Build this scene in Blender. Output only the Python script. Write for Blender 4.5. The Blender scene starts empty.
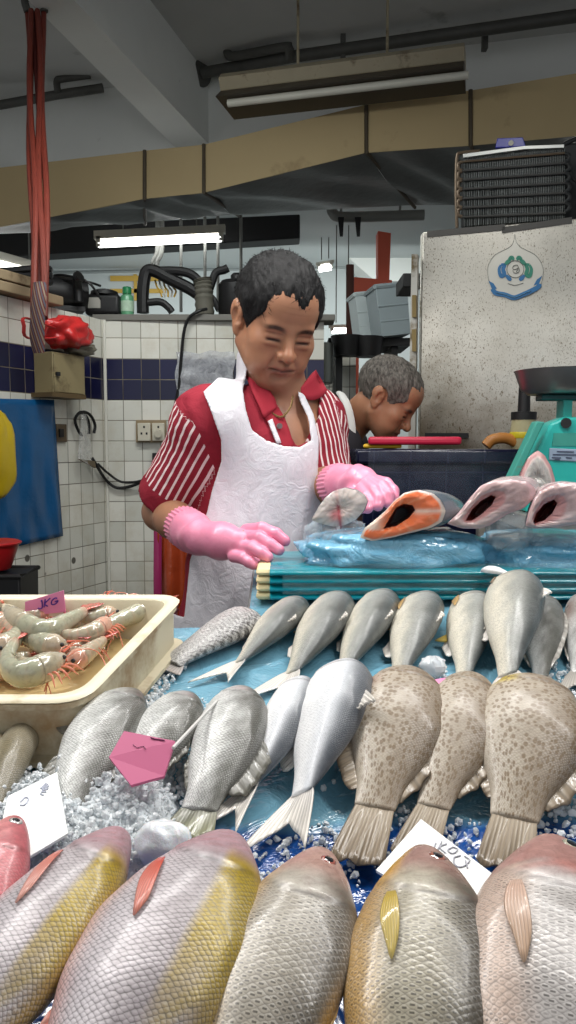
import bpy, math, random
import numpy as np
from mathutils import Vector, Matrix, noise as mnoise

C = bpy.context.scene.collection
SC = bpy.context.scene
PI = math.pi
# ------------------------------------------------------------------ camera
CAM_Z = 1.35; PITCH = math.radians(5.0); FPX = 780.0
cd = bpy.data.cameras.new('camera'); cam = bpy.data.objects.new('camera', cd); C.objects.link(cam)
cam.location = (0, 0, CAM_Z); cam.rotation_euler = (PI/2 - PITCH, 0, 0)
cd.sensor_fit = 'VERTICAL'; cd.sensor_height = 36.0; cd.sensor_width = 36.0; cd.lens = FPX/1024*36.0
cd.clip_start = 0.02; cd.clip_end = 60
SC.camera = cam
# ------------------------------------------------------------------ world, lamps, exposure
SC.view_settings.view_transform = 'Standard'; SC.view_settings.look = 'None'
SC.view_settings.exposure = 0.0; SC.view_settings.gamma = 1.0; SC.view_settings.use_curve_mapping = False
w = bpy.data.worlds.new('world'); SC.world = w; w.use_nodes = True
w.node_tree.nodes['Background'].inputs[0].default_value = (0.95, 0.97, 1.0, 1)
w.node_tree.nodes['Background'].inputs[1].default_value = 0.28
def area(name, loc, size, power, col=(1, 1, 1), target=None, spread=None):
    l = bpy.data.lights.new(name, 'AREA'); l.shape = 'RECTANGLE'; l.size, l.size_y = size
    l.energy = power; l.color = col
    if spread: l.spread = spread
    o = bpy.data.objects.new(name, l); C.objects.link(o); o.location = loc
    d = Vector(target if target else (loc[0], loc[1], loc[2]-1)) - Vector(loc)
    o.rotation_euler = d.to_track_quat('-Z', 'Y').to_euler()
    return o
# tube lamps over the display (above the frame), daylight from the street side, hall lamps behind
area('stall_lamp', (-0.55, 1.05, 2.16), (1.2, 0.10), 15.5, (1.0, 0.98, 0.95), (-0.35, 0.85, 1.0))
area('stall_lamp', (0.60, 1.00, 2.16), (1.2, 0.10), 13.5, (1.0, 0.98, 0.95), (0.45, 0.85, 1.0))
area('street_daylight', (0.3, -1.9, 2.2), (4.0, 1.6), 15, (0.90, 0.95, 1.0), (0.0, 1.3, 1.1))
area('stall_lamp', (0.3, 1.75, 2.75), (1.2, 0.12), 9, (1.0, 0.99, 0.96), (0.1, 1.9, 1.0))
area('hall_lamp', (-1.0, 7.2, 2.75), (2.2, 0.3), 24, (0.93, 1.0, 0.98), (-0.9, 8.2, 1.9))
area('hall_lamp', (0.9, 7.2, 2.75), (1.6, 0.3), 18, (0.93, 1.0, 0.98), (0.9, 8.2, 1.9))
area('hall_lamp', (-0.5, 2.7, 2.72), (1.2, 0.12), 15, (0.97, 1.0, 0.97), (-0.6, 3.6, 1.2))

# ------------------------------------------------------------------ pixel -> world helpers
_f = Vector((0, math.cos(PITCH), -math.sin(PITCH))); _u = Vector((0, math.sin(PITCH), math.cos(PITCH)))
CAMP = Vector((0, 0, CAM_Z))
def ray(px, py): return Vector((1, 0, 0))*((px-288)/FPX) + _f + _u*((512-py)/FPX)
def PY(px, py, Y):
    d = ray(px, py); return CAMP + d*(Y/d.y)
def PZ(px, py, z):
    d = ray(px, py); return CAMP + d*((z-CAM_Z)/d.z)
TS = 0.1467
def tz(Y): return CAM_Z - 0.36 + TS*(Y-0.45)
TN = Vector((0, -TS, 1)).normalized()
def PT(px, py, dz=0.0):           # point dz above the sloping display top
    d = ray(px, py)               # CAM_Z + t*d.z = tz(t*d.y)+dz
    t = (-0.36 - TS*0.45 + dz)/(d.z - TS*d.y)
    return CAMP + d*t

# ------------------------------------------------------------------ mesh building
ORG = {}
class MB:
    def __init__(s): s.v = []; s.f = []; s.uv = None
    def add(s, vs, fs):
        n = len(s.v); s.v += [Vector(v) for v in vs]; s.f += [tuple(i+n for i in f) for f in fs]; return s
    def box(s, c, size, M=None):
        x, y, z = (a/2 for a in size); c = Vector(c)
        vs = [Vector(p) for p in ((-x,-y,-z),(x,-y,-z),(x,y,-z),(-x,y,-z),(-x,-y,z),(x,-y,z),(x,y,z),(-x,y,z))]
        vs = [(M @ v if M else v) + c for v in vs]
        return s.add(vs, [(3,2,1,0),(4,5,6,7),(0,1,5,4),(1,2,6,5),(2,3,7,6),(3,0,4,7)])
    def hexa(s, p8):              # bottom loop then top loop, ccw from above
        return s.add(p8, [(3,2,1,0),(4,5,6,7),(0,1,5,4),(1,2,6,5),(2,3,7,6),(3,0,4,7)])
    def tube(s, pts, r, n=10, caps=True, flat=1.0):
        pts = [Vector(p) for p in pts]; m = len(pts)
        rs = r if hasattr(r, '__len__') else [r]*m
        up = Vector((0, 0, 1)); prev = None; vs = []
        for i, p in enumerate(pts):
            t = (pts[min(i+1, m-1)] - pts[max(i-1, 0)]).normalized()
            if prev is None:
                a = t.cross(up)
                if a.length < 1e-3: a = t.cross(Vector((0, 1, 0)))
            else: a = prev - t*prev.dot(t)
            a.normalize(); b = a.cross(t); prev = a
            for k in range(n):
                g = 2*PI*k/n; vs.append(p + (a*math.cos(g) + b*math.sin(g)*flat)*rs[i])
        fs = []
        for i in range(m-1):
            for k in range(n):
                k2 = (k+1) % n
                fs.append((i*n+k, i*n+k2, (i+1)*n+k2, (i+1)*n+k))
        if caps: fs += [tuple(range(n-1, -1, -1)), tuple((m-1)*n+k for k in range(n))]
        return s.add(vs, fs)
    def lathe(s, c, prof, n=32, M=None):     # prof: (r, z)
        vs = []; c = Vector(c); m = len(prof)
        for r, z in prof:
            for k in range(n):
                v = Vector((r*math.cos(2*PI*k/n), r*math.sin(2*PI*k/n), z)); vs.append((M @ v if M else v)+c)
        fs = [(i*n+k, i*n+(k+1) % n, (i+1)*n+(k+1) % n, (i+1)*n+k) for i in range(m-1) for k in range(n)]
        fs += [tuple(range(n-1, -1, -1)), tuple((m-1)*n+k for k in range(n))]
        return s.add(vs, fs)
    def prism(s, poly, d):        # poly: 3-D loop, extruded by vector d
        poly = [Vector(p) for p in poly]; n = len(poly); d = Vector(d)
        vs = poly + [p+d for p in poly]
        return s.add(vs, [tuple(range(n-1, -1, -1)), tuple(range(n, 2*n))] + [(i, (i+1) % n, n+(i+1) % n, n+i) for i in range(n)])
    def grid(s, rows):            # rows of points (equal length)
        n = len(rows[0]); vs = [p for r in rows for p in r]
        return s.add(vs, [(i*n+j, i*n+j+1, (i+1)*n+j+1, (i+1)*n+j) for i in range(len(rows)-1) for j in range(n-1)])
def spline(pts, n=24):            # Catmull-Rom through 3-D points
    P = [Vector(p) for p in pts]; P = [P[0]*2-P[1]] + P + [P[-1]*2-P[-2]]
    out = []; m = len(P)-3
    for k in range(n+1):
        t = k/n*m; i = min(int(t), m-1); t -= i; a, b, c, d = P[i:i+4]
        out.append(0.5*((2*b)+(c-a)*t+(2*a-5*b+4*c-d)*t*t+(3*b-a-3*c+d)*t**3))
    return out
def build(name, mb, m, parent=None, smooth=35, bevel=0, loc=None, solid=0, sub=0, seg=2, recalc=True):
    me = bpy.data.meshes.new(name)
    o0 = Vector(loc) if loc is not None else Vector((0, 0, 0))
    if parent is not None and loc is None: o0 = Vector(ORG[parent.name])
    me.from_pydata([tuple(v-o0) for v in mb.v], [], mb.f); me.validate(); me.update()
    if recalc:
        import bmesh
        bm = bmesh.new(); bm.from_mesh(me); bmesh.ops.recalc_face_normals(bm, faces=bm.faces); bm.to_mesh(me); bm.free()
    if smooth:
        me.polygons.foreach_set('use_smooth', [True]*len(me.polygons))
        if smooth < 180: me.set_sharp_from_angle(angle=math.radians(smooth))
    o = bpy.data.objects.new(name, me); C.objects.link(o)
    if m: me.materials.append(m)
    if parent is None: o.location = o0; ORG[o.name] = tuple(o0)
    else:
        o.parent = parent; ORG[o.name] = tuple(o0)
    if bevel:
        b = o.modifiers.new('b', 'BEVEL'); b.width = bevel; b.segments = seg; b.limit_method = 'ANGLE'; b.angle_limit = math.radians(40)
    if solid:
        b = o.modifiers.new('s', 'SOLIDIFY'); b.thickness = solid; b.offset = 0
    if sub:
        b = o.modifiers.new('u', 'SUBSURF'); b.levels = sub; b.render_levels = sub
    return o
def tag(o, label, cat, group=None, kind=None):
    if label: o['label'] = label
    if cat: o['category'] = cat
    if group: o['group'] = group
    if kind: o['kind'] = kind
    return o
def empty(name, loc, label, cat, group=None):
    o = bpy.data.objects.new(name, None); C.objects.link(o); o.location = loc; ORG[o.name] = tuple(loc)
    o.empty_display_size = 0.05
    return tag(o, label, cat, group)
def struct(name, mb, m, **k):
    o = build(name, mb, m, **k); o['kind'] = 'structure'; return o
def rotz(a): return Matrix.Rotation(a, 3, 'Z')

# ------------------------------------------------------------------ materials
class NT:
    def __init__(s, name):
        s.m = bpy.data.materials.new(name); s.m.use_nodes = True; s.t = s.m.node_tree; s.n = s.t.nodes
        s.b = s.n['Principled BSDF']; s.out = s.n['Material Output']
    def node(s, typ, **k):
        x = s.n.new(typ)
        for a, v in k.items():
            if a.startswith('i_'): x.inputs[a[2:].replace('_', ' ')].default_value = v
            else: setattr(x, a, v)
        return x
    def link(s, a, b): s.t.links.new(a, b)
    def mix(s, a, b, fac, mode='MIX'):
        x = s.n.new('ShaderNodeMix'); x.data_type = 'RGBA'; x.blend_type = mode
        for sock, v in ((x.inputs[0], fac), (x.inputs[6], a), (x.inputs[7], b)):
            if hasattr(v, 'is_linked'): s.link(v, sock)
            elif hasattr(v, '__len__'): sock.default_value = (*v[:3], 1)
            else: sock.default_value = v
        return x.outputs[2]
    def math(s, op, a, b=None, c=None, clamp=False):
        x = s.n.new('ShaderNodeMath'); x.operation = op; x.use_clamp = clamp
        for i, v in enumerate((a, b, c)):
            if v is None: continue
            if hasattr(v, 'is_linked'): s.link(v, x.inputs[i])
            else: x.inputs[i].default_value = v
        return x.outputs[0]
    def coord(s, kind='Object'): return s.n.new('ShaderNodeTexCoord').outputs[kind]
    def noise(s, scale, detail=4, rough=.55, vec=None, dist=0):
        x = s.n.new('ShaderNodeTexNoise'); x.inputs['Scale'].default_value = scale; x.inputs['Detail'].default_value = detail
        x.inputs['Roughness'].default_value = rough; x.inputs['Distortion'].default_value = dist
        s.link(vec if vec is not None else s.coord(), x.inputs['Vector']); return x.outputs[0]
    def voro(s, scale, feature='F1', rnd=1.0, vec=None, out=0):
        x = s.n.new('ShaderNodeTexVoronoi'); x.feature = feature; x.inputs['Scale'].default_value = scale; x.inputs['Randomness'].default_value = rnd
        s.link(vec if vec is not None else s.coord(), x.inputs['Vector']); return x.outputs[out]
    def ramp(s, v, stops, interp='LINEAR'):
        x = s.n.new('ShaderNodeValToRGB'); x.color_ramp.interpolation = interp; e = x.color_ramp.elements
        while len(e) < len(stops): e.new(0.5)
        for q, (p, c) in zip(e, stops):
            q.position = p; q.color = (*c[:3], 1) if hasattr(c, '__len__') else (c, c, c, 1)
        s.link(v, x.inputs[0]); return x.outputs[0]
    def bump(s, h, strength=.3, dist=.002, prev=None):
        x = s.n.new('ShaderNodeBump'); x.inputs['Strength'].default_value = strength; x.inputs['Distance'].default_value = dist
        s.link(h, x.inputs['Height'])
        if prev is not None: s.link(prev, x.inputs['Normal'])
        return x.outputs[0]
    def map(s, vec, scale=(1, 1, 1), rot=(0, 0, 0), loc=(0, 0, 0)):
        x = s.n.new('ShaderNodeMapping'); x.inputs['Scale'].default_value = scale; x.inputs['Rotation'].default_value = rot; x.inputs['Location'].default_value = loc
        s.link(vec, x.inputs['Vector']); return x.outputs[0]
    def set(s, **k):
        for a, v in k.items():
            sock = s.b.inputs[a.replace('_', ' ')]
            if hasattr(v, 'is_linked'): s.link(v, sock)
            elif hasattr(v, '__len__') and len(v) == 3 and sock.type == 'RGBA': sock.default_value = (*v, 1)
            else: sock.default_value = v
        return s.m
def lin(r, g, b):                 # 0-255 sRGB -> linear
    f = lambda c: (c/12.92 if c <= .04045 else ((c+.055)/1.055)**2.4)
    return (f(r/255), f(g/255), f(b/255))
def mat(name, col, rough=.5, metal=0.0, var=.12, vs=9.0, bump=0.0, bs=60.0, dirt=None, ds=5.0, dth=.55, coat=0.0, spec=.5, sss=0.0, bd=.002):
    n = NT(name)
    c = n.mix(tuple(x*(1-var) for x in col), tuple(min(1, x*(1+var)) for x in col), n.noise(vs))
    if dirt: c = n.mix(c, dirt, n.ramp(n.noise(ds, 6, .65), [(dth, 0.0), (dth+.14, 1.0)]))
    n.set(Base_Color=c, Roughness=rough, Metallic=metal, Coat_Weight=coat, Coat_Roughness=.12)
    n.b.inputs['Specular IOR Level'].default_value = spec
    if sss:
        n.b.inputs['Subsurface Weight'].default_value = sss; n.b.inputs['Subsurface Radius'].default_value = (.012, .005, .003); n.b.inputs['Subsurface Scale'].default_value = 1.0
    if bump: n.set(Normal=n.bump(n.noise(bs, 5), bump, bd))
    return n.m
def emit(name, col, strength):
    n = NT(name); n.set(Base_Color=col, Emission_Color=col, Emission_Strength=strength); return n.m
def film(name, col, opacity=.35, rough=.12, bump=.6, bs=22, tint=None):   # thin wrinkled plastic sheeting
    n = NT(name)
    w1 = n.noise(bs, 5, .6, dist=1.2)
    nb = n.bump(w1, bump, .006)
    n.set(Base_Color=col, Roughness=rough, Normal=nb); n.b.inputs['Specular IOR Level'].default_value = .7
    tr = n.node('ShaderNodeBsdfTransparent'); tr.inputs[0].default_value = (*(tint or (1, 1, 1)), 1)
    ms = n.node('ShaderNodeMixShader'); f = n.ramp(w1, [(.3, opacity*.6), (.7, min(1, opacity*1.4))])
    n.link(f, ms.inputs[0]); n.link(tr.outputs[0], ms.inputs[1]); n.link(n.b.outputs[0], ms.inputs[2]); n.link(ms.outputs[0], n.out.inputs[0])
    return n.m
def attrmat(name, rough=.5, coat=0, bump=0, bs=60, sss=0, var=.08, vs=30, spec=.5, bd=.002):  # colours stored on the mesh
    n = NT(name); a = n.node('ShaderNodeVertexColor', layer_name='Col').outputs[0]
    c = n.mix(a, (0, 0, 0), n.math('MULTIPLY', n.noise(vs), var))
    n.set(Base_Color=c, Roughness=rough, Coat_Weight=coat, Coat_Roughness=.15); n.b.inputs['Specular IOR Level'].default_value = spec
    if sss:
        n.b.inputs['Subsurface Weight'].default_value = sss; n.b.inputs['Subsurface Radius'].default_value = (.012, .005, .003); n.b.inputs['Subsurface Scale'].default_value = 1.0
    if bump: n.set(Normal=n.bump(n.noise(bs, 5), bump, bd))
    return n.m
def setcol(o, cols, name='Col'):
    a = o.data.color_attributes.new(name, 'FLOAT_COLOR', 'POINT')
    c = np.ones((len(o.data.vertices), 4), np.float32); c[:, :3] = cols; a.data.foreach_set('color', c.ravel())
# ================================================================== SETTING
M_conc = mat('concrete', lin(190, 191, 188), .85, var=.1, vs=3, bump=.15, bs=18, dirt=lin(120, 120, 116), ds=1.6, dth=.62)
M_beam = mat('beam_paint', lin(222, 224, 220), .8, var=.08, vs=2.5, bump=.1, bs=20, dirt=lin(130, 128, 122), ds=2.2, dth=.66)
M_wallp = mat('wall_paint', lin(196, 202, 202), .8, var=.05, vs=2, bump=.08, bs=20, dirt=lin(160, 160, 155), ds=1.8, dth=.68)
M_floor = mat('floor_cement', lin(96, 94, 90), .45, var=.2, vs=4, bump=.2, bs=30)
M_black = mat('black_paint', lin(22, 23, 25), .6, var=.2)

def tilemat(name, tw, th, zo, band=True, uoff=0.0):   # object coords: x along wall, z up
    n = NT(name); sep = n.node('ShaderNodeSeparateXYZ'); n.link(n.coord(), sep.inputs[0])
    u = n.math('DIVIDE', n.math('ADD', sep.outputs[0], uoff), tw); v = n.math('DIVIDE', n.math('SUBTRACT', sep.outputs[2], zo), th)
    fu = n.math('ABSOLUTE', n.math('SUBTRACT', n.math('FRACT', u), .5)); fv = n.math('ABSOLUTE', n.math('SUBTRACT', n.math('FRACT', v), .5))
    g = n.math('MAXIMUM', fu, fv)
    gr = n.ramp(g, [(.475, 0.0), (.492, 1.0)])
    cell = n.node('ShaderNodeCombineXYZ'); n.link(n.math('FLOOR', u), cell.inputs[0]); n.link(n.math('FLOOR', v), cell.inputs[2])
    wn = n.node('ShaderNodeTexWhiteNoise'); n.link(cell.outputs[0], wn.inputs[0])
    white = n.mix(lin(206, 206, 196), lin(232, 230, 220), wn.outputs[0])
    stain = n.ramp(n.noise(3.5, 6, .7), [(.5, 0.0), (.75, .55)])
    white = n.mix(white, lin(176, 160, 128), stain)
    low = n.math('MULTIPLY', n.ramp(sep.outputs[2], [(.35, 1.0), (.75, 0.0)]), n.ramp(n.noise(5, 6, .7), [(.4, 0.0), (.6, .8)]))
    white = n.mix(white, lin(122, 104, 76), low)
    col = white
    if band:
        inb = n.math('MULTIPLY', n.math('GREATER_THAN', v, 0.0), n.math('LESS_THAN', v, 2.0))
        blue = n.mix(lin(12, 14, 46), lin(20, 22, 66), wn.outputs[0])
        col = n.mix(white, blue, inb)
    groutc = n.mix(lin(150, 140, 120), lin(70, 62, 50), n.ramp(n.noise(2.2, 4), [(.4, 0.0), (.6, 1.0)]))
    chips = n.math('MULTIPLY', n.ramp(n.voro(7.5), [(.10, 1.0), (.13, 0.0)]), n.math('LESS_THAN', sep.outputs[2], .95))
    col = n.mix(col, groutc, gr); col = n.mix(col, lin(92, 88, 80), chips)
    n.set(Base_Color=col, Roughness=n.ramp(gr, [(0, .3), (1, .8)]), Normal=n.bump(n.math('SUBTRACT', 1.0, gr), .5, .002))
    return n.m

CZ = 3.85
wa = PZ(217, 75, CZ); wb = PZ(576, 32, CZ)            # upper wall / ceiling line
wd = (wb-wa); wd.z = 0; wd.normalize(); wn_ = Vector((-wd.y, wd.x, 0))   # points away from camera
def WL(s, back, z): return Vector((wa.x, wa.y, 0)) + wd*s + wn_*back + Vector((0, 0, z))
struct('floor', MB().box((0.5, 3.2, -.05), (9, 13, .1)), M_floor)
struct('ceiling', MB().box((0.5, 2.2, CZ+.06), (11, 9, .12)), M_conc)
b = MB(); b.hexa([WL(-5, 0, 3.12), WL(4, 0, 3.12), WL(4, .3, 3.12), WL(-5, .3, 3.12), WL(-5, 0, CZ), WL(4, 0, CZ), WL(4, .3, CZ), WL(-5, .3, CZ)])
struct('wall_upper', b, M_beam)
# deep ceiling beam
zb = 3.40
p1_, p2_ = PZ(28, 0, zb), PZ(176, 148, zb); q1_, q2_ = PZ(74, 0, zb), PZ(212, 148, zb)
d1 = (p2_-p1_)*1.9; d2 = (q2_-q1_)*1.9
b = MB(); loop = [p1_-d1*.5, q1_-d2*.5, q2_+(q2_-q1_)*.02, p2_+(p2_-p1_)*.02]
b.hexa(loop + [p+Vector((0, 0, CZ-zb)) for p in loop]); struct('beam', b, M_beam)
# far hall
struct('wall_far', MB().box((0, 8.8, 1.6), (11, .2, 3.3)), M_wallp)
struct('ceiling_hall', MB().box((0, 7.55, 3.3), (11, 3.3, .1)), M_wallp)
b = MB(); A_, B_ = PY(318, 228, 8.0), PY(356, 262, 8.0)
b.prism([PY(300, 215, 8.2), PY(420, 215, 8.2), PY(420, 281, 8.2), PY(375, 281, 8.2)], (0, .4, 0)); struct('trim_1', b, M_beam)
b = MB().tube([PY(-200, 276, 8.6), PY(60, 273, 8.6), PY(300, 268, 8.6), PY(420, 262, 8.6)], .012); struct('trim_2', b, mat('conduit', lin(140, 146, 146), .5))
M_yel = mat('yellow_tape', lin(196, 158, 66), .5)
b = MB()
for (x0, y0, x1, y1) in ((111, 276, 165, 281), (111, 289, 165, 293), (134, 275, 137, 300)):
    b.box((PY(x0, y0, 8.68)+PY(x1, y1, 8.68))/2, (abs(x1-x0)*8.7/FPX, .02, abs(y1-y0)*8.7/FPX))
tag(build('tape_cross', b, M_yel), 'bars of yellow tape stuck on the pale far wall above the green bottle', 'tape')
# tiled stall walls
TH = .1015; TW = .089
kc = PY(103, 320, 3.8); kc.z = 0
kl = PY(0, 297, 3.17); kl.z = 0
ZT = PY(103, 320, 3.8).z; ZBAND = PY(103, 400, 3.8).z
def wall(name, P, Q, z1, th, away, m):       # mesh local x along wall
    d = (Q-P); L = d.length; a = math.atan2(d.y, d.x)
    mb = MB().box((L/2, away*th/2, z1/2), (L, th, z1)); o = struct(name, mb, m); o.location = (P.x, P.y, 0); o.rotation_euler = (0, 0, a); return o
kr = PY(324, 320, 3.85); kr.z = 0
wall('wall_back', kc, kr, ZT, .12, 1, tilemat('white_tile_back', TW, TH*.97, ZBAND))
lp = kc + (kl-kc)*2.2
wall('wall_left', lp, kc, ZT, .12, 1, tilemat('white_tile_left', TW, TH*.97, ZBAND, uoff=.03))
b = MB(); ldir = (kc-lp).normalized(); ln = Vector((-ldir.y, ldir.x, 0))
b.box((kc+kr)/2+Vector((0, .05, ZT+.012)), ((kr-kc).length+.1, .16, .03)); struct('trim_3', b, mat('ledge_cement', lin(122, 120, 114), .8, bump=.2), bevel=.004)
b = MB().tube([kc+Vector((.006, -.006, .0)), kc+Vector((.006, -.006, ZT))], .008, 8); struct('trim_4', b, mat('corner_grout', lin(220, 218, 208), .6))

# ------------------------------------------------------------------ air duct
M_duct = mat('duct_board', lin(176, 156, 116), .7, var=.1, vs=2.5, dirt=lin(140, 120, 84), ds=3, dth=.6, bump=.1, bs=20)
M_foil = mat('duct_foil', lin(92, 93, 91), .5, metal=.3, var=.15, vs=6, bump=.35, bs=8, bd=.02)
M_seam = mat('duct_seam', lin(70, 60, 44), .7)
ft = [PY(-420, 203, 5.21), PY(0, 168, 4.752), PY(145, 151, 4.488), PY(204, 145, 4.382), PY(366, 105, 4.180), PY(470, 91, 4.048), PY(600, 70, 3.837)]
fb = [PY(-420, 259, 5.21), PY(0, 227, 4.752), PY(145, 199, 4.488), PY(204, 193, 4.382), PY(366, 153, 4.180), PY(470, 146, 4.048), PY(600, 134, 3.837)]
bb = [PY(-420, 262, 5.72), PY(0, 232, 5.104), PY(145, 222, 5.060), PY(240, 214, 5.034), PY(415, 205, 4.928), PY(500, 205, 4.840), PY(640, 200, 4.664)]
duct = empty('air_duct', fb[3], 'long tan air duct hanging under the ceiling across the stall', 'duct')
mb = MB()
for i in range(6):
    mb.add([ft[i], ft[i+1], fb[i+1], fb[i]], [(0, 1, 2, 3)])
build('face_panel', mb, M_duct, duct, smooth=0, solid=.01, loc=None)
mb = MB()
for i in range(6):
    a = [fb[i], fb[i+1], bb[i+1], bb[i]]; mid = [(a[0]+a[1])/2, (a[2]+a[3])/2]
    rows = [[p.lerp(q, t)+Vector((0, 0, -.012+.02*math.sin(7*t+i*2+s_*5))) if 0 < t < 1 else p.lerp(q, t) for t in [k/6 for k in range(7)]] for s_, (p, q) in enumerate(zip([a[0].lerp(a[1], s/8) for s in range(9)], [a[3].lerp(a[2], s/8) for s in range(9)]))]
    mb.grid(rows)
build('underside', mb, M_foil, duct, smooth=180)
mb = MB()
for i in range(6):
    mb.add([ft[i]+Vector((0, .0, 0)), ft[i+1], Vector((bb[i+1].x, bb[i+1].y, ft[i+1].z)), Vector((bb[i].x, bb[i].y, ft[i].z))], [(0, 1, 2, 3)])
build('top_panel', mb, M_duct, duct, smooth=0)
for i in (2, 3, 4, 5):
    build('seam_strip', MB().tube([ft[i]+Vector((0, -.012, 0)), fb[i]+Vector((0, -.012, 0)), fb[i].lerp(bb[i], 1)+Vector((0, 0, -.015))], .011, 6), M_seam, duct)
# the dark strip and grey pipe under the duct
b = MB(); b.hexa([PY(-80, 262, 6.1), PY(300, 238, 5.95), PY(300, 238, 5.95)+Vector((0, .2, 0)), PY(-80, 262, 6.1)+Vector((0, .2, 0)),
                  PY(-80, 232, 6.1), PY(300, 214, 5.95), PY(300, 214, 5.95)+Vector((0, .2, 0)), PY(-80, 232, 6.1)+Vector((0, .2, 0))])
tag(build('dark_strip', b, M_black, bevel=.01), 'long black strip running under the tan duct on the left', 'cable tray')
pr = empty('drain_pipe', PY(370, 215, 5.45), 'short grey pipe with two black straps under the duct, left of the freezer', 'pipe')
M_gpipe = mat('grey_pipe', lin(128, 130, 126), .5)
build('pipe', MB().tube(spline([PY(331, 206, 5.5), PY(333, 213, 5.48), PY(342, 217, 5.45), PY(390, 216, 5.45), PY(424, 215, 5.45)], 20), .035, 14), M_gpipe, pr)
for x in (341, 358): build('strap', MB().prism([PY(x-3, 217, 5.4), PY(x+3, 217, 5.4), PY(x+2, 236, 5.4), PY(x-1, 236, 5.4)], (0, .02, 0)), M_black, pr, smooth=0)
for x in (341, 400): build('hanger', MB().tube([PY(x, 217, 5.45), PY(x, 217, 5.45)+Vector((0, 0, 3.125-PY(x, 217, 5.45).z))], .008, 6), M_gpipe, pr)
# wall pipes near the ceiling
M_pipe = mat('old_iron_pipe', lin(84, 84, 80), .6, metal=.3, var=.3, bump=.3, bs=50)
pp = empty('wall_pipe', PY(300, 62, 5.2), 'long grey iron pipe along the top of the upper wall, above the dark lamp', 'pipe')
build('main_pipe', MB().tube([PY(203, 73, 5.40), PY(290, 57, 5.12), PY(576, 16, 4.62), PY(640, 7, 4.52)], .036, 14), M_pipe, pp)
build('branch_pipe', MB().tube(spline([PY(228, 44, 5.25), PY(228, 54, 5.22), PY(236, 56, 5.2), PY(285, 47, 5.05), PY(289, 50, 5.05), PY(289, 58, 5.1)], 24), .028, 12), M_pipe, pp)
build('flange', MB().tube([PY(199, 73, 5.42), PY(203, 73, 5.40)], .085, 16), M_pipe, pp)
for x, y in ((343, 44), (485, 26)): build('bracket', MB().box(PY(x, y+3, 5.08-.0009*(x-290)), (.03, .05, .24)), M_pipe, pp)
pp = empty('wall_pipe', PY(50, 98, 5.6), 'grey iron pipe with a raised bend on the far left wall under the ceiling', 'pipe')
build('main_pipe', MB().tube([PY(-60, 114, 5.65), PY(0, 105, 5.6), PY(56, 95, 5.6), PY(103, 88, 5.6)], .03, 12), M_pipe, pp)
build('branch_pipe', MB().tube(spline([PY(58, 93, 5.57), PY(57, 82, 5.57), PY(62, 79, 5.57), PY(90, 75, 5.57)], 16), .024, 12), M_pipe, pp)
# ------------------------------------------------------------------ unlit hanging lamp, hanging rods
M_lampm = mat('aged_enamel', lin(150, 140, 116), .45, var=.2, dirt=lin(90, 74, 50), ds=9, dth=.55)
M_lampd = mat('lamp_dark', lin(58, 50, 40), .5)
M_white = mat('aged_white', lin(190, 188, 176), .5, var=.1)
lm = empty('hanging_lamp', PY(345, 85, 4.0), 'long unlit tube lamp hanging on two rods above the man in front', 'lamp')
def bar(p0, p1, prof):            # profile (depth, z) swept from p0 to p1
    d = (p1-p0); s = Vector((-d.y, d.x, 0)).normalized()
    return MB().prism([p0 + s*a + Vector((0, 0, z)) for a, z in prof], d)
L0, L1 = PY(225, 97, 4.05), PY(465, 68, 3.75)
build('housing', bar(L0, L1, [(-.07, .0), (.07, .0), (.10, .05), (.06, .085), (-.06, .085), (-.10, .05)]), M_lampm, lm, smooth=0, bevel=.004)
build('reflector', bar(L0, L1, [(-.14, -.055), (.14, -.055), (.07, -.001), (-.07, -.001)]), M_lampd, lm, smooth=0)
build('tube', MB().tube([L0.lerp(L1, .02)+Vector((0, -.10, -.075)), L0.lerp(L1, .995)+Vector((0, -.10, -.075))], .018, 12), M_white, lm)
for x, y in ((298, 80), (387, 68)): build('rod', MB().tube([PY(x, y, 3.92), PY(x, y, 3.92)*1 + Vector((0, 0, CZ-PY(x, y, 3.92).z))], .007, 8), M_lampm, lm)
M_tube = emit('lit_tube', (1.0, 1.0, .98), 9.0)
def tubelamp(p0, p1, r, label, rods=True, bw=.05, bh=.06):
    o = empty('tube_light', (p0+p1)/2, label, 'lamp', 'lit tube lights in the hall')
    build('tube', MB().tube([p0, p1], r, 12), M_tube, o)
    d = (p1-p0).normalized()
    build('batten', MB().prism([p0-d*.03+Vector((0, -bw/2, r+.004)), p0-d*.03+Vector((0, bw/2, r+.004)), p0-d*.03+Vector((0, bw/2, r+bh)), p0-d*.03+Vector((0, -bw/2, r+bh))], p1-p0+d*.06), M_white, o, smooth=0)
    for e in (p0, p1): build('end_cap', MB().box(e+Vector((0, 0, .015)), (.03, .05, .07*bh/.06)), M_white, o)
    if rods:
        for t in (.2, .8):
            q = p0.lerp(p1, t); build('rod', MB().tube([q+Vector((0, 0, r+.05)), Vector((q.x, q.y, 3.25 if q.y > 5.5 else (3.12 if q.y > 4.6 else CZ)))], .005, 6), M_gpipe, o)
    return o
tubelamp(PY(99, 244, 5.6), PY(221, 238, 5.6), .026, 'bright lit tube light hanging above the black hoses on the wall')
tubelamp(PY(-25, 259, 5.0), PY(42, 276, 5.6), .026, 'lit tube light at the left edge behind the red straps')
tubelamp(PY(319, 269, 7.4), PY(331, 267, 7.4), .03, 'small far lit tube light just right of the front man\'s hair', bw=.03, bh=.03)
tubelamp(PY(332, 331, 7.0), PY(352, 330.5, 7.0), .022, 'small far lit tube light at the foot of the rusty pole', bw=.03, bh=.03)
tubelamp(PY(568, 210, 4.2), PY(600, 209, 4.2), .03, 'lit tube light at the right edge beside the cooling coil')
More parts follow.
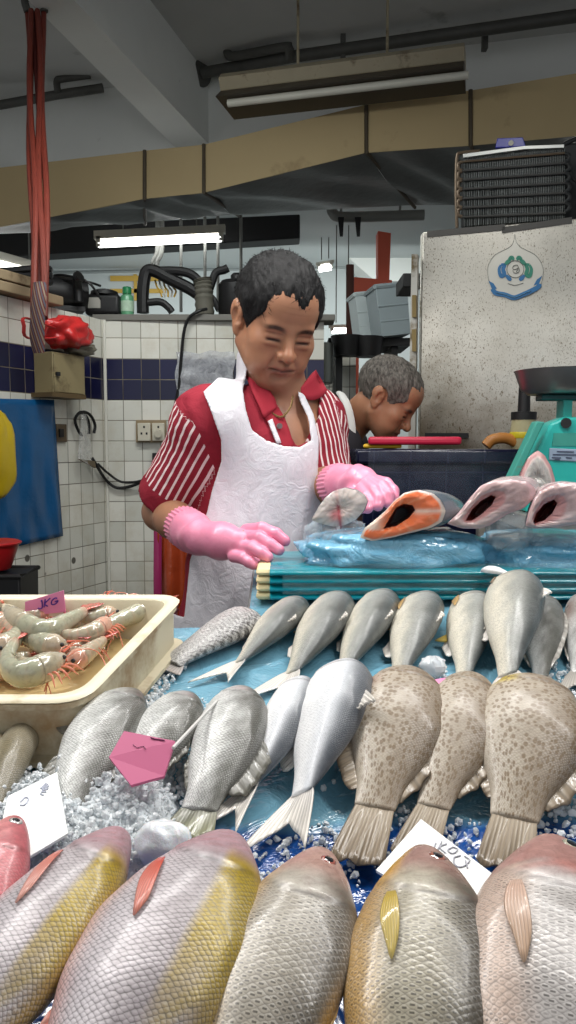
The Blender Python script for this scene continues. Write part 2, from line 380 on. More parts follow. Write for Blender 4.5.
# ================================================================== STALL FITTINGS
def plane_hit(px, py, P, n, off):       # ray against a vertical plane through P, moved off toward the camera
    d = ray(px, py); n = Vector(n).normalized()
    if n.dot(d) > 0: n = -n
    P = Vector((P.x, P.y, CAM_Z)) + n*off
    t = (P-CAMP).dot(n)/d.dot(n); return CAMP + d*t
def PL(px, py, off=0.0): return plane_hit(px, py, kc, ln, off)
_bn = (kr-kc).normalized(); _bn = Vector((-_bn.y, _bn.x, 0))
def PB(px, py, off=0.0): return plane_hit(px, py, kc, _bn, off)
LNC = ln if ln.dot(CAMP-kc) > 0 else -ln; LNC = Vector((LNC.x, LNC.y, 0)).normalized()
BNC = -_bn if _bn.y > 0 else _bn
rnd = random.Random(7)
M_metalbox = mat('old_beige_metal', lin(150, 136, 100), .5, var=.15, dirt=lin(96, 80, 54), ds=7, dth=.55, bump=.1)
M_rubber = mat('black_rubber', lin(16, 16, 18), .5, var=.2, bump=.2, bs=90)
M_wood = mat('weathered_plank', lin(150, 132, 104), .8, var=.25, vs=14, bump=.4, bs=30, dirt=lin(92, 74, 52), ds=6)
M_redstrap = mat('red_brown_strap', lin(112, 44, 32), .55, var=.25, vs=20)
M_redbag = mat('red_plastic_bag', lin(205, 48, 48), .3, var=.15, bump=.6, bs=26, bd=.008)
M_bluef = mat('blue_plastic_sheet', lin(20, 84, 134), .25, var=.2, vs=5, bump=.45, bs=9, bd=.012)
M_navy = mat('navy_plastic', lin(24, 30, 62), .35, var=.2)
# straps hanging from the beam
s0 = PZ(34, 12, zb-.01); s1 = PY(40, 318, 3.0)
st = empty('hanging_straps', s1, 'bundle of red brown straps hanging from the ceiling beam at the left', 'straps')
for k, (o, dr) in enumerate(((-.034, .012), (-.016, -.014), (.004, .015), (.022, -.012), (.036, .006))):
    pts = [s0.lerp(s1, t) + Vector((o*(1-.35*t)+.008*math.sin(9*t+k*2), dr, 0)) for t in [i/14 for i in range(15)]]
    build('strap', MB().tube(pts, .013, 8), M_redstrap if k != 2 else mat('dark_red_strap', lin(82, 30, 26), .55), st)
build('hook', MB().tube(spline([s0+Vector((-.03, 0, .0)), s0+Vector((-.04, 0, .06)), s0+Vector((.03, 0, .07)), s0+Vector((.05, 0, .0))], 12), .018, 8), M_pipe, st)
# striped cloth tied at the foot of the straps
n = NT('striped_cloth'); sp = n.node('ShaderNodeSeparateXYZ'); n.link(n.coord(), sp.inputs[0])
wv = n.math('FRACT', n.math('MULTIPLY', n.math('ADD', sp.outputs[0], n.math('MULTIPLY', sp.outputs[2], .25)), 55.0))
n.set(Base_Color=n.mix(n.mix(lin(92, 92, 104), lin(150, 132, 112), n.math('GREATER_THAN', wv, .5)), lin(110, 44, 40), n.math('GREATER_THAN', n.math('FRACT', n.math('MULTIPLY', wv, 2.0)), .6)), Roughness=.8, Normal=n.bump(n.noise(60), .4, .003))
M_strcloth = n.m
pts = [PY(40, 283, 2.97), PY(39, 300, 2.96), PY(38, 315, 2.96), PY(37, 335, 2.97), PY(39, 353, 2.98)]
o = build('striped_cloth', MB().tube(spline(pts, 20), [.026, .026, .028, .028, .029, .029, .029, .029, .028, .028, .028, .029, .030, .030, .030, .030, .029, .028, .027, .025, .022], 14, flat=.6), M_strcloth, loc=pts[2])
tag(o, 'grey and maroon striped cloth tied round the foot of the red straps', 'cloth')
# grey iron plank/ledge over left wall
lq = empty('wall_shelf', PL(20, 285, -.03), 'weathered wooden plank lying along the top of the left tiled wall', 'shelf')
A_, B_ = PL(-40, 270, .02), PL(58, 297, .02)
z0 = ZT+.006
for k, (dz, w_, m_) in enumerate(((.0, .16, M_wood), (.045, .09, M_wood))):
    a = Vector((A_.x, A_.y, z0+dz)); c = Vector((B_.x, B_.y, z0+dz)); 
    c = a + (c-a)*(1.0 if k == 0 else .8)
    build('plank', MB().prism([a+LNC*.03, a-LNC*w_, a-LNC*w_+Vector((0, 0, .04)), a+LNC*.03+Vector((0, 0, .04))], c-a), m_, lq, smooth=0, bevel=.004)
# beige metal box on left wall
bx = empty('meter_box', PL(58, 398, .03), 'beige metal box with a small knob hung on the left tiled wall', 'box')
def lbox(x0, y0, x1, y1, o0, o1):        # box on the left wall between pixel corners at the wall face
    a, c = PL(x0, (y0+y1)/2, o1), PL(x1, (y0+y1)/2, o1)
    zt, zb_ = PL((x0+x1)/2, y0, o1).z, PL((x0+x1)/2, y1, o1).z
    a2 = a-LNC*(o1-o0); c2 = c-LNC*(o1-o0)
    P = lambda p, z: Vector((p.x, p.y, z))
    return MB().hexa([P(a, zb_), P(c, zb_), P(c2, zb_), P(a2, zb_), P(a, zt), P(c, zt), P(c2, zt), P(a2, zt)])
build('body', lbox(53, 354, 85, 396, 0, .10), M_metalbox, bx, bevel=.004)
build('base_board', lbox(52.5, 393.5, 86, 398, 0, .112), mat('dark_board', lin(96, 78, 50), .7), bx)
d1_ = build('door', lbox(54.5, 356, 84, 393, .10, .106), M_metalbox, bx, bevel=.002)
build('knob', MB().lathe(PL(58, 374, .112), [(.001, -.008), (.011, -.008), (.011, .008), (.001, .008)], 10), M_rubber, d1_)
# red bag of stuff on the box, grey bag under it
def blob(c, r, amp, fr, seed, n=40, sq=1.0, M=None):   # lumpy closed bag
    mb = MB(); c = Vector(c); vs = []; rows = n//2
    for i in range(rows+1):
        th = PI*i/rows
        for k in range(n):
            ph = 2*PI*k/n
            d = Vector((math.sin(th)*math.cos(ph), math.sin(th)*math.sin(ph), math.cos(th)))
            f = 1 + amp*mnoise.noise(d*fr+Vector((seed, seed*.7, 0))) + amp*.45*abs(mnoise.noise(d*fr*2.7+Vector((0, seed, 3))))
            e = Vector((math.copysign(abs(d.x)**sq, d.x)*r[0], math.copysign(abs(d.y)**sq, d.y)*r[1], math.copysign(abs(d.z)**sq, d.z)*r[2]))*f
            vs.append(c + (M @ e if M else e))
    return mb.add(vs, [(i*n+k, i*n+(k+1) % n, (i+1)*n+(k+1) % n, (i+1)*n+k) for i in range(rows) for k in range(n)])
Ml = Matrix(((ldir.x, LNC.x, 0), (ldir.y, LNC.y, 0), (0, 0, 1)))
c_ = PL(67, 333, .10)
rb = empty('plastic_bag', c_-Vector((0, 0, .06)), 'stuffed red plastic bag lying on top of the beige metal box', 'bag')
build('bag_body', blob(c_, (.125, .07, .062), .35, 2.2, 3, 48, .85, Ml), M_redbag, rb, smooth=180)
build('handle', MB().tube(spline([c_+Ml@Vector((-.09, .03, .0)), PL(26, 318, .14), PL(24, 326, .15), PL(28, 338, .14), c_+Ml@Vector((-.08, .03, -.03))], 16), [.008]*17, 8, flat=.5), M_redbag, rb)
c_ = PL(80, 349, .085)
tag(build('plastic_bag', blob(c_, (.07, .06, .028), .4, 2.5, 9, 36, .9, Ml), mat('grey_plastic_bag', lin(120, 116, 102), .35, bump=.5, bs=30), smooth=180, loc=c_), 'crumpled grey plastic bag tucked under the red bag on the metal box', 'bag')
# blue sheet hanging on left wall
rows = []
for i in range(25):
    t = i/24; y0 = 398+ (556-398)*t; row = []
    for k in range(21):
        s = k/20; x = -25 + (54 + 9*t - 25*max(0, t-.93)*4*(1) + 25)*s if False else -25 + (79+9*t)*s
        yy = y0 - 22*t*t*s + 2*s
        off = .02 + .016*mnoise.noise(Vector((s*5, t*2.0, 1))) + .02*t*mnoise.noise(Vector((s*9, t*3, 4)))
        row.append(PL(x, yy, max(.006, off)))
    rows.append(row)
tag(build('plastic_sheet', MB().grid(rows), M_bluef, smooth=180, solid=.002, loc=PL(25, 398, .02)), 'large blue plastic sheet hung on the left tiled wall', 'sheet')
# yellow bag on it
c_ = PL(-2, 455, .11)
tag(build('plastic_bag', blob(c_, (.075, .04, .155), .22, 1.6, 5, 36, .8, Ml), mat('yellow_plastic_bag', lin(196, 168, 24), .3, bump=.5, bs=14, bd=.008), smooth=180, loc=c_), 'yellow plastic bag hanging in front of the blue sheet at the left edge', 'bag')
# switch, hook bag, socket
sw = empty('wall_switch', PL(61, 433, 0), 'small dirty brown switch box on the left wall beside the blue sheet', 'switch')
build('back_plate', lbox(57, 424, 67, 442, 0, .014), mat('brown_bakelite', lin(92, 76, 56), .5, dirt=lin(50, 40, 28)), sw, bevel=.002)
build('rocker', lbox(60, 429, 64, 437, .014, .022), M_rubber, sw)
hk = empty('hanging_bag', PL(83, 450, .03), 'clear plastic bag of black hoses hanging on the left wall near the corner', 'bag')
for xs in (((82, 436), (78, 430), (75, 420), (79, 413), (84, 412)), ((89, 434), (89, 424), (86, 416), (82, 413)), ((94, 433), (95, 425), (91, 416), (85, 412), (80, 413))):
    build('hose', MB().tube(spline([PL(x, y, .03) for x, y in xs], 16), .007, 8), M_rubber, hk)
build('string', MB().tube([PL(82, 413, .02), PL(80, 399, .006)], .0015, 5), M_white, hk)
M_clear = film('clear_bag_film', lin(225, 225, 222), .3, .1)
mb = MB(); mb.add([PL(80, 414, .05), PL(88, 414, .05), PL(94, 440, .05), PL(94, 468, .045), PL(77, 459, .045), PL(79, 440, .05)], [(0, 1, 2, 3, 4, 5)])
mb2 = MB()
rr = []
for i in range(9):
    t = i/8; xa = 81-4*t; xb = 87+7*t; ya = 414+44*t; yb = 414+54*t
    ring = []
    for k in range(17):
        a = 2*PI*k/16; s = .5+.5*math.cos(a); x = xa+(xb-xa)*s; y = ya+(yb-ya)*s
        ring.append(PL(x, y, .03+.024*math.sin(a)*(.5+.5*t)+.004*mnoise.noise(Vector((k, i, 2)))))
    rr.append(ring)
build('bag_film', MB().grid(rr), M_clear, hk, smooth=180)
build('fold', MB().prism([PL(77, 459, .04), PL(94, 468, .04), PL(93, 461, .04)], LNC*.012), mat('dark_paper', lin(104, 92, 72), .7), hk, smooth=0)
def bbox_(x0, y0, x1, y1, o0, o1):
    a, c = PB(x0, (y0+y1)/2, o1), PB(x1, (y0+y1)/2, o1); zt, zb_ = PB((x0+x1)/2, y0, o1).z, PB((x0+x1)/2, y1, o1).z
    a2 = a-BNC*(o1-o0); c2 = c-BNC*(o1-o0); P = lambda p, z: Vector((p.x, p.y, z))
    return MB().hexa([P(a, zb_), P(c, zb_), P(c2, zb_), P(a2, zb_), P(a, zt), P(c, zt), P(c2, zt), P(a2, zt)])
so = empty('wall_socket', PB(151, 431, 0), 'double white wall socket on a wooden block on the back tiled wall', 'socket')
build('wood_block', bbox_(136, 420, 166, 442.5, 0, .02), M_wood, so)
M_sock = mat('socket_white', lin(206, 200, 182), .35)
for x0, x1 in ((137.5, 150.5), (152, 164.5)):
    f = build('face_plate', bbox_(x0, 423, x1, 441, .02, .036), M_sock, so, bevel=.003)
    xm = (x0+x1)/2
    for dx, dy in ((0, -4), (-2.6, 2.5), (2.6, 2.5)): build('pin_hole', bbox_(xm+dx-.9, 431+dy-1.1, xm+dx+.9, 431+dy+1.1, .036, .0368), M_black, f, smooth=0)
build('plug', MB().tube([PB(158, 433, .036), PB(158, 434, .075)], .018, 12), M_sock, so)
ad = empty('power_adapter', PB(154, 460, .02), 'black and purple adapter hanging on the cable under the wall socket', 'adapter')
build('body', bbox_(152, 453, 164, 464, .01, .05), M_rubber, ad, bevel=.005)
build('sleeve', bbox_(151, 464, 160, 476, .012, .05), mat('purple_plastic', lin(122, 40, 92), .4), ad, bevel=.004)
# black cable
cb = spline([PB(207, 309, .03), PB(199, 311, .05), PB(189, 318, .04), PB(184, 332, .03), PB(181, 360, .02), PB(178, 392, .02), PB(171, 420, .03), PB(164, 448, .05), PB(156, 460, .06),
             PB(150, 474, .05), PB(137, 484, .03), PB(118, 488, .02), PB(106, 480, .03), PL(97, 466, .04), PL(92, 458, .035)], 90)
tag(build('cable', MB().tube(cb, .0075, 8), M_rubber, loc=cb[20]), 'long black cable running down the back wall and looping left below the socket', 'cable')
cb = spline([PB(158, 462, .05), PB(153, 474, .05), PB(140, 481, .04), PB(122, 482, .025), PB(109, 474, .03), PL(98, 464, .03)], 40)
tag(build('cable', MB().tube(cb, .006, 8), M_rubber, loc=cb[10]), 'shorter black cable looping from the adapter to the clear hanging bag', 'cable')
# clear film stuck over the blue band
rows = []
for i in range(13):
    row = []
    for k in range(13):
        s, t = k/12, i/12
        x = 176+58*s+3*mnoise.noise(Vector((t*4, 1, 0))); y = 352+62*t+4*mnoise.noise(Vector((s*4, 2, 0)))
        row.append(PB(x, y, .022+.016*mnoise.noise(Vector((s*6, t*6, 7)))))
    rows.append(row)
tag(build('plastic_film', MB().grid(rows), film('grey_film', lin(196, 198, 204), .62, .15, .9, 30), smooth=180, loc=PB(205, 380, .02)), 'crumpled clear plastic film hanging over the blue tiles behind the man in front', 'film')
# things standing on the wall ledge
ztop = ZT+.027
def on_ledge(px, off=.0):
    p = PB(px, 320, -.05+off); return Vector((p.x, p.y, ztop))
b0 = on_ledge(127.5)
k_ = .0049
gb = empty('bottle', b0, 'small green bottle with green cap standing on the tiled wall ledge', 'bottle')
M_grn = mat('green_plastic', lin(38, 128, 78), .3)
build('body', MB().lathe(b0, [(.001, 0), (.028, 0), (.032, .004), (.032, .085), (.028, .097), (.016, .104), (.016, .108), (.001, .108)], 20), mat('pale_green_plastic', lin(96, 160, 120), .3, var=.2, vs=30), gb)
build('cap', MB().lathe(b0+Vector((0, 0, .104)), [(.001, 0), (.022, 0), (.022, .03), (.019, .034), (.001, .034)], 20), M_grn, gb)
build('label_band', MB().lathe(b0, [(.0325, .02), (.0332, .02), (.0332, .07), (.0325, .07)], 20), mat('pale_label', lin(176, 204, 178), .5, var=.25, vs=50), gb)
mc = empty('compressor', on_ledge(108), 'black compressor box with pale label beside the green bottle on the wall', 'machine')
p = on_ledge(108)
build('body', MB().box(p+Vector((-.02, .02, .05)), (.17, .12, .10)), M_rubber, mc, bevel=.018, seg=3)
build('top', MB().lathe(p+Vector((-.02, .02, .10)), [(.07, 0), (.065, .018), (.04, .027), (.001, .028)], 20), M_rubber, mc)
build('label_plate', MB().box(p+Vector((-.055, -.043, .055)), (.06, .004, .05)), mat('pale_plate', lin(160, 158, 150), .5), mc)
p = PL(72, 300, -.1); p.z = ztop
pm = empty('pump_motor', p, 'black pump motor with upright elbow pipe on the corner of the left wall', 'machine')
build('body', MB().tube([p+Vector((-.14, -.09, .085)), p+Vector((.05, .03, .085))], .075, 20), M_rubber, pm)
build('foot', MB().box(p+Vector((-.04, -.03, .01)), (.2, .1, .02), rotz(.4)), M_rubber, pm)
build('elbow_pipe', MB().tube(spline([PL(79, 302, -.02), PL(78, 288, -.02), PL(77, 279, 0), PL(80, 276, .02)], 14), [.02]*11+[.026]*4, 12), M_rubber, pm)
build('fan_cover', MB().tube([p+Vector((-.20, -.125, .085)), p+Vector((-.14, -.09, .085))], .066, 20), M_black, pm)
for i, yy in enumerate((.11, .05)): build('wire', MB().tube(spline([p+Vector((-.1, -.05, .15)), p+Vector((-.02, -.08, .17-yy*.3)), p+Vector((.1, -.1, .12)), p+Vector((.15, -.06, yy))], 16), .006, 6), M_rubber, pm)
p = PL(20, 285, -.12); p.z = ztop+.05
ds = empty('rubber_hose_coil', p, 'dark coil of hose lying on the plank at the left edge', 'hose')
for k in range(3):
    build('loop', MB().tube(spline([p+Vector((.16*math.cos(a)-.03, .06*math.sin(a), .03+.022*k+.01*math.sin(2*a+k))) for a in [2*PI*i/12 for i in range(13)]], 36), .016, 8), M_rubber, ds)
hs = empty('hose_bundle', on_ledge(175), 'arched thick black hoses over the back wall beside the green bottle', 'hose')
def led(x, y, off=-.06): return PB(x, y, off)
for r_, xs in ((.030, ((143, 313), (143, 292), (146, 273), (154, 271), (170, 279), (190, 289), (206, 300))), (.022, ((150, 272), (170, 271), (188, 273), (199, 281), (205, 290))),
               (.018, ((144, 303), (160, 302), (168, 307), (172, 312))), (.02, ((206, 300), (211, 285), (216, 273), (224, 270), (228, 268))), (.016, ((190, 292), (200, 293), (212, 298), (219, 310)))):
    build('hose', MB().tube(spline([led(x, y) for x, y in xs], 30), r_, 10), M_rubber, hs)
build('tape_wrap', MB().tube(spline([led(205, 315, -.05), led(204, 297, -.05), led(203, 284, -.05), led(202, 279, -.05)], 16), [.043+.005*(i % 2) for i in range(17)], 12), mat('grey_tape', lin(96, 94, 84), .7, var=.2, bump=.4), hs)
hp = empty('cable_tools', led(178, 295), 'small cluster of pale hooks and wires hanging by the black hoses', 'hooks')
for k, x in enumerate((155, 159, 163, 167, 171)):
    build('hook', MB().tube(spline([led(x, 280, -.1), led(x+2, 287, -.1), led(x+5, 291, -.1), led(x+7-k, 297, -.1)], 10), .005, 6), M_white if k % 2 else M_yel, hp)
for x, y0, y1, lb in ((154, 246, 270, 'bent pair of grey cables rising behind the arched hoses'),):
    o = empty('hanging_cable', PY(x, y1, 5.7), lb, 'cable')
    for dx in (0, 4): build('cable', MB().tube(spline([PY(x+dx, 272, 5.7), PY(x+dx-1, 262, 5.7), PY(x+dx+3, 254, 5.7), PY(x+dx+4, 236, 5.7), Vector((PY(x+dx+4, 236, 5.7).x, 5.7, 3.125))], 14), .018, 8), M_gpipe, o)
for i, (x, lb) in enumerate(((181, 'thin grey conduit left of the two hanging rods behind the hoses'), (205, 'thin dark rod hanging above the taped hoses'), (218, 'thin dark rod just right of the taped hoses'), (241, 'thin dark rod hanging behind the hair of the man in front'))):
    tag(build('hanging_rod', MB().tube([PY(x, 312, 5.68), PY(x, 236, 5.68), Vector((PY(x, 236, 5.68).x, 5.68, 3.125))], .011, 8), M_gpipe, loc=PY(x, 312, 5.68)), lb, 'rod')
p = on_ledge(237)
sp_ = empty('black_canister', p, 'black canister on the back wall beside the hair of the man in front', 'canister')
build('body', MB().lathe(p, [(.001, 0), (.085, 0), (.09, .01), (.09, .15), (.075, .17), (.001, .172)], 24), M_rubber, sp_)
build('neck', MB().lathe(p+Vector((0, 0, .168)), [(.03, 0), (.03, .03), (.02, .04), (.001, .04)], 14), M_rubber, sp_)
# right of the front man, in the hall: orange pillar, rusty pole, pale crates
M_or = mat('orange_paint', lin(226, 104, 78), .6, var=.08, vs=3)
oc = empty('orange_structure', PY(370, 330, 6.6), 'orange painted upright and panel in the hall behind the pale crates', 'frame')
build('upright', MB().prism([PY(378, 231, 6.6), PY(391, 233, 6.6), PY(389, 290, 6.6), PY(378, 290, 6.6)], (0, .15, 0)), M_or, oc, smooth=0)
build('panel', MB().prism([PY(353, 277, 6.58), PY(392, 280, 6.58), PY(392, 330, 6.58), PY(353, 334, 6.58)], (0, .12, 0)), M_or, oc, smooth=0)
pl_ = PY(356, 300, 6.62); build('leg', MB().box(Vector((pl_.x, pl_.y+.05, pl_.z/2)), (.06, .06, pl_.z)), M_or, oc)
rp = build('rusty_pole', MB().tube([PY(350, 265, 5.6), PY(350, 345, 5.6), Vector((PY(350, 345, 5.6).x, 5.6, 0))], .028, 12), mat('rusty_iron', lin(84, 46, 36), .7, var=.3, vs=20), loc=PY(350, 460, 5.6))
tag(rp, 'rusty brown pole standing left of the orange frame', 'pole')
M_crate = mat('pale_crate', lin(214, 226, 226), .4, var=.08)
M_crate2 = mat('grey_crate', lin(164, 178, 182), .4, var=.08)
def tub(name, label, c, size, rot, m, taper=.86):
    o = empty(name, c, label, 'crate', 'pale plastic crates beside the freezer')
    x, y, z = (s/2 for s in size); M = rot; c = Vector(c)
    P = lambda a, b_, h, k: c + M @ Vector((a*x*k, b_*y*k, h))
    out = MB(); lo = [P(a, b_, 0, taper) for a, b_ in ((-1,-1),(1,-1),(1,1),(-1,1))]; hi = [P(a, b_, size[2], 1) for a, b_ in ((-1,-1),(1,-1),(1,1),(-1,1))]
    li = [P(a, b_, .01, taper*.93) for a, b_ in ((-1,-1),(1,-1),(1,1),(-1,1))]; hin = [P(a, b_, size[2], .94) for a, b_ in ((-1,-1),(1,-1),(1,1),(-1,1))]
    out.add(lo+hi+li+hin, [(3,2,1,0)]+[(i,(i+1)%4,4+(i+1)%4,4+i) for i in range(4)]+[(4+i,4+(i+1)%4,12+(i+1)%4,12+i) for i in range(4)]+[(12+i,12+(i+1)%4,8+(i+1)%4,8+i) for i in range(4)]+[(8,9,10,11)])
    build('shell', out, m, o, smooth=30, bevel=.006)
    rim = MB()
    for i in range(4):
        rim.tube([hi[i], hi[(i+1) % 4]], size[2]*.05, 6)
    build('rim', rim, m, o)
    for s_ in (-1, 1): build('rib', MB().tube([P(-1, -1, size[2]*.6, .96), P(1, -1, size[2]*.6, .96)] if s_ < 0 else [P(-1, -1, size[2]*.3, .92), P(1, -1, size[2]*.3, .92)], size[2]*.025, 6), m, o)
    return o
Mt = Matrix.Rotation(math.radians(-7), 3, 'Y') @ rotz(.16)
# crates lean on a dark rack
rk = empty('storage_rack', PY(352, 400, 4.2), 'dark rack of black baskets standing behind the grey haired man', 'rack')
build('top_board', MB().box(PY(366, 346, 4.25), (.42, .35, .04)), M_black, rk)
for x in (338, 392): build('leg', MB().box(Vector((PY(x, 346, 4.2).x, 4.25, PY(x, 346, 4.2).z/2)), (.035, .3, PY(x, 346, 4.2).z)), M_black, rk)
for x, y, w_ in ((347, 344, .085), (368, 345, .08)):
    build('basket', MB().lathe(PY(x, y+12, 4.05), [(.001, 0), (w_*.8, 0), (w_, .10), (w_*.93, .10), (w_*.7, .012), (.001, .012)], 18), M_rubber, rk)
tub('crate', 'pale white plastic crate beside the grey crate left of the freezer', PY(367, 341, 4.40), (.12, .16, .245), Mt, M_crate, .96)
tub('crate', 'pale grey plastic crate leaning right of the white one by the freezer edge', PY(391, 338, 4.12), (.165, .2, .25), Mt, M_crate2, .93)
tag(build('dark_bracket', MB().prism([PY(403, 273, 3.05), PY(422, 273, 3.05), PY(422, 287, 3.05), PY(403, 287, 3.05)], (0, .2, 0)), M_black, bevel=.004, loc=PY(410, 280, 3.05)), 'small dark box jutting out left of the freezer top', 'bracket')
gz_ = lambda p: Vector((p.x, p.y, 0))
gw = MB().hexa([gz_(PY(300, 470, 4.6)), gz_(PY(356, 470, 4.6)), gz_(PY(356, 470, 4.7)), gz_(PY(300, 470, 4.7)), PY(300, 354, 4.6), PY(356, 354, 4.6), PY(356, 354, 4.7), PY(300, 354, 4.7)])
struct('wall_middle', gw, tilemat('grey_tile', .12, .12, 0, band=False))
tag(build('steel_pot', MB().lathe(PY(317, 384, 3.99), [(.001, 0), (.075, 0), (.08, .01), (.08, .20), (.07, .2), (.07, .02), (.001, .02)], 24), mat('dull_steel', lin(130, 134, 128), .35, metal=.7), loc=PY(317, 384, 3.99)), 'dull grey steel pot behind the shoulder of the man in front', 'pot')

# ------------------------------------------------------------------ cold room / freezer
n = NT('stained_steel'); co = n.coord()
base = n.mix(lin(206, 204, 196), lin(180, 174, 160), n.noise(3, 4))
sp2 = n.node('ShaderNodeSeparateXYZ'); n.link(co, sp2.inputs[0])
grime = n.ramp(n.math('ADD', n.math('MULTIPLY', n.noise(2.6, 6, .65), .9), n.math('MULTIPLY', n.math('SUBTRACT', 1.52, sp2.outputs[2]), .8)), [(.32, 0.0), (.62, 1.0)])
base = n.mix(base, lin(96, 82, 56), n.math('MULTIPLY', grime, .85))
sm = n.map(co, (1, 1, .55)); specks = n.ramp(n.noise(240, 3, .7, sm), [(.58, 0.0), (.64, 1.0)])
specks = n.math('MULTIPLY', specks, n.ramp(n.noise(5, 4), [(.3, .35), (.55, 1.0)]))
base = n.mix(base, lin(84, 70, 48), specks)
base = n.mix(base, lin(96, 80, 56), n.math('MULTIPLY', n.ramp(n.noise(85, 3, .7, sm), [(.60, 0.0), (.66, 1.0)]), n.ramp(n.math('SUBTRACT', 2.0, sp2.outputs[2]), [(.15, .1), (.7, 1.0)])))
n.set(Base_Color=base, Metallic=.8, Roughness=n.ramp(n.noise(9, 5), [(.3, .27), (.7, .42)]), Normal=n.bump(n.noise(40, 4), .12, .003))
M_steel = n.m
M_steelp = mat('steel_edge', lin(190, 188, 180), .35, metal=.4, var=.15, dirt=lin(110, 96, 70), ds=9, dth=.5)
fl, fr_ = PY(419, 233, 2.92), PY(640, 212, 2.68)
zt_ = (fl.z+fr_.z)/2
fd = Vector((fr_.x-fl.x, fr_.y-fl.y, 0)); FL_ = fd.length; fd.normalize(); fn = Vector((-fd.y, fd.x, 0))   # fn away from camera
org = Vector((fl.x, fl.y, 0)); FM = Matrix((( fd.x, fn.x, 0), (fd.y, fn.y, 0), (0, 0, 1)))
def FP(px, py, off=0.0): return plane_hit(px, py, org, fn, off)
fz = empty('freezer', org, 'tall stained steel freezer with a round crest on its door', 'freezer')
def fbox(x0, x1, y0, y1, z0, z1): return MB().box(org+FM@Vector(((x0+x1)/2, (y0+y1)/2, (z0+z1)/2)), (x1-x0, y1-y0, z1-z0), FM)
o = build('cabinet', fbox(0.0, FL_, .03, .75, 0, zt_), M_steelp, fz, bevel=.004)
drr = bpy.data.objects.new('door', None)
dp = build('door', fbox(.012, FL_, 0, .03, .1, zt_), M_steel, fz, bevel=.004)
build('hinge_strip', MB().prism([FP(413, 256, .0), FP(419, 256, .0), FP(416, 475, .0), FP(409, 475, .0)], -fn*.03), M_steelp, fz, smooth=0)
for y in (296, 330): build('hinge', MB().prism([FP(413, y, .035), FP(417, y, .035), FP(417, y+22, .035), FP(413, y+22, .035)], -fn*.02), mat('brass_hinge', lin(130, 112, 72), .4, metal=.6), fz, smooth=0)
for x0, x1, y0, y1 in ((427, 505, 233, 226), (502, 572, 229, 219)):
    build('top_strip', MB().prism([FP(x0, y0-2, .004), FP(x1, y1-2, .004), FP(x1, y1+4, .004), FP(x0, y0+4, .004)], fn*.004), mat('dark_tape', lin(70, 68, 64), .5), dp, smooth=0)
build('handle_rail', MB().prism([FP(425, 433, .02), FP(468, 433, .02), FP(468, 438, .02), FP(425, 438, .02)], fn*.02), M_black, dp, smooth=0)
# crest on the door
M_cb = mat('crest_blue', lin(46, 116, 170), .4); M_cg = mat('crest_green', lin(52, 140, 116), .4); M_cw = mat('crest_pale', lin(196, 194, 184), .35, metal=.7); M_cl = mat('crest_line', lin(120, 124, 118), .5)
S = 106/576
def cp(x, y, off=.004): return FP(470+x*S, 230+y*S, off)
def flat(pts, off, m, nm, par, th=.002):
    return build(nm, MB().prism([cp(x, y, off) for x, y in pts], fn*th), m, par, smooth=0)
drop = [(243, 22)]
left = spline([(243, 22, 0), (232, 75, 0), (196, 105, 0), (140, 130, 0), (100, 190, 0), (98, 250, 0), (120, 310, 0), (170, 352, 0), (240, 372, 0)], 30)
dl = [(p.x, p.y) for p in left]; dr_ = [(486-x+12*(y/372), y) for x, y in dl][::-1]
crest = flat(dl+dr_[1:-1], .003, M_cw, 'crest', dp, .002)
def cline(pts, r, m, nm='crest_line', off=.005, n=24): return build(nm, MB().tube(spline([cp(x, y, off) for x, y in pts], n), r, 6, flat=.5), m, crest)
def cribbon(pts, wd_, m, nm, off=.0055, n=24):   # flat painted band following a curve
    P = spline([(x, y, 0) for x, y in pts], n); L_, R_ = [], []
    for i, p in enumerate(P):
        t = (P[min(i+1, n)]-P[max(i-1, 0)]).normalized(); q = Vector((-t.y, t.x, 0))*wd_*(.55+.45*math.sin(PI*min(1, max(0, i/n))) if nm == 'laurel' else 1)
        L_.append(cp(p.x+q.x, p.y+q.y, off)); R_.append(cp(p.x-q.x, p.y-q.y, off))
    return build(nm, MB().grid([L_, R_]), m, crest, smooth=0, solid=.0015)
cline(dl[::3]+dr_[::3], .0012, M_cl, 'outline', n=60)
cline([(246+46*math.cos(a), 213+46*math.sin(a)) for a in [2*PI*i/14 for i in range(15)]], .002, M_cl, 'ring', n=40)
cline([(238, 195), (255, 190), (262, 205), (240, 215), (232, 205), (238, 192)], .002, M_cl, 'numeral'); cline([(262, 200), (268, 215), (262, 232), (252, 225), (262, 210)], .002, M_cl, 'numeral'); cline([(232, 220), (240, 232), (255, 235)], .002, M_cl, 'numeral')
for sx in (-1, 1):
    X = lambda x: 246 + sx*x
    cribbon([(X(78), 190), (X(88), 215), (X(78), 250), (X(60), 240), (X(66), 212), (X(58), 190), (X(78), 188)], 11, M_cb if sx < 0 else M_cg, 'laurel')
    cribbon([(X(50), 245), (X(35), 262), (X(22), 272)], 11, M_cb, 'laurel')
    cribbon([(X(58), 190), (X(40), 172), (X(26), 160)], 11, M_cg, 'laurel')
    cribbon([(X(36), 160), (X(20), 150), (X(8), 162)], 11, M_cg, 'laurel')
    flat([(X(146), 275 if sx < 0 else 248), (X(118), 290 if sx < 0 else 268), (X(100), 318 if sx < 0 else 300), (X(128), 318 if sx < 0 else 292)], .006, M_cb, 'ribbon_tail', crest)
cline([(205, 290), (245, 300), (290, 288)], .0018, M_cl)
cribbon([(122, 318), (140, 342), (190, 352), (240, 368), (290, 350), (330, 332), (370, 310), (378, 292)], 13, M_cb, 'ribbon', .006, 40)
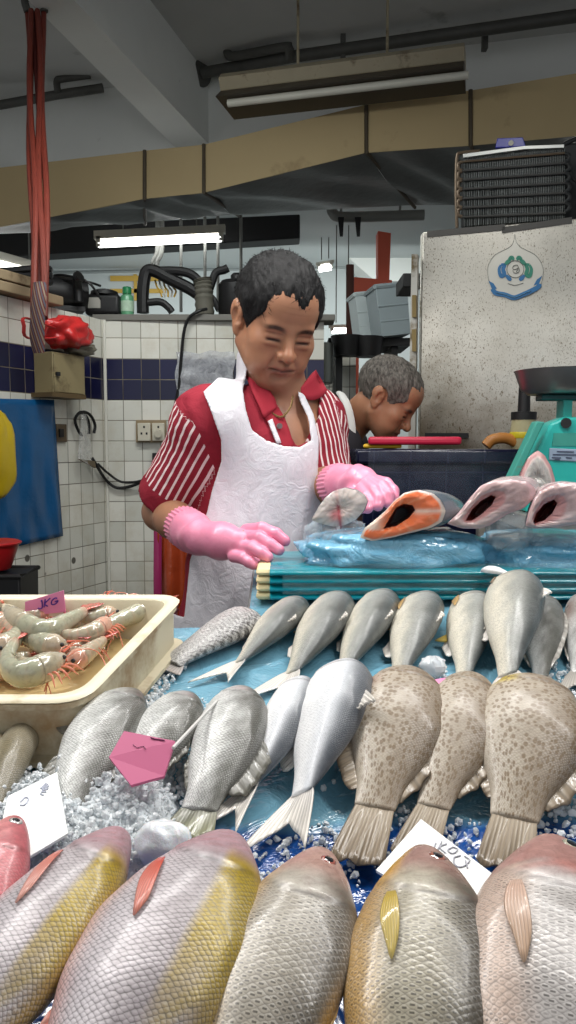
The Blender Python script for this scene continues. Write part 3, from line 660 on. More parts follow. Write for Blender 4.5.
cline([(140, 340), (190, 350), (240, 366), (290, 348), (330, 331)], .0025, mat('ribbon_pale', lin(120, 170, 204), .4), 'ribbon_line', .008, 30)
# coil unit on the freezer
cu = empty('condenser_coil', org+FM@Vector((.35, .2, zt_)), 'dark finned condenser coil with copper bends on top of the freezer', 'condenser')
M_fin = mat('fin_dark', lin(44, 46, 46), .5, metal=.4); M_fin2 = mat('fin_grey', lin(104, 108, 106), .5, metal=.4, var=.4, vs=40); M_cop = mat('dirty_copper', lin(96, 82, 66), .45, metal=.5)
M_ctube = mat('coil_tube', lin(74, 74, 72), .45, metal=.5)
def CQ(px, py, off=-.06): return FP(px, py, off)
build('backing', MB().prism([CQ(461, 156, -.10), CQ(566, 146, -.10), CQ(566, 222, -.10), CQ(461, 227, -.10)], fn*.06), M_fin, cu, smooth=0)
fins = MB()
for i in range(58):
    t = i/57; x = 464+100*t; y0 = 157-10*t+rnd.uniform(0, 1.5); y1 = 226-7*t
    fins.prism([CQ(x, y0, -.055), CQ(x+.55, y0, -.055), CQ(x+.55+rnd.uniform(-.3, .3), y1, -.055), CQ(x, y1, -.055)], fn*.05)
build('fins', fins, M_fin2, cu, smooth=0)
for i in range(7):
    y = 163+9.2*i
    pts = [CQ(461, y-1, -.05), CQ(566, y-10+.8*i, -.05)]
    build('tube', MB().tube(pts, .0042, 8), M_cop if i < 1 else M_ctube, cu)
    if i < 6:
        build('bend', MB().tube(spline([CQ(462, y-1, -.05), CQ(458.5, y+1, -.05), CQ(458.5, y+6, -.05), CQ(462, y+8, -.05)], 12), .0065, 8), M_cop, cu)
        build('bend', MB().tube(spline([CQ(565, y-10+.8*i, -.05), CQ(569, y-8+.8*i, -.05), CQ(569, y-4+.8*i, -.05), CQ(565, y-1+.8*i, -.05)], 12), .0065, 8), M_fin, cu)
build('side_pipe', MB().tube(spline([CQ(457, 228, -.05), CQ(456, 190, -.05), CQ(457, 158, -.05), CQ(461, 153, -.05), CQ(480, 151, -.05)], 24), .006, 8), M_cop, cu)
build('top_rail', MB().prism([CQ(463, 154, -.045), CQ(524, 146, -.045), CQ(564, 144.5, -.045), CQ(564, 147.5, -.045), CQ(524, 149, -.045), CQ(463, 157.5, -.045)], fn*.06), mat('rail_pale', lin(186, 188, 184), .4, metal=.4), cu, smooth=0)
bq = empty('blue_box', CQ(508, 149, -.08), 'small blue box with a white dot sitting on the condenser coil', 'box')
build('body', MB().prism([CQ(495, 148, -.06), CQ(526, 146.5, -.06), CQ(523, 137, -.06), CQ(497, 138, -.06)], fn*.07), mat('blue_plastic', lin(34, 40, 140), .35), bq, smooth=0, bevel=.003)
build('dot', MB().tube([CQ(511, 143, -.06), CQ(511, 143, -.054)], .009, 12), M_white, bq)
dk = empty('fan_housing', org+FM@Vector((FL_-.35, .3, zt_)), 'dark fan housing behind the condenser coil at the right edge', 'fan housing')
build('shell', MB().box(org+FM@Vector((FL_-.30, .34, zt_+.16)), (.34, .3, .32), FM), M_black, dk, bevel=.01)
build('wire', MB().tube(spline([CQ(560, 147), CQ(569, 142), CQ(577, 139), CQ(590, 138)], 12), .008, 8), M_rubber, dk)
build('wire', MB().tube(spline([CQ(566, 160), CQ(571, 172), CQ(575, 180), CQ(590, 190)], 12), .006, 8), M_rubber, dk)

# ------------------------------------------------------------------ tiled counter with board
ctr = empty('tiled_counter', Vector((.62, 2.19, 0)), 'navy tiled counter under the red cutting board', 'counter')
CT = PY(420, 449, 2.12).z
n = NT('navy_tile'); sp3 = n.node('ShaderNodeSeparateXYZ'); n.link(n.coord(), sp3.inputs[0])
g = n.math('MAXIMUM', n.math('ABSOLUTE', n.math('SUBTRACT', n.math('FRACT', n.math('DIVIDE', sp3.outputs[0], .098)), .5)), n.math('ABSOLUTE', n.math('SUBTRACT', n.math('FRACT', n.math('DIVIDE', sp3.outputs[2], .098)), .5)))
n.set(Base_Color=n.mix(lin(12, 15, 42), lin(34, 36, 58), n.ramp(g, [(.47, 0.0), (.49, 1.0)])), Roughness=.18); M_navytile = n.m
build('body', MB().box((.72, 2.19, CT/2-.02), (1.04, .20, CT-.04)), M_navytile, ctr, bevel=.004)
build('worktop', MB().box((.72, 2.19, CT-.02), (1.08, .24, .04)), M_navytile, ctr, bevel=.008)
rows = [[Vector((.21+.9*s, 2.06-.012-.016*abs(mnoise.noise(Vector((s*9, t*6, 3)))), CT-.005-.16*t+.006*mnoise.noise(Vector((s*7, 0, 2))))) for s in [k/40 for k in range(41)]] for t in [i/14 for i in range(15)]]
tag(build('plastic_film', MB().grid(rows), film('dark_clear_film', lin(190, 200, 220), .05, .1, .8, 14), smooth=180, loc=(.6, 2.05, CT-.1)), 'clear plastic film hanging over the front of the navy counter', 'film')
def board(name, label, pix, Y0, th, m, dep):
    P = [PY(x, y, Y0) for x, y in pix]; zb_ = CT+.002
    a, c = P[0], P[1]
    pts = [(a.x, Y0), (c.x, Y0), (c.x+.01, Y0+dep), (a.x+.02, Y0+dep)]
    o = build(name, MB().hexa([Vector((x, y, zb_)) for x, y in pts]+[Vector((x, y, zb_+th)) for x, y in pts]), m, bevel=.008, seg=3, loc=(a.x, Y0, zb_)); return o
def slabtop(z, th): return z+th
tag(board('cutting_board', 'yellow cutting board lying under the red one on the navy counter', ((363, 449), (402, 449)), 2.10, .012, mat('yellow_board', lin(214, 172, 20), .4), .17), 'yellow cutting board sticking out under the red board on the navy counter', 'cutting board')
o = board('cutting_board', '', ((368, 446), (462, 446)), 2.085, .022, mat('red_board', lin(196, 30, 66), .38, var=.08, bump=.1), .19); o.location.z += .009
tag(o, 'red cutting board on the navy counter in front of the grey haired man', 'cutting board')
hh = PY(505, 440, 2.3)
tag(build('orange_hose', MB().tube(spline([PY(486, 446, 2.25), PY(492, 440, 2.25), PY(504, 438, 2.25), PY(515, 442, 2.25), PY(526, 452, 2.25), PY(534, 462, 2.2)], 24), .016, 12), mat('orange_tube', lin(176, 116, 52), .4), loc=hh), 'arched orange hose lying on the counter before the bottle', 'hose')
bp = PY(523, 447, 2.26); bp.z = CT
bt = empty('sauce_bottle', bp, 'clear bottle with tall black cap and yellow band on the navy counter', 'bottle')
k2 = 2.4/FPX
build('body', MB().lathe(bp, [(.001, 0), (.034, 0), (.037, .01), (.037, .055), (.034, .075), (.034, .085), (.001, .085)], 24), mat('cloudy_plastic', lin(176, 170, 132), .25, var=.25, vs=24), bt)
build('band', MB().lathe(bp+Vector((0, 0, .03)), [(.0375, 0), (.0385, .002), (.0385, .016), (.0375, .018)], 24), mat('yellow_band', lin(206, 188, 40), .4), bt)
build('collar', MB().lathe(bp+Vector((0, 0, .083)), [(.001, 0), (.036, 0), (.036, .022), (.02, .024), (.001, .024)], 24), M_rubber, bt)
build('spout', MB().lathe(bp+Vector((0, 0, .105)), [(.018, 0), (.016, .07), (.012, .075), (.001, .075)], 16), M_rubber, bt)

# ------------------------------------------------------------------ weighing scale
M_turq = mat('turquoise_enamel', lin(38, 176, 166), .35, var=.08, dirt=lin(90, 130, 112), ds=8, dth=.68)
M_turqd = mat('worn_turquoise', lin(60, 150, 136), .5, var=.2, dirt=lin(120, 96, 70), ds=14, dth=.6)
YS = 1.78
sb = PY(600, 512, YS); sb.x = PY(584, 512, YS).x
sc_ = empty('weighing_scale', Vector((sb.x, YS+.12, sb.z)), 'turquoise weighing scale with a dark steel pan at the right edge', 'scale')
build('housing', MB().prism([PY(525, 512, YS), PY(644, 512, YS), PY(630, 424, YS), PY(600, 417, YS), PY(566, 417, YS), PY(551, 423, YS), PY(537, 452, YS)], (0, .07, 0)), M_turq, sc_, smooth=0, bevel=.006)
build('side_plate', MB().prism([PY(507, 484, YS-.03), PY(515, 484, YS-.03), PY(545, 422, YS-.03), PY(537, 421, YS-.03)], (0, .04, 0)), M_turqd, sc_, smooth=0, bevel=.003)
build('worn_panel', MB().prism([PY(554, 433, YS-.002), PY(590, 433, YS-.002), PY(590, 446, YS-.002), PY(552, 446, YS-.002)], (0, .003, 0)), M_turqd, sc_, smooth=0)
lp_ = build('label_plate', MB().prism([PY(549.5, 448, YS-.004), PY(584, 449.5, YS-.004), PY(584, 462, YS-.004), PY(549, 460, YS-.004)], (0, .004, 0)), mat('grey_plate', lin(150, 166, 186), .35), sc_, smooth=0, bevel=.002)
for y, a, c in ((451, 557, 574), (454, 553, 580), (457, 552, 561), (457, 566, 572), (459, 555, 560)):
    build('printed_line', MB().prism([PY(a, y, YS-.006), PY(c, y+.4, YS-.006), PY(c, y+1.4, YS-.006), PY(a, y+1, YS-.006)], (0, .0015, 0)), mat('plate_print', lin(60, 64, 90), .5), lp_, smooth=0)
build('post', MB().prism([PY(563, 420, YS+.06), PY(572, 420, YS+.06), PY(573, 396, YS+.06), PY(564, 396, YS+.06)], (0, .05, 0)), M_turq, sc_, smooth=0, bevel=.002)
build('knuckle', MB().tube([PY(566, 423, YS-.01), PY(566, 423, YS+.06)], .012, 12), M_rubber, sc_)
cpan = PY(566, 397, YS+.08)
build('pan_support', MB().box(cpan+Vector((-.0, 0, -.002)), (.13, .05, .014)), mat('dark_turquoise', lin(24, 80, 80), .4), sc_, bevel=.003)
pr_ = 50/FPX*YS*1.06
build('pan', MB().lathe(cpan+Vector((0, 0, .006)), [(.001, 0), (pr_*.72, 0), (pr_*.86, .012), (pr_*.98, .052), (pr_*1.0, .055), (pr_*.965, .055), (pr_*.84, .018), (pr_*.7, .006), (.001, .006)], 48), mat('dark_steel', lin(140, 138, 138), .3, metal=.75, var=.25, vs=12), sc_)
st_ = empty('side_table', Vector((sb.x+.05, YS+.12, 0)), 'steel side table under the turquoise scale', 'table')
build('top', MB().box((sb.x+.08, YS+.1, sb.z-.02), (.46, .34, .036)), M_steelp, st_, bevel=.004)
for dx in (-.17, .33):
    for dy in (-.04, .24): build('leg', MB().box((sb.x+dx, YS+dy, (sb.z-.04)/2), (.03, .03, sb.z-.04)), M_steelp, st_)

# ------------------------------------------------------------------ red basin, black crate, orange apron behind the man
p = PY(-6, 572, 2.5)
kb = empty('black_crate', Vector((p.x, p.y, 0)), 'black plastic crate under the red basin at the left edge', 'crate')
zt2 = PY(-6, 572, 2.5).z
hw = .115
build('shell', MB().hexa([p+Vector((-hw*.9, -hw*.7, -zt2)), p+Vector((hw*.9, -hw*.7, -zt2)), p+Vector((hw*.9, hw*.7, -zt2)), p+Vector((-hw*.9, hw*.7, -zt2)), p+Vector((-hw, -hw*.8, 0)), p+Vector((hw, -hw*.8, 0)), p+Vector((hw, hw*.8, 0)), p+Vector((-hw, hw*.8, 0))]), M_rubber, kb, bevel=.006)
build('rim', MB().tube([p+Vector((-hw, -hw*.8, 0)), p+Vector((hw, -hw*.8, 0)), p+Vector((hw, hw*.8, 0)), p+Vector((-hw, hw*.8, 0)), p+Vector((-hw, -hw*.8, 0))], .008, 8), M_rubber, kb)
pb = p+Vector((-.012, 0, .009))
rbn = empty('basin', pb, 'red plastic basin standing on the black crate at the left edge', 'basin')
M_redp = mat('red_plastic', lin(176, 26, 30), .35)
build('bowl', MB().lathe(pb, [(.001, 0), (.06, 0), (.066, .006), (.09, .075), (.092, .085), (.086, .085), (.06, .012), (.001, .01)], 36), M_redp, rbn)
build('rim', MB().lathe(pb+Vector((0, 0, .082)), [(.088, 0), (.098, .0), (.100, .005), (.092, .009), (.088, .008)], 36), M_redp, rbn)
pa = PY(176, 525, 1.95)
oa = empty('orange_apron', pa, 'orange plastic apron with magenta edge hanging behind the man in front', 'apron')
rows = []
for i in range(21):
    t = i/20; row = []
    for k in range(13):
        s = k/12; q = PY(158+46*s+2*t, 502+170*t, 1.95); row.append(q+Vector((0, .02*mnoise.noise(Vector((s*5, t*3, 2)))+.012*math.sin(s*17), 0)))
    rows.append(row)
M_orp = mat('orange_plastic', lin(160, 66, 34), .25, var=.2, vs=12, bump=.6, bs=20, bd=.008)
build('sheet', MB().grid(rows), M_orp, oa, smooth=180, solid=.003)
rows = [[PY(153+8*s+2*t, 495+175*t, 1.94)+Vector((0, .006*math.sin(t*9), 0)) for s in (0, .5, 1)] for t in [i/20 for i in range(21)]]
build('edge_band', MB().grid(rows), mat('magenta_plastic', lin(150, 40, 92), .3, bump=.3), oa, smooth=180, solid=.004)
build('hanger_rod', MB().tube([PY(150, 497, 1.97), PY(240, 500, 1.97)], .006, 8), M_gpipe, oa)
pq_ = PY(236, 500, 1.97); build('stand_post', MB().tube([Vector((pq_.x, 1.97, 0)), pq_], .009, 8), M_gpipe, oa); build('stand_base', MB().box((pq_.x, 1.97, .01), (.3, .2, .02)), M_gpipe, oa)
# ================================================================== DISPLAY TABLE
M_tabl = mat('table_steel', lin(150, 152, 150), .4, metal=.6, var=.15)
tb = empty('display_table', Vector((.1, .8, 0)), 'sloping steel display table under the blue sheet and the fish', 'table')
Y0_, Y1_ = .18, 1.42
TL_ = [(-1.0, Y0_), (1.15, Y0_), (1.15, Y1_), (-.065, Y1_), (-.065, 1.125), (-1.0, 1.125)]
build('top', MB().prism([Vector((x, y, tz(y)-.045)) for x, y in TL_], (0, 0, .033)), M_tabl, tb, smooth=0, bevel=.003)
for x in (-.9, 1.05):
    for y in ((.25, 1.08) if x < 0 else (.25, 1.34)): build('leg', MB().box((x, y, (tz(y)-.04)/2), (.05, .05, tz(y)-.04)), M_tabl, tb)
build('front_panel', MB().box((.08, Y0_+.01, tz(Y0_)-.14), (2.1, .015, .2)), M_tabl, tb)
n = NT('blue_table_sheet'); co = n.coord()
f1 = n.noise(7, 4, .6, co, .6)
sp4 = n.node('ShaderNodeSeparateXYZ'); n.link(co, sp4.inputs[0])
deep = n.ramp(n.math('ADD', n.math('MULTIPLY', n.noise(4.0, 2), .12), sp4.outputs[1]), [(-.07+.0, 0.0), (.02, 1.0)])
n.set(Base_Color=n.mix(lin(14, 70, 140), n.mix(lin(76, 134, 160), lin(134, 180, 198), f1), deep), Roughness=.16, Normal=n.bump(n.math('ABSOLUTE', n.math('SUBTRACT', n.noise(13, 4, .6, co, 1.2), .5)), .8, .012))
n.b.inputs['Specular IOR Level'].default_value = .7
M_sheet = n.m
def sheet_grid(x0, x1, y0, y1, nx, ny):
    return MB().grid([[Vector((x, y, tz(y)-.012+.004 + .006*abs(mnoise.noise(Vector((x*9, y*7, 0)))) + .006*abs(mnoise.noise(Vector((x*19, y*16, 5)))))) for x in np.linspace(x0, x1, nx)] for y in np.linspace(y0, y1, ny)])
shm = sheet_grid(-1.0, 1.13, Y0_, 1.12, 150, 80); sh2 = sheet_grid(-.06, 1.13, 1.12, 1.40, 84, 28); shm.add(sh2.v, sh2.f)
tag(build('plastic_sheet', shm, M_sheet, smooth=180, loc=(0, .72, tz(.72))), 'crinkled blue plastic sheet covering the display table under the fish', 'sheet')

# ================================================================== FISH
def smooth_interp(x, xp, fp):
    x = np.asarray(x, float); r = np.interp(x, xp, fp)
    xx = np.linspace(0, 1, 201); yy = np.interp(xx, xp, fp)
    k = np.ones(13)/13; yp = np.concatenate([2*yy[0]-yy[6:0:-1], yy, 2*yy[-1]-yy[-2:-8:-1]]); ys_ = np.convolve(yp, k, 'valid')
    return np.maximum(np.interp(x, xx, ys_), .004)
def vn(a, b, seed=0.0):           # cheap smooth 2-D variation in [-1,1]
    return (np.sin(a*3.1+seed)*np.cos(b*2.7+seed*1.7)+np.sin(a*7.3+b*4.1+seed*2.3)*.6+np.sin(b*11.7-a*5.9+seed*.7)*.4)/2.0
def fishmat(name, scale=.006, edge=.45, bumpk=.5, spots=None, spotcol=None, dash=False, rough=.3, metal=.1, fine=.1, coat=.35):
    n = NT(name); col = n.node('ShaderNodeVertexColor', layer_name='Col').outputs[0]
    ms = n.node('ShaderNodeSeparateColor'); n.link(n.node('ShaderNodeVertexColor', layer_name='Mask').outputs[0], ms.inputs[0]); sc = ms.outputs[0]
    uv = n.coord('UV'); wob = n.node('ShaderNodeVectorMath', operation='ADD'); nz = n.node('ShaderNodeTexNoise'); nz.inputs['Scale'].default_value = 24; n.link(uv, nz.inputs[0])
    sub = n.node('ShaderNodeVectorMath', operation='SCALE'); sub.inputs[3].default_value = scale*.9; n.link(nz.outputs['Color'], sub.inputs[0])
    n.link(uv, wob.inputs[0]); n.link(sub.outputs[0], wob.inputs[1])
    q = n.map(wob.outputs[0], (1/scale, 1/scale*.8, 1), (0, 0, PI/4))
    vx = n.n.new('ShaderNodeTexVoronoi'); vx.inputs['Scale'].default_value = .75; vx.inputs['Randomness'].default_value = .30; n.link(q, vx.inputs['Vector'])
    d = vx.outputs['Distance']
    dl = n.node('ShaderNodeVectorMath', operation='SUBTRACT'); n.link(q, dl.inputs[0]); n.link(vx.outputs['Position'], dl.inputs[1])
    def along(v):
        x = n.node('ShaderNodeVectorMath', operation='DOT_PRODUCT'); x.inputs[1].default_value = v; n.link(dl.outputs[0], x.inputs[0]); return x.outputs['Value']
    t_ = along((.7071, .7071, 0)); w_ = n.math('ABSOLUTE', along((-.7071, .7071, 0)))
    h = n.math('ADD', n.math('MULTIPLY', t_, .75), n.math('MULTIPLY', n.ramp(d, [(.1, 1.0), (.65, 0.0)]), .35))      # each scale overlaps the next one tailward
    e = n.math('MULTIPLY', n.math('MULTIPLY', n.ramp(d, [(.34, 0.0), (.62, 1.0)]), n.ramp(n.math('ADD', t_, .5), [(.30, .35), (.75, 1.0)])), sc)
    big = n.noise(16, 4, .6)
    c = n.mix(col, n.mix(col, (.10, .09, .085), .9), n.math('MULTIPLY', e, edge))
    hl = n.math('MULTIPLY', n.math('MULTIPLY', n.ramp(n.math('ADD', t_, .5), [(.25, 1.0), (.55, 0.0)]), sc), n.ramp(big, [(.40, 0.0), (.66, .5)]))  # broken highlights painted into the colour at the front of each scale
    c = n.mix(c, n.mix(col, (1, 1, 1), .5), hl)
    hd_ = n.math('MULTIPLY', n.math('SUBTRACT', 1.0, sc), n.ramp(n.noise(75, 5, .7, None, 1.5), [(.45, 0.0), (.70, .55)]))
    c = n.mix(c, n.mix(c, (.12, .03, .03), .6), hd_)
    if dash:
        dk = n.math('MULTIPLY', n.ramp(n.math('ABSOLUTE', n.math('ADD', t_, .12)), [(.16, 1.0), (.30, 0.0)]), n.ramp(w_, [(.24, 1.0), (.40, 0.0)]))
        dk = n.math('MULTIPLY', dk, n.math('MULTIPLY', sc, n.ramp(n.noise(30, 3), [(.36, .15), (.56, 1.0)])))
        c = n.mix(c, n.mix(col, (.04, .035, .03), .85), n.math('MULTIPLY', dk, dash))
    if spots:
        sd = n.voro(1.0, rnd=.75, vec=n.map(uv, (spots*.8, spots*1.15, 1)))
        c = n.mix(c, spotcol, n.math('MULTIPLY', n.ramp(sd, [(.34, .8), (.52, 0.0)]), ms.outputs[1]))
    c = n.mix(c, n.mix(c, (.0, .0, .0), .35), n.ramp(n.noise(430, 3, .7), [(.46, 0.0), (.70, min(1, fine*4))]))
    n.set(Base_Color=c, Roughness=n.ramp(n.noise(35, 3), [(.3, rough*.7), (.7, min(1, rough*1.5))]), Metallic=metal, Coat_Weight=coat*.55, Coat_Roughness=.16)
    hb = n.math('ADD', n.math('MULTIPLY', h, n.math('MULTIPLY', sc, 2.0)), n.math('ADD', n.math('MULTIPLY', n.noise(300, 3), .35), n.math('MULTIPLY', n.noise(45, 3), .9)))
    n.set(Normal=n.bump(hb, bumpk, scale*.18)); n.b.inputs['Specular IOR Level'].default_value = .6
    return n.m
def finmat(name, rays=60, a=.9):
    n = NT(name); col = n.node('ShaderNodeVertexColor', layer_name='Col').outputs[0]
    uv = n.node('ShaderNodeSeparateXYZ'); n.link(n.coord('UV'), uv.inputs[0])
    wv = n.math('SINE', n.math('MULTIPLY', uv.outputs[0], rays))
    s = n.ramp(wv, [(.35, 0.0), (.9, 1.0)])
    c = n.mix(col, n.mix(col, (.08, .07, .06), .30), s)
    n.set(Base_Color=c, Roughness=.3, Coat_Weight=.3, Normal=n.bump(wv, .22, .001), Alpha=a)
    return n.m
M_fin_ = finmat('fish_fin', 75, .95)
M_pfin = finmat('pectoral_fin_skin', 46, .72)
M_eye = attrmat('fish_eye', .08, coat=1.0, var=0)
def uvset(o, uv):
    l = o.data.uv_layers.new(name='UVMap'); idx = np.empty(len(o.data.loops), np.int32); o.data.loops.foreach_get('vertex_index', idx)
    l.data.foreach_set('uv', np.asarray(uv, np.float32)[idx].ravel())

PROF = {
 'snapper': dict(s=[0,.03,.08,.16,.28,.42,.58,.74,.88,1], up=[.05,.20,.38,.64,.92,1,.90,.62,.34,.24], lo=[.05,.16,.30,.52,.80,.97,.92,.64,.34,.24], w=[.22,.50,.68,.82,.95,1,.88,.58,.28,.07]),
 'grouper': dict(s=[0,.03,.08,.16,.28,.42,.58,.74,.88,1], up=[.10,.26,.42,.62,.84,.98,.97,.70,.44,.36], lo=[.10,.26,.42,.62,.84,.98,.95,.68,.44,.36], w=[.2,.5,.7,.86,1,1,.88,.60,.32,.08]),
 'barra':   dict(s=[0,.03,.08,.16,.28,.42,.58,.74,.88,1], up=[.08,.22,.38,.62,.92,1,.96,.78,.54,.46], lo=[.08,.22,.40,.62,.90,1,.98,.80,.54,.46], w=[.2,.5,.68,.86,1,1,.88,.62,.36,.08]),
 'mullet':  dict(s=[0,.03,.08,.16,.28,.42,.58,.74,.88,1], up=[.08,.30,.50,.74,.94,1,.93,.70,.42,.28], lo=[.08,.30,.50,.74,.95,1,.92,.68,.40,.28], w=[.15,.45,.66,.86,1,1,.88,.6,.34,.08]),
 'chunk':   dict(s=[0,.01,.08,.16,.28,.42,.58,.74,.88,1], up=[.8,.92,1,1,.97,.88,.76,.64,.56,.52], lo=[.8,.92,1,1,.97,.88,.76,.64,.56,.52], w=[.8,.95,1,1,.95,.85,.7,.55,.42,.2]),
}
def fish(label, nose, tail=None, via=None, L=None, H=.1, W=.06, roll=90, dz=(0, 0), bend=0.0, prof='snapper', colf=None, m=None, scales=1.0, head=.27,
         tailf=('trunc', .16, 1.0), finc=None, dorsal=(.32, .92, .16, .0), anal=(.62, .90, .14), pect=None, pelv=None, eye=None, spot=None, group='fish laid out on the display table',
         cat='fish', name='fish', gill=.045, mouth=True, nfd=1.0, dz_abs=None, tailcol=None, arch=0.0):
    A0 = PT(nose[0], nose[1], dz[0]+W*.3)
    if tail is not None: A1 = PT(tail[0], tail[1], dz[1]+.006)
    else:
        A1 = PT(via[0], via[1], dz[1]+W*.4)
    A0 = A0 - TN*W*.3 - TN*dz[0] if True else A0
    A1 = A1 - TN*((.006 if tail is not None else W*.4)+dz[1])
    ax = (A1-A0); 
    if L is None: L = ax.length
    ax.normalize()                # nose -> tail
    fwd = -ax; R = fwd.cross(TN).normalized(); N = TN
    tl = tailf[1]*L if tailf else 0.0; Lb = L-tl
    P = PROF[prof]; ns, nr = 84, 44
    s = np.linspace(0, 1, ns)**1.15
    up = smooth_interp(s, P['s'], P['up'])*H/2; lo = smooth_interp(s, P['s'], P['lo'])*H/2; hw = smooth_interp(s, P['s'], P['w'])*W/2
    if prof != 'chunk':
        cap = np.clip(s/.025, 0, 1)**.5; up *= cap; lo *= cap; hw *= cap
    ra = math.radians(roll); cr, sr = math.cos(ra), math.sin(ra)
    D = np.array(R*sr + N*cr); Lt = np.array(N*sr - R*cr)
    ext = np.sqrt((cr*lo)**2 + (sr*hw)**2)
    k = np.ones(9)/9; ext_s = np.convolve(np.pad(ext, 4, mode='edge'), k, 'valid')
    t_ = s*Lb/L
    A0n, axn, Rn, Nn = (np.array(v) for v in (A0, ax, R, N))
    lift = dz[0]*(1-t_)+dz[1]*t_ + arch*np.sin(PI*t_)
    cen = A0n + axn*(s*Lb)[:, None] + Rn*(bend*L*np.sin(PI*t_))[:, None] + Nn*(ext_s*.92+lift)[:, None]
    phi = -PI/2 + 2*PI*np.arange(nr+1)/nr
    dc, tp = np.cos(phi), np.sin(phi)
    S, DC = np.meshgrid(s, dc, indexing='ij'); TP = np.tile(tp, (ns, 1))
    sg = head - .055*DC**2 + .02*DC
    g = np.clip((S-.06)/(sg-.06), 0, 1); gm = np.where(S < sg, g**1.5, np.clip(1-(S-sg)/.015, 0, 1))
    face = np.clip(np.abs(TP)*1.6-.2, 0, 1)
    rad = 1 + gill*gm*face
    ex = 0.92
    uph = np.where(DC > 0, up[:, None], lo[:, None])
    a = np.sign(DC)*np.abs(DC)**ex*uph*rad; b = np.sign(TP)*np.abs(TP)**ex*hw[:, None]*rad
    if mouth:
        mlin = np.exp(-((DC+.10+.9*S)/.09)**2)*np.clip(1-S/.10, 0, 1)*(TP > 0); b -= mlin*W*.02; a *= 1-mlin*.05
    V = cen[:, None, :] + D*a[..., None] + Lt*b[..., None]
    flat = np.einsum('ijk,k->ij', V-A0n, Nn); lim = (lift+.0015)[:, None]       # press on the sheet
    V = V + Nn*np.maximum(0, lim-flat)[..., None]
    verts = V.reshape(-1, 3); n1 = nr+1
    faces = [(i*n1+j, i*n1+j+1, (i+1)*n1+j+1, (i+1)*n1+j) for i in range(ns-1) for j in range(nr)]
    c0 = len(verts); verts = np.vstack([verts, cen[:1], cen[-1:]])
    faces += [(c0, j+1, j) for j in range(nr)] + [(c0+1, (ns-1)*n1+j, (ns-1)*n1+j+1) for j in range(nr)]
    mb = MB(); mb.v = [Vector(v) for v in verts]; mb.f = faces
    mid = Vector(cen[ns//2]); base = mid - N*float(np.einsum('k,k', cen[ns//2]-A0n, Nn))
    root = empty(name, base, label, cat, group)
    body = build('body', mb, m, root, smooth=180)
    cols = colf(S, DC, TP)        # (ns,nr+1,3)
    msk = np.zeros((ns, n1, 3)); sm_ = np.clip((S-sg-.0)/.03, 0, 1)*scales
    if prof == 'chunk': sm_ = np.ones_like(S)*scales
    msk[..., 0] = sm_; msk[..., 1] = np.clip((S-.05)/.1, 0, 1)*np.clip(1.15-np.abs(DC+.75)*0-np.clip(-DC-.55, 0, 1)*2.5, 0, 1)
    if gill and prof != 'chunk':
        gl = np.exp(-((S-sg-.008)/.007)**2)*(TP > 0)*np.clip(1-np.abs(DC)**4, 0, 1)
        cols = cols*(1-.6*gl[..., None])
        hn = np.clip((sg-S)/.03, 0, 1)*(.5+.5*vn(S*60, DC*9, 3.3))*(.5+.5*vn(S*23, DC*4, 7.1)); cols = cols*(1-.38*hn[..., None])
    if mouth: cols = cols*(1-.6*np.clip(mlin, 0, 1)[..., None])
    cols = np.vstack([cols.reshape(-1, 3), cols[0, nr//2][None], cols[-1, nr//2][None]])
    setcol(body, np.clip(cols, 0, 1)); setcol(body, np.vstack([msk.reshape(-1, 3), [[scales if prof == 'chunk' else 0, 0, 0]]*2]), 'Mask')
    U = S*Lb; VV = np.tile(np.arange(n1)/nr*(H+W)*1.35, (ns, 1))
    uvset(body, np.vstack([np.stack([U, VV], -1).reshape(-1, 2), [[0, 0], [Lb, 0]]]))
    if prof == 'chunk':
        cutm = bpy.data.materials.get('cut_flesh') or mat('cut_flesh', lin(206, 178, 170), .3, var=.2, vs=30, coat=.3)
        body.data.materials.append(cutm)
        for p in body.data.polygons[(ns-1)*nr:(ns-1)*nr+nr]: p.material_index = 1
    Dv, Lv = Vector(D), Vector(Lt)
    def at(ss, d, l=0.0):         # surface-ish point: d,l in units of local half sizes
        i = np.interp(ss, s, np.arange(ns)); c = Vector([np.interp(ss, s, cen[:, q]) for q in range(3)])
        h_ = np.interp(ss, s, up if d > 0 else lo); w_ = np.interp(ss, s, hw)
        return c + Dv*(d*h_) + Lv*(l*w_)
    def finobj(nm, rows, cin, cout, par=root, m_=M_fin_, th=.0014):
        mb2 = MB().grid(rows); o = build(nm, mb2, m_, par, smooth=180, solid=th, recalc=False)
        nR, nC = len(rows), len(rows[0]); cc = []; uvs = []
        for i in range(nR):
            for j in range(nC):
                t = j/(nC-1); cc.append([cin[q]*(1-t)+cout[q]*t for q in range(3)]); uvs.append((i/(nR-1)*nfd, t))
        setcol(o, np.array(cc)); uvset(o, uvs); return o
    fc = finc or ((.35, .33, .3), (.5, .47, .42))
    tc = tailcol or fc
    def keep_up(p, mn=.002):      # keep a fin point above the table
        h = (p-A0).dot(N); return p if h > mn else p + N*(mn-h)
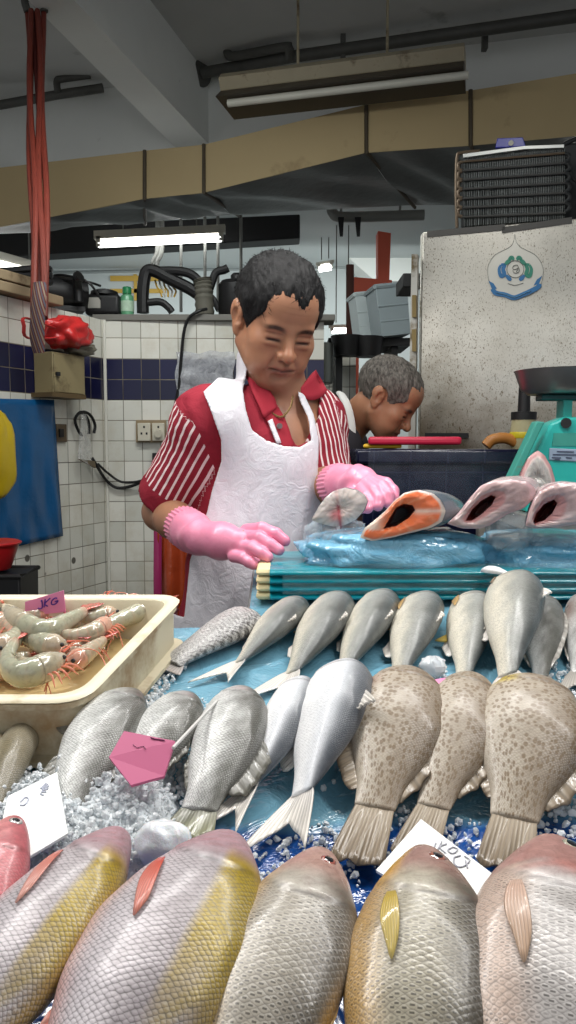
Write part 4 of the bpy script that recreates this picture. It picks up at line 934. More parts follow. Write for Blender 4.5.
    if tailf:
        kind, _, spread = tailf; rows = []
        cE = Vector(cen[-1]); hE = (up[-1]+lo[-1])/2
        for i in range(25):
            r = -1+2*i/24
            if kind == 'fork': ln_ = .42+.62*abs(r)**1.1
            elif kind == 'round': ln_ = .80+.22*(1-r*r)
            else: ln_ = .94-.04*r*r+.02*math.cos(r*9)
            row = []
            for j in range(9):
                t = j/8; w_ = hE*.92*(1-t)+ (H*.5*spread)*t
                p = cE + ax*(tl*ln_*t) - ax*.008*(1-t) + Dv*(r*w_*(.35+.65*t if t > 0 else .35) if False else r*(hE*.9+(H*.5*spread-hE*.9)*t**.8)) - N*(ext_s[-1]*.9*t*(.9 if sr > .5 else .4)) + N*(.002*math.sin(r*7+t*3)*t)
                row.append(keep_up(p, lift[-1]*.5+.003))
            rows.append(row)
        finobj('tail_fin', rows, *tc)
    if dorsal:
        s0, s1, hh, jag = dorsal; rows = []
        for i in range(31):
            t = i/30; ss = s0+(s1-s0)*t; bp_ = at(ss, .93); e = hh*H*(min(1, t*6)**.6)*(1-.25*t)*(min(1, (1-t)*5)**.5)
            if s1-s0 < .25: e = hh*H*(1-t)**1.2*min(1, t*8+.2)
            if jag: e *= 1-jag*abs(math.sin(t*PI*9))
            rows.append([keep_up(bp_ + (Dv*(.72 if s1-s0 > .25 else .9) + ax*(.7 if s1-s0 > .25 else 1.2) - N*(.25 if sr > .5 else 0)).normalized()*(e*q/4) + N*.0015*math.sin(t*30)*q/4, .003+lift[0]*0) for q in range(5)])
        finobj('dorsal_fin', rows, *fc)
    if anal:
        s0, s1, hh = anal; rows = []
        for i in range(21):
            t = i/20; ss = s0+(s1-s0)*t; bp_ = at(ss, -.93); e = hh*H*(min(1, t*4)**.6)*(1-.45*t)*(min(1, (1-t)*5)**.5)
            rows.append([keep_up(bp_ + (-Dv*.72 + ax*.75 - N*(.2 if sr > .5 else 0)).normalized()*(e*q/4) + N*.0012*math.sin(t*26)*q/4, .003) for q in range(5)])
        finobj('anal_fin', rows, *fc)
    if pelv:
        s0, hh, side, pc = pelv; rows = []
        for i in range(11):
            t = i/10; bp_ = at(s0+.045*t, -.88*side if side > 0 else .90); rows.append([keep_up(bp_ + ((-Dv if side > 0 else Dv)*(.75-.5*t) + ax*(.5+.45*t)).normalized()*(hh*H*q/4*(1-.35*t)), .003) for q in range(5)])
        finobj('pelvic_fin', rows, *pc)
    if pect:
        s0, d0, ln_, pw, droop, pc = pect; rows = []
        for i in range(13):
            r = -1+2*i/12
            row = []
            for j in range(9):
                t = j/8; ss = s0+ln_*t*(1-.25*r*r*t); dd = d0+droop*t+r*pw*(.35+.65*t**.6)*(1-.65*t**2.2)
                dd_ = max(-.98, min(.98, dd)); top = math.sqrt(max(.0, 1-dd_*dd_))**.92
                row.append(at(ss, dd_, top*1.02+.02) + Lv*(.0010+.0012*t*(1-t)*4) + Dv*((dd-dd_)*H*.5))
            rows.append(row)
        finobj('pectoral_fin', rows, *pc, th=.0006, m_=M_pfin)
    if eye:
        se, de, re, ringc = eye; top = math.sqrt(max(0, 1-de*de))**.92
        c = at(se, de, top*1.0+.0); nrm = (Lv*top*(H/W)*.75+Dv*de*.9-ax*.25).normalized()
        mbE = MB(); nn = 24; vs = []; cc = []
        t1 = nrm.orthogonal().normalized(); t2 = nrm.cross(t1)
        for i, (r_, h_, ccol) in enumerate(((1.25, -.35, tuple(x*.5 for x in ringc)), (1.15, .02, tuple(x*.35 for x in ringc)), (.95, .10, tuple(x*.55 for x in ringc)), (.72, .18, tuple(x*.8 for x in ringc)), (.66, .20, (.01, .01, .012)), (.3, .26, (.01, .01, .015)), (.02, .28, (.02, .02, .03)))):
            for kq in range(nn):
                an = 2*PI*kq/nn; vs.append(c + (t1*math.cos(an)+t2*math.sin(an))*(re*r_) + nrm*(re*h_)); cc.append(ccol)
        mbE.add(vs, [(i*nn+q, i*nn+(q+1) % nn, (i+1)*nn+(q+1) % nn, (i+1)*nn+q) for i in range(6) for q in range(nn)] + [tuple(6*nn+q for q in range(nn))])
        eo = build('eye', mbE, M_eye, root, smooth=180, recalc=True); setcol(eo, np.array(cc))
    return root
def mixc(a, b, t): t = np.clip(t, 0, 1)[..., None]; return np.array(a)*(1-t)+np.array(b)*t
def sst(a, b, x): t = np.clip((x-a)/(b-a), 0, 1); return t*t*(3-2*t)

# --- colour schemes
def c_barra(S, DC, TP):
    c = mixc(lin(230, 231, 228), lin(92, 92, 84), sst(-.75, .7, DC+.25*vn(S*9, DC*2, 1)))
    c = mixc(c, lin(96, 92, 84), sst(.2, .0, S)*.5); return c
def c_silver(S, DC, TP):
    c = mixc(lin(248, 248, 248), lin(214, 217, 222), sst(-.2, .6, DC+.12*vn(S*8, DC*2, 2)))
    c = mixc(c, lin(84, 90, 98), sst(.52, .98, DC)); c = mixc(c, lin(150, 152, 164), sst(.22, .02, S)*.6); return c
def c_row3(S, DC, TP):
    c = mixc(lin(222, 216, 198), lin(150, 152, 146), sst(-.35, .45, DC+.15*vn(S*7, DC*2, 3)))
    c = mixc(c, lin(74, 80, 78), sst(.4, .95, DC)); c = mixc(c, lin(206, 190, 150), sst(.3, .12, S)*sst(-.0, -.8, DC)*.7); return c
def c_grouper(S, DC, TP):
    c = mixc(lin(184, 172, 154), lin(138, 122, 102), sst(-.6, .8, DC+.3*vn(S*8, DC*3, 4)))
    c = mixc(c, lin(160, 132, 106), sst(.22, .02, S)*.6); return c
def c_grouper_red(S, DC, TP):
    c = c_grouper(S, DC, TP); k = np.exp(-((S-.36)/.07)**2-((DC+.80)/.25)**2); return mixc(c, lin(140, 92, 70), k*.9)
def c_grouper_yel(S, DC, TP):
    c = c_grouper(S, DC, TP); k = np.exp(-((S-.24)/.07)**4-((DC+.62)/.28)**4); return mixc(c, lin(196, 172, 66), k)
def c_yellow(S, DC, TP):
    c = mixc(lin(196, 188, 192), lin(160, 150, 152), sst(-.5, .5, DC+.2*vn(S*9, DC*2, 5)))
    c = mixc(c, lin(150, 132, 120), sst(.6, 1.0, DC)*.6)
    yb = sst(.30, .42, DC)*sst(.13, .20, S)*sst(.74, .42, S+.08*vn(S*6, DC*4, 2)); c = mixc(c, lin(168, 142, 4), yb*1.0)
    c = mixc(c, lin(172, 142, 50), sst(.78, .98, DC)*sst(.15, .3, S)*.7)
    hd = sst(.25, .15, S+.03*DC); c = mixc(c, lin(176, 138, 146), hd*.85); c = mixc(c, lin(196, 92, 104), sst(.05, .0, S)*.6+.35*hd*np.clip(vn(S*50, DC*8, 1.4), 0, 1))
    c = mixc(c, lin(232, 150, 140), np.exp(-((DC+.95)/.2)**2)*.5); return c
def c_red(S, DC, TP):
    return mixc(mixc(lin(222, 150, 148), lin(190, 98, 104), sst(-.4, .5, DC+.2*vn(S*9, DC*3, 6))), lin(236, 190, 180), sst(-.5, -.9, DC))
def c_gold(S, DC, TP):            # brownish bream with orange belly
    c = mixc(lin(200, 168, 124), lin(176, 168, 154), sst(-.85, -.35, DC)); c = mixc(c, lin(112, 104, 92), sst(.0, .9, DC))
    c = mixc(c, lin(186, 148, 136), sst(.26, .16, S)); c = mixc(c, lin(216, 160, 60), np.exp(-((DC-1)/.1)**2)*sst(.45, .6, S)*.7); return c
def c_goldh(S, DC, TP):
    c = mixc(lin(200, 160, 96), lin(176, 168, 148), sst(-.9, -.3, DC)); c = mixc(c, lin(88, 82, 72), sst(-.1, .85, DC))
    c = mixc(c, lin(166, 130, 120), sst(.26, .16, S)); c = mixc(c, lin(206, 156, 36), sst(.30, .20, S)*sst(-.35, -.75, DC)); c = mixc(c, lin(120, 96, 80), sst(.22, .10, S)*sst(.3, .8, DC)); return c
def c_pink(S, DC, TP):
    c = mixc(lin(200, 176, 160), lin(188, 182, 178), sst(-.55, -.1, DC)); c = mixc(c, lin(138, 130, 126), sst(.3, .95, DC))
    c = mixc(c, lin(176, 130, 122), sst(.31, .22, S+.03*vn(S*20, DC*3, 3))); c = mixc(c, lin(196, 110, 100), np.exp(-((S-.25)/.03)**2-((DC-.25)/.3)**2)*.5); return c
def c_tail(S, DC, TP):
    return mixc(lin(226, 224, 222), lin(70, 68, 68), sst(.0, 1.0, DC*.3+.8*vn(S*22, DC*9, 8)+.25))
def c_slim(S, DC, TP):
    return mixc(lin(196, 188, 160), lin(128, 118, 92), sst(-.6, .6, DC+.2*vn(S*6, DC*2, 7)))
def c_brown(S, DC, TP):
    return mixc(c_barra(S, DC, TP), lin(118, 74, 46), np.exp(-((S-.42)/.2)**2-((DC+.6)/.5)**2)*.9)
FM_bar = fishmat('scaly_grey', .0015, .62, .7, rough=.34, metal=.08, fine=.3)
FM_sil = fishmat('silver_skin', .0014, .25, .3, rough=.42, metal=.0, fine=.12, coat=.25)
FM_r3 = fishmat('pale_silver', .0014, .6, .5, rough=.4, metal=.0, fine=.22, coat=.25)
FM_gr = fishmat('spotted_skin', .0016, .25, .35, spots=240, spotcol=lin(116, 94, 66), rough=.42, metal=.0, fine=.14, coat=.2)
FM_sn = fishmat('snapper_scales', .0018, .8, .6, rough=.38, metal=.1, fine=.12)
FM_br = fishmat('bream_scales', .0023, .6, .5, dash=.95, rough=.32, metal=.06, fine=.14)
FM_tail = fishmat('mottled_scales', .0026, .9, 1.0, dash=.9, rough=.35, metal=.1, fine=.3)
fg, fw, fo = (lin(140, 139, 132), lin(104, 102, 92)), (lin(226, 220, 214), lin(232, 226, 216)), (lin(206, 160, 96), lin(214, 180, 120))
fgr = (lin(172, 158, 138), lin(124, 108, 88))
# --- back row
G3 = 'back row of fish in front of the teal box'
fish('mottled scaly tail end of a cut fish at the left of the back row', (250, 622), (161, 667), H=0.0630, W=0.0390, prof='chunk', colf=c_tail, m=FM_tail, gill=0, mouth=False, tailf=('trunc', .10, .98), dorsal=None, anal=None, group=G3, name='fish_tail_piece', tailcol=(lin(170, 166, 164), lin(200, 190, 186)))
fish('slim silver grey fish just right of the mottled tail piece in the back row', (305, 604), (206, 683), H=0.0605, W=0.0429, prof='mullet', roll=62, colf=c_row3, m=FM_r3, tailf=('fork', .25, 1.05), finc=fw, dorsal=(.45, .6, .25, 0), anal=(.62, .8, .22), pelv=(.38, .3, 1, fo), group=G3, bend=.02)
fish('pale fish with forked tail, third from the left in the back row', (344, 601), (262, 703), H=0.0722, W=0.0515, prof='mullet', roll=60, colf=c_row3, m=FM_r3, tailf=('fork', .26, 1.15), finc=fw, dorsal=(.45, .6, .25, 0), anal=(.6, .8, .25), pelv=(.4, .35, 1, fo), group=G3, bend=.015)
fish('cream bellied fish whose tail runs behind the big silver fish head', (390, 598), (322, 700), H=0.0689, W=0.0515, prof='mullet', roll=60, colf=c_row3, m=FM_r3, tailf=('fork', .24, 1.1), finc=fw, dorsal=(.45, .62, .2, 0), anal=(.55, .75, .3), pelv=(.42, .3, 1, fo), group=G3)
fish('cream and grey fish whose tail lies under the leftmost spotted fish', (428, 600), (386, 705), H=0.0722, W=0.0515, prof='mullet', roll=64, colf=c_row3, m=FM_r3, tailf=('fork', .24, 1.1), finc=fw, dorsal=(.42, .6, .25, 0), anal=(.6, .78, .28), pelv=(.35, .4, 1, fo), pect=(.26, -.55, .2, .25, .1, fo), group=G3)
fish('pale fish with a yellow belly fin, left of the largest back row fish', (474, 598), (460, 706), H=0.0689, W=0.0484, prof='mullet', roll=68, colf=c_row3, m=FM_r3, tailf=('fork', .24, 1.1), finc=fw, dorsal=(.42, .6, .22, 0), anal=(.6, .78, .25), pelv=(.55, .35, 1, (lin(214, 180, 60), lin(226, 200, 100))), pect=(.22, -.55, .2, .28, .1, fo), group=G3)
fish('grey fish partly hidden behind the largest back row fish', (541, 601), (541, 705), H=0.0630, W=0.0468, prof='mullet', roll=75, colf=c_barra, m=FM_r3, tailf=('fork', .24, 1.0), group=G3)
fish('grey brown fish at the right end of the back row', (584, 598), (574, 700), H=0.0504, W=0.0429, prof='mullet', roll=80, colf=c_brown, m=FM_bar, tailf=('fork', .24, 1.0), group=G3)
fish('largest pale fish of the back row, raised on its neighbours', (516, 585), (504, 715), H=0.0840, W=0.0624, prof='mullet', roll=62, dz=(.022, .008), colf=c_row3, m=FM_r3, tailf=('fork', .22, 1.0), finc=fw, dorsal=(.36, .52, .34, 0), anal=(.55, .7, .26), pelv=(.52, .32, 1, fw), pect=(.20, -.6, .14, .2, .1, (lin(150, 130, 110), lin(176, 156, 130))), group=G3, arch=.01)
# --- middle row
G2 = 'middle row of fish on the display table'
fish('scaly grey fish beside the cream tray, leftmost of the middle row', (139, 694), (50, 838), H=.070, W=0.0442, prof='barra', colf=c_barra, m=FM_bar, tailf=('round', .18, .85), finc=fg, dorsal=(.45, .92, .2, 0), anal=(.66, .9, .26), pelv=(.42, .3, 1, fg), dz=(0.024, .01), group=G2, bend=-.03)
fish('scaly grey fish under the pink price card', (196, 699), (84, 812), H=.064, W=0.0425, prof='barra', colf=c_barra, m=FM_bar, tailf=('round', .22, 1.0), finc=fg, tailcol=(lin(96, 90, 80), lin(40, 40, 38)), dorsal=(.5, .92, .16, 0), anal=(.66, .9, .2), dz=(0.022, .008), group=G2, bend=.05)
fish('scaly grey fish between the pink card and the silver pair', (246, 692), (182, 833), H=.070, W=0.0459, prof='barra', colf=c_barra, m=FM_bar, tailf=('round', .16, .62), finc=fg, dorsal=(.50, .88, .34, 0), anal=(.66, .9, .12), dz=(0.022, .004), group=G2, bend=.035, tailcol=(lin(150, 149, 138), lin(138, 138, 106)))
fish('slimmer silver fish of the forked tail pair in the middle row', (309, 683), (206, 838), H=.056, W=0.0442, prof='mullet', roll=58, colf=c_silver, m=FM_sil, tailf=('fork', .30, .95), finc=fw, dorsal=(.48, .6, .2, 0), anal=(.6, .78, .3), pelv=(.40, .34, 1, fw), dz=(0.020, .0), group=G2, bend=.03)
fish('big silver fish with dark back and forked tail in the middle row', (350, 672), (264, 862), H=0.0818, W=0.0570, prof='mullet', roll=56, colf=c_silver, m=FM_sil, tailf=('fork', .30, .9), finc=fw, dorsal=(.44, .60, .46, 0), anal=(.60, .78, .36), pelv=(.40, .42, 1, fw), dz=(0.026, .0), group=G2, bend=.02)
fish('spotted brown fish beside the big silver fish, with a red brown side patch', (411, 674), (350, 868), H=.100, W=0.0536, prof='grouper', colf=c_grouper_red, m=FM_gr, scales=.8, tailf=('trunc', .27, .44), finc=fgr, dorsal=(.36, .95, .16, .15), anal=(.64, .92, .24), dz=(0.028, .0), group=G2, bend=.015)
fish('slimmer spotted brown fish, middle one of the three spotted fish', (473, 679), (402, 862), H=0.0818, W=0.0501, prof='grouper', colf=c_grouper, m=FM_gr, scales=.8, tailf=('trunc', .27, .46), finc=fgr, dorsal=(.40, .92, .20, .15), anal=(.64, .92, .2), dz=(0.026, .0), group=G2, bend=.03)
fish('widest spotted brown fish, with a yellow patch near its head', (534, 684), (498, 874), H=.112, W=0.0570, prof='grouper', colf=c_grouper_yel, m=FM_gr, scales=.8, tailf=('trunc', .26, .40), finc=fgr, dorsal=(.40, .92, .20, .15), anal=(.64, .92, .14), dz=(0.028, .0), group=G2, bend=.02)
GS = 'slim fish on the ice at the left edge'
fish('slim olive brown fish on the ice behind the left white card', (30, 726), (-26, 850), H=.040, W=.034, prof='mullet', roll=45, colf=c_slim, m=FM_r3, tailf=('fork', .18, 1.0), dorsal=None, anal=None, dz=(.012, .01), group=GS)
fish('slim brown fish cut off by the left edge, above the left white card', (1, 737), (-60, 850), H=.040, W=.034, prof='mullet', roll=45, colf=c_slim, m=FM_r3, tailf=('fork', .18, 1.0), dorsal=None, anal=None, dz=(.012, .01), group=GS)
# --- front row
G1 = 'front row of large fish'
rf = (lin(226, 120, 104), lin(236, 176, 160))
fish('pink red fish in the front row at the left edge', (20, 815), via=(-45, 960), L=.24, H=0.0620, W=0.0348, colf=c_red, m=FM_sn, scales=.4, dz=(.050, .020), eye=(.11, .42, .0042, (.75, .72, .68)), group=G1, dorsal=(.32, .9, .2, 0), finc=rf, tailf=('fork', .18, 1.0))
fish('yellow backed fish in the front row beside the pink red one', (128, 827), via=(12, 992), L=.29, H=0.0760, W=0.0433, colf=c_yellow, m=FM_sn, dz=(.050, .020), pect=(.25, -.50, .21, .20, .22, rf), group=G1, finc=rf, head=.22, dorsal=(.30, .9, .03, 0), pelv=(.30, .42, 1, rf), tailf=('fork', .18, 1.0))
fish('largest yellow backed fish in the front row, with a red fin', (237, 832), via=(128, 1040), L=.31, H=0.1060, W=0.0519, colf=c_yellow, m=FM_sn, dz=(.050, .020), pect=(.27, -.58, .20, .18, .28, (lin(224, 84, 62), lin(236, 150, 130))), group=G1, finc=rf, head=.23, dorsal=(.30, .9, .03, 0), pelv=(.34, .3, 1, rf), tailf=('fork', .18, 1.0))
yf = (lin(206, 176, 60), lin(220, 196, 110))
fish('pink headed brown fish in the front row left of the yellow cheeked one', (325, 847), via=(268, 1024), L=.28, H=0.0840, W=0.0433, colf=c_gold, m=FM_br, dz=(.050, .020), eye=(.135, .45, .0046, (.55, .16, .12)), pect=(.33, -.80, .24, .16, .1, yf), group=G1, finc=((.5, .3, .1), (.7, .45, .18)), dorsal=(.45, .95, .05, 0), tailf=('fork', .18, 1.0), head=.30)
fish('yellow cheeked fish in front of the right white card', (424, 845), via=(417, 1040), L=.29, H=0.0900, W=0.0459, colf=c_goldh, m=FM_br, dz=(.050, .020), eye=(.135, .36, .0050, (.52, .2, .14)), pect=(.32, -.50, .20, .20, .12, yf), group=G1, finc=((.5, .3, .2), (.6, .4, .3)), dorsal=(.40, .95, .05, 0), tailf=('fork', .18, 1.0), head=.30)
fish('large pale pink fish in the front row at the right edge', (551, 836), via=(553, 1040), L=.32, H=0.1120, W=0.0527, colf=c_pink, m=FM_br, dz=(.050, .020), eye=(.12, .40, .0056, (.6, .56, .42)), pect=(.33, -.5, .22, .20, .15, (lin(226, 190, 170), lin(214, 180, 150))), group=G1, dorsal=(.40, .95, .05, 0), finc=((.5, .3, .2), (.6, .4, .3)), tailf=('fork', .18, 1.0), head=.31)
fish('small silver fish lying on the teal box under the blue bags', (480, 570), (522, 573), H=.016, W=.012, prof='mullet', roll=80, colf=c_silver, m=FM_sil, tailf=('fork', .2, 1.0), dorsal=None, anal=None, dz=(.052, .052), group=None)
# ================================================================== CREAM TRAY
M_cream = mat('cream_plastic', lin(228, 218, 190), .4, var=.06, vs=4, dirt=lin(178, 152, 104), ds=7, dth=.6)
M_creamd = mat('cream_plastic_stained', lin(204, 194, 166), .5, var=.1, vs=4, dirt=lin(150, 120, 80), ds=6, dth=.52)
DZR = .064
cR, cN = PT(183, 599, DZR), PT(82, 705, DZR)
ux = Vector((1, 0, 0)); sd = (cR-cN); 
W_T = .62; Ldir = Vector((-1, .0, 0))
cRl, cNl = cR+Ldir*W_T, cN+Ldir*W_T
def rrect(c4, rad, n=6):          # rounded loop through four corners (a,b,c,d)
    out = []
    for i in range(4):
        p, a, b_ = c4[i], c4[i-1], c4[(i+1) % 4]
        u1 = (a-p).normalized()*rad; u2 = (b_-p).normalized()*rad
        for k in range(n+1):
            t = k/n; out.append((p+u1)*(1-t)**2 + p*2*t*(1-t) + (p+u2)*t*t)
    return out
def inset(c4, d, dz):
    m = sum(c4, Vector())/4; res = []
    for i in range(4):
        u1 = (c4[i-1]-c4[i]).normalized(); u2 = (c4[(i+1) % 4]-c4[i]).normalized()
        res.append(c4[i]+(u1+u2)*d+Vector((0, 0, dz)))
    return res
top4 = [cNl, cN, cR, cRl]
loops = [(0, .0, .035), (0, -.006, .035), (.004, -.007, .03), (.004, -.052, .03), (-.006, -.055, .035), (-.006, -.060, .035), (.02, -.060, .03)]
inner = [(.004, .003, .034), (.013, .003, .03), (.016, -.004, .03), (.024, -.050, .028), (.030, -.053, .026)]
tr = empty('tray', (cN+cR)/2+Vector((-.3, 0, -.06)), 'cream plastic tray holding the raw prawns at the left', 'tray')
def shell(lst):
    L_ = [rrect(inset(top4, d, z), r) for d, z, r in lst]; n_ = len(L_[0]); mb = MB(); vs = [p for l in L_ for p in l]
    return mb, vs, n_, len(L_)
mb, vs, n_, m_ = shell(loops[::-1] + inner)
fs = [(i*n_+k, i*n_+(k+1) % n_, (i+1)*n_+(k+1) % n_, (i+1)*n_+k) for i in range(m_-1) for k in range(n_)] + [tuple((m_-1)*n_+k for k in range(n_)), tuple(range(n_-1, -1, -1))]
mb.add(vs, fs); o = build('shell', mb, M_creamd, tr, smooth=40)
mb, vs, n_, m_ = shell([(.0, .001, .035), (-.003, .003, .035), (.0, .006, .035), (.010, .006, .03), (.012, .003, .03)])
mb.add(vs, [(i*n_+k, i*n_+(k+1) % n_, (i+1)*n_+(k+1) % n_, (i+1)*n_+k) for i in range(m_-1) for k in range(n_)]); build('rim', mb, M_cream, tr, smooth=60)
in4 = inset(top4, .026, -.046)
build('liner', MB().grid([[in4[0].lerp(in4[1], s).lerp(in4[3].lerp(in4[2], s), t)+Vector((0, 0, .002+.005*mnoise.noise(Vector((s*12, t*8, 1))))) for s in [k/40 for k in range(41)]] for t in [i/20 for i in range(21)]]), mat('milky_water', lin(206, 182, 130), .2, var=.2, vs=10, bump=.3, bs=30), tr, smooth=180)

# ================================================================== PRAWNS
n = NT('prawn_shell'); col = n.node('ShaderNodeVertexColor', layer_name='Col').outputs[0]
n.set(Base_Color=n.mix(col, (.12, .10, .08), n.ramp(n.noise(160, 4), [(.5, 0.0), (.75, .4)])), Roughness=.18, Coat_Weight=.6, Normal=n.bump(n.noise(200, 3), .15, .001))
n.b.inputs['Subsurface Weight'].default_value = .25; n.b.inputs['Subsurface Radius'].default_value = (.006, .005, .004); n.b.inputs['Subsurface Scale'].default_value = 1.0
M_pr = n.m
def prawn(pts, r, label, pink=.2, seed=0, flip=1, feelers=True):   # pts: world control points from head tip to tail
    rg = random.Random(seed); P = spline(pts, 60); m = len(P)
    rs, cc = [], []
    for i in range(m):
        t = i/(m-1)
        if t < .32: b_ = .25+.75*math.sin(min(1, t/.26)*PI/2)
        else: b_ = (1-.55*((t-.32)/.68)**1.3)*(1+.05*abs(math.sin((t-.32)/.68*PI*6)))
        rs.append(r*b_)
    c = P[m//2]; root = empty('prawn', c, label, 'prawn', 'raw prawns heaped in the cream tray')
    gy, pk = lin(164, 168, 146), lin(226, 150, 130)
    h_end = int(m*.34)
    for nm, a, b_, grow in (('head', 0, h_end, 1.06), ('shell', h_end-2, m, 1.0)):
        mb = MB().tube(P[a:b_], [x*grow for x in rs[a:b_]], 14, flat=1.12); o = build(nm, mb, M_pr, root, smooth=180)
        cl = []
        for i in range(a, b_):
            t = i/(m-1); seg = abs(math.sin((t-.32)/.68*PI*6)); k = pink*(1.3 if t < .34 else .35+.5*(seg < .25))+.45*max(0, (t-.9)/.1)
            for q in range(14): cl.append([gy[z]*(1-min(1, k))+pk[z]*min(1, k) for z in range(3)])
        setcol(o, np.array(cl))
    tip = P[-1]; d = (P[-1]-P[-3]).normalized(); sd_ = d.cross(Vector((0, 0, 1))).normalized()
    for k, a in enumerate((-.55, -.2, .2, .55)):
        e = (d*math.cos(a)+sd_*math.sin(a)).normalized(); e2 = e.cross(Vector((0, 0, 1))).normalized(); ln_ = r*1.9
        rows = [[tip+e*ln_*t+e2*w_*r*.42*math.sin(.35+PI*.8*t)+Vector((0, 0, .001*k+.002*t)) for w_ in (-1, 0, 1)] for t in (0, .25, .5, .75, 1)]
        o = build('tail_fan', MB().grid(rows), M_pr, root, smooth=180, solid=.001); setcol(o, np.array([lin(214-30*t, 110-20*t, 90) for t in (0, .25, .5, .75, 1) for _ in range(3)]))
    hd = (P[0]-P[4]).normalized(); side = hd.cross(Vector((0, 0, 1))).normalized()
    for sg_ in (-1, 1):
        b0 = P[3]+side*sg_*r*.3; bend_ = Vector((rg.uniform(-.5, .5), rg.uniform(-.9, -.1), -.25))
        if feelers: o = build('antenna', MB().tube(spline([b0, b0+hd*r*1.6+side*sg_*r*.6+Vector((0, 0, .003)), b0+(hd+bend_*.8).normalized()*r*3.0+Vector((0, 0, .003)), b0+(hd+bend_*1.6).normalized()*r*4.4-Vector((0, 0, .006))], 14), .0007, 5), M_pr, root); setcol(o, np.tile(lin(214, 128, 104), (len(o.data.vertices), 1)))
        o = build('eye', MB().lathe(P[5]+side*sg_*r*.62+Vector((0, 0, r*.3)), [(.0002, -.0028), (.0022, -.0015), (.0028, 0), (.0022, .0015), (.0002, .0028)], 10), M_rubber, root)
    for k in range(5):
        i = int(m*(.10+.06*k)); b0 = P[i]; sg_ = flip; o = build('leg', MB().tube(spline([b0-Vector((0, 0, r*.5)), b0+side*sg_*r*1.3-Vector((0, 0, r*.1)), b0+side*sg_*r*2.0+hd*r*(.8-.3*k)-Vector((0, 0, r*.9))], 8), [.0013]*7+[.0008, .0004], 6), M_pr, root); setcol(o, np.tile(lin(222, 140, 118), (len(o.data.vertices), 1)))
    o = build('rostrum', MB().tube([P[1]+Vector((0, 0, r*.4)), P[0]+hd*r*1.3+Vector((0, 0, r*.5))], [.002, .0004], 6), M_pr, root); setcol(o, np.tile(lin(206, 110, 90), (len(o.data.vertices), 1)))
    return root
def pz(x, y, d): return PT(x, y, d)
PR = [
 ([(2, 606), (18, 622), (44, 631), (66, 622), (84, 612)], .0125, 'largest grey prawn lying in front of the pink price card', .12, .050),
 ([(64, 656), (44, 668), (20, 674), (7, 662), (14, 642)], .0125, 'curled grey prawn nearest the front rim of the tray', .10, .046),
 ([(68, 646), (50, 646), (34, 640), (22, 636)], .0115, 'grey prawn between the curled prawn and the largest prawn', .15, .040),
 ([(110, 620), (98, 630), (78, 636), (58, 634)], .0100, 'pinkish prawn right of the largest grey prawn', .45, .042),
 ([(170, 602), (148, 609), (118, 621), (90, 634)], .0105, 'long pale prawn pointing at the far right corner of the tray', .2, .040),
 ([(-8, 652), (4, 646), (14, 638), (20, 626)], .0115, 'grey prawn at the left edge above the curled prawn', .2, .044),
 ([(-6, 622), (4, 624), (14, 632)], .0105, 'pink prawn head end at the left edge of the tray', .75, .046),
 ([(108, 597), (94, 606), (74, 608), (58, 606)], .0095, 'pink prawn behind the largest one beside the price card', .6, .038),
 ([(150, 604), (130, 604), (112, 610), (96, 618)], .0095, 'pinkish prawn lying along the far side of the tray', .45, .034),
 ([(66, 664), (80, 658), (94, 648), (104, 640)], .0095, 'pinkish prawn along the right rim, front one', .5, .034),
 ([(128, 618), (112, 628), (98, 638), (88, 648)], .0090, 'prawn lying along the right rim behind the front one', .3, .028),
 ([(40, 676), (28, 668), (14, 664), (2, 668)], .0090, 'prawn lying under the curled grey prawn', .35, .024),
 ([(-6, 676), (4, 668), (16, 660), (30, 656)], .0095, 'prawn lying low at the left edge behind the curled prawn', .3, .026),
 ([(52, 612), (40, 616), (26, 616), (12, 612)], .0095, 'pink prawn tucked between the price card and the largest prawn', .65, .036),
 ([(134, 606), (122, 610), (108, 612), (94, 612)], .0095, 'prawn at the back of the heap right of the price card', .5, .030),
 ([(122, 602), (136, 602), (150, 606), (162, 610)], .0090, 'small pink prawn near the far right corner of the tray', .7, .028),
 ([(84, 656), (70, 662), (54, 664), (40, 662)], .0090, 'prawn half under the curled prawn towards the right rim', .5, .020),
 ([(2, 632), (16, 636), (30, 634), (42, 628)], .0100, 'prawn under the left half of the largest prawn', .4, .034),
 ([(104, 628), (90, 624), (76, 622), (64, 626)], .0095, 'prawn under the tail of the largest prawn', .4, .030),
 ([(118, 612), (104, 616), (90, 618), (78, 616)], .0095, 'pale prawn between the long prawn and the largest prawn', .25, .040),
 ([(150, 612), (136, 618), (120, 624), (108, 634)], .0090, 'prawn under the long pale prawn', .4, .026),
 ([(78, 644), (64, 640), (50, 638), (38, 644)], .0090, 'prawn low in the middle of the heap', .5, .026),
 ([(96, 634), (86, 640), (74, 650), (64, 652)], .0090, 'short pink prawn beside the middle of the heap', .6, .030)]
for i, (px, r, lb, pk, d) in enumerate(PR):
    prawn([pz(x, y, d+.010) for x, y in px], r*1.15, lb, pk, i, 1 if i % 2 else -1, px[0][0] < 125)
nb = empty('prawn', pz(34, 606, .05), 'small orange prawn head lying against the pink price card', 'prawn', 'raw prawns heaped in the cream tray')
o = build('head', blob(pz(40, 606, .050), (.010, .008, .006), .2, 2, 3, 16), M_pr, nb, smooth=180); setcol(o, np.tile(lin(214, 150, 84), (len(o.data.vertices), 1)))
o = build('antenna', MB().tube(spline([pz(44, 607, .05), pz(56, 602, .054), pz(64, 598, .05)], 10), .0008, 5), M_pr, nb); setcol(o, np.tile(lin(206, 120, 90), (len(o.data.vertices), 1)))

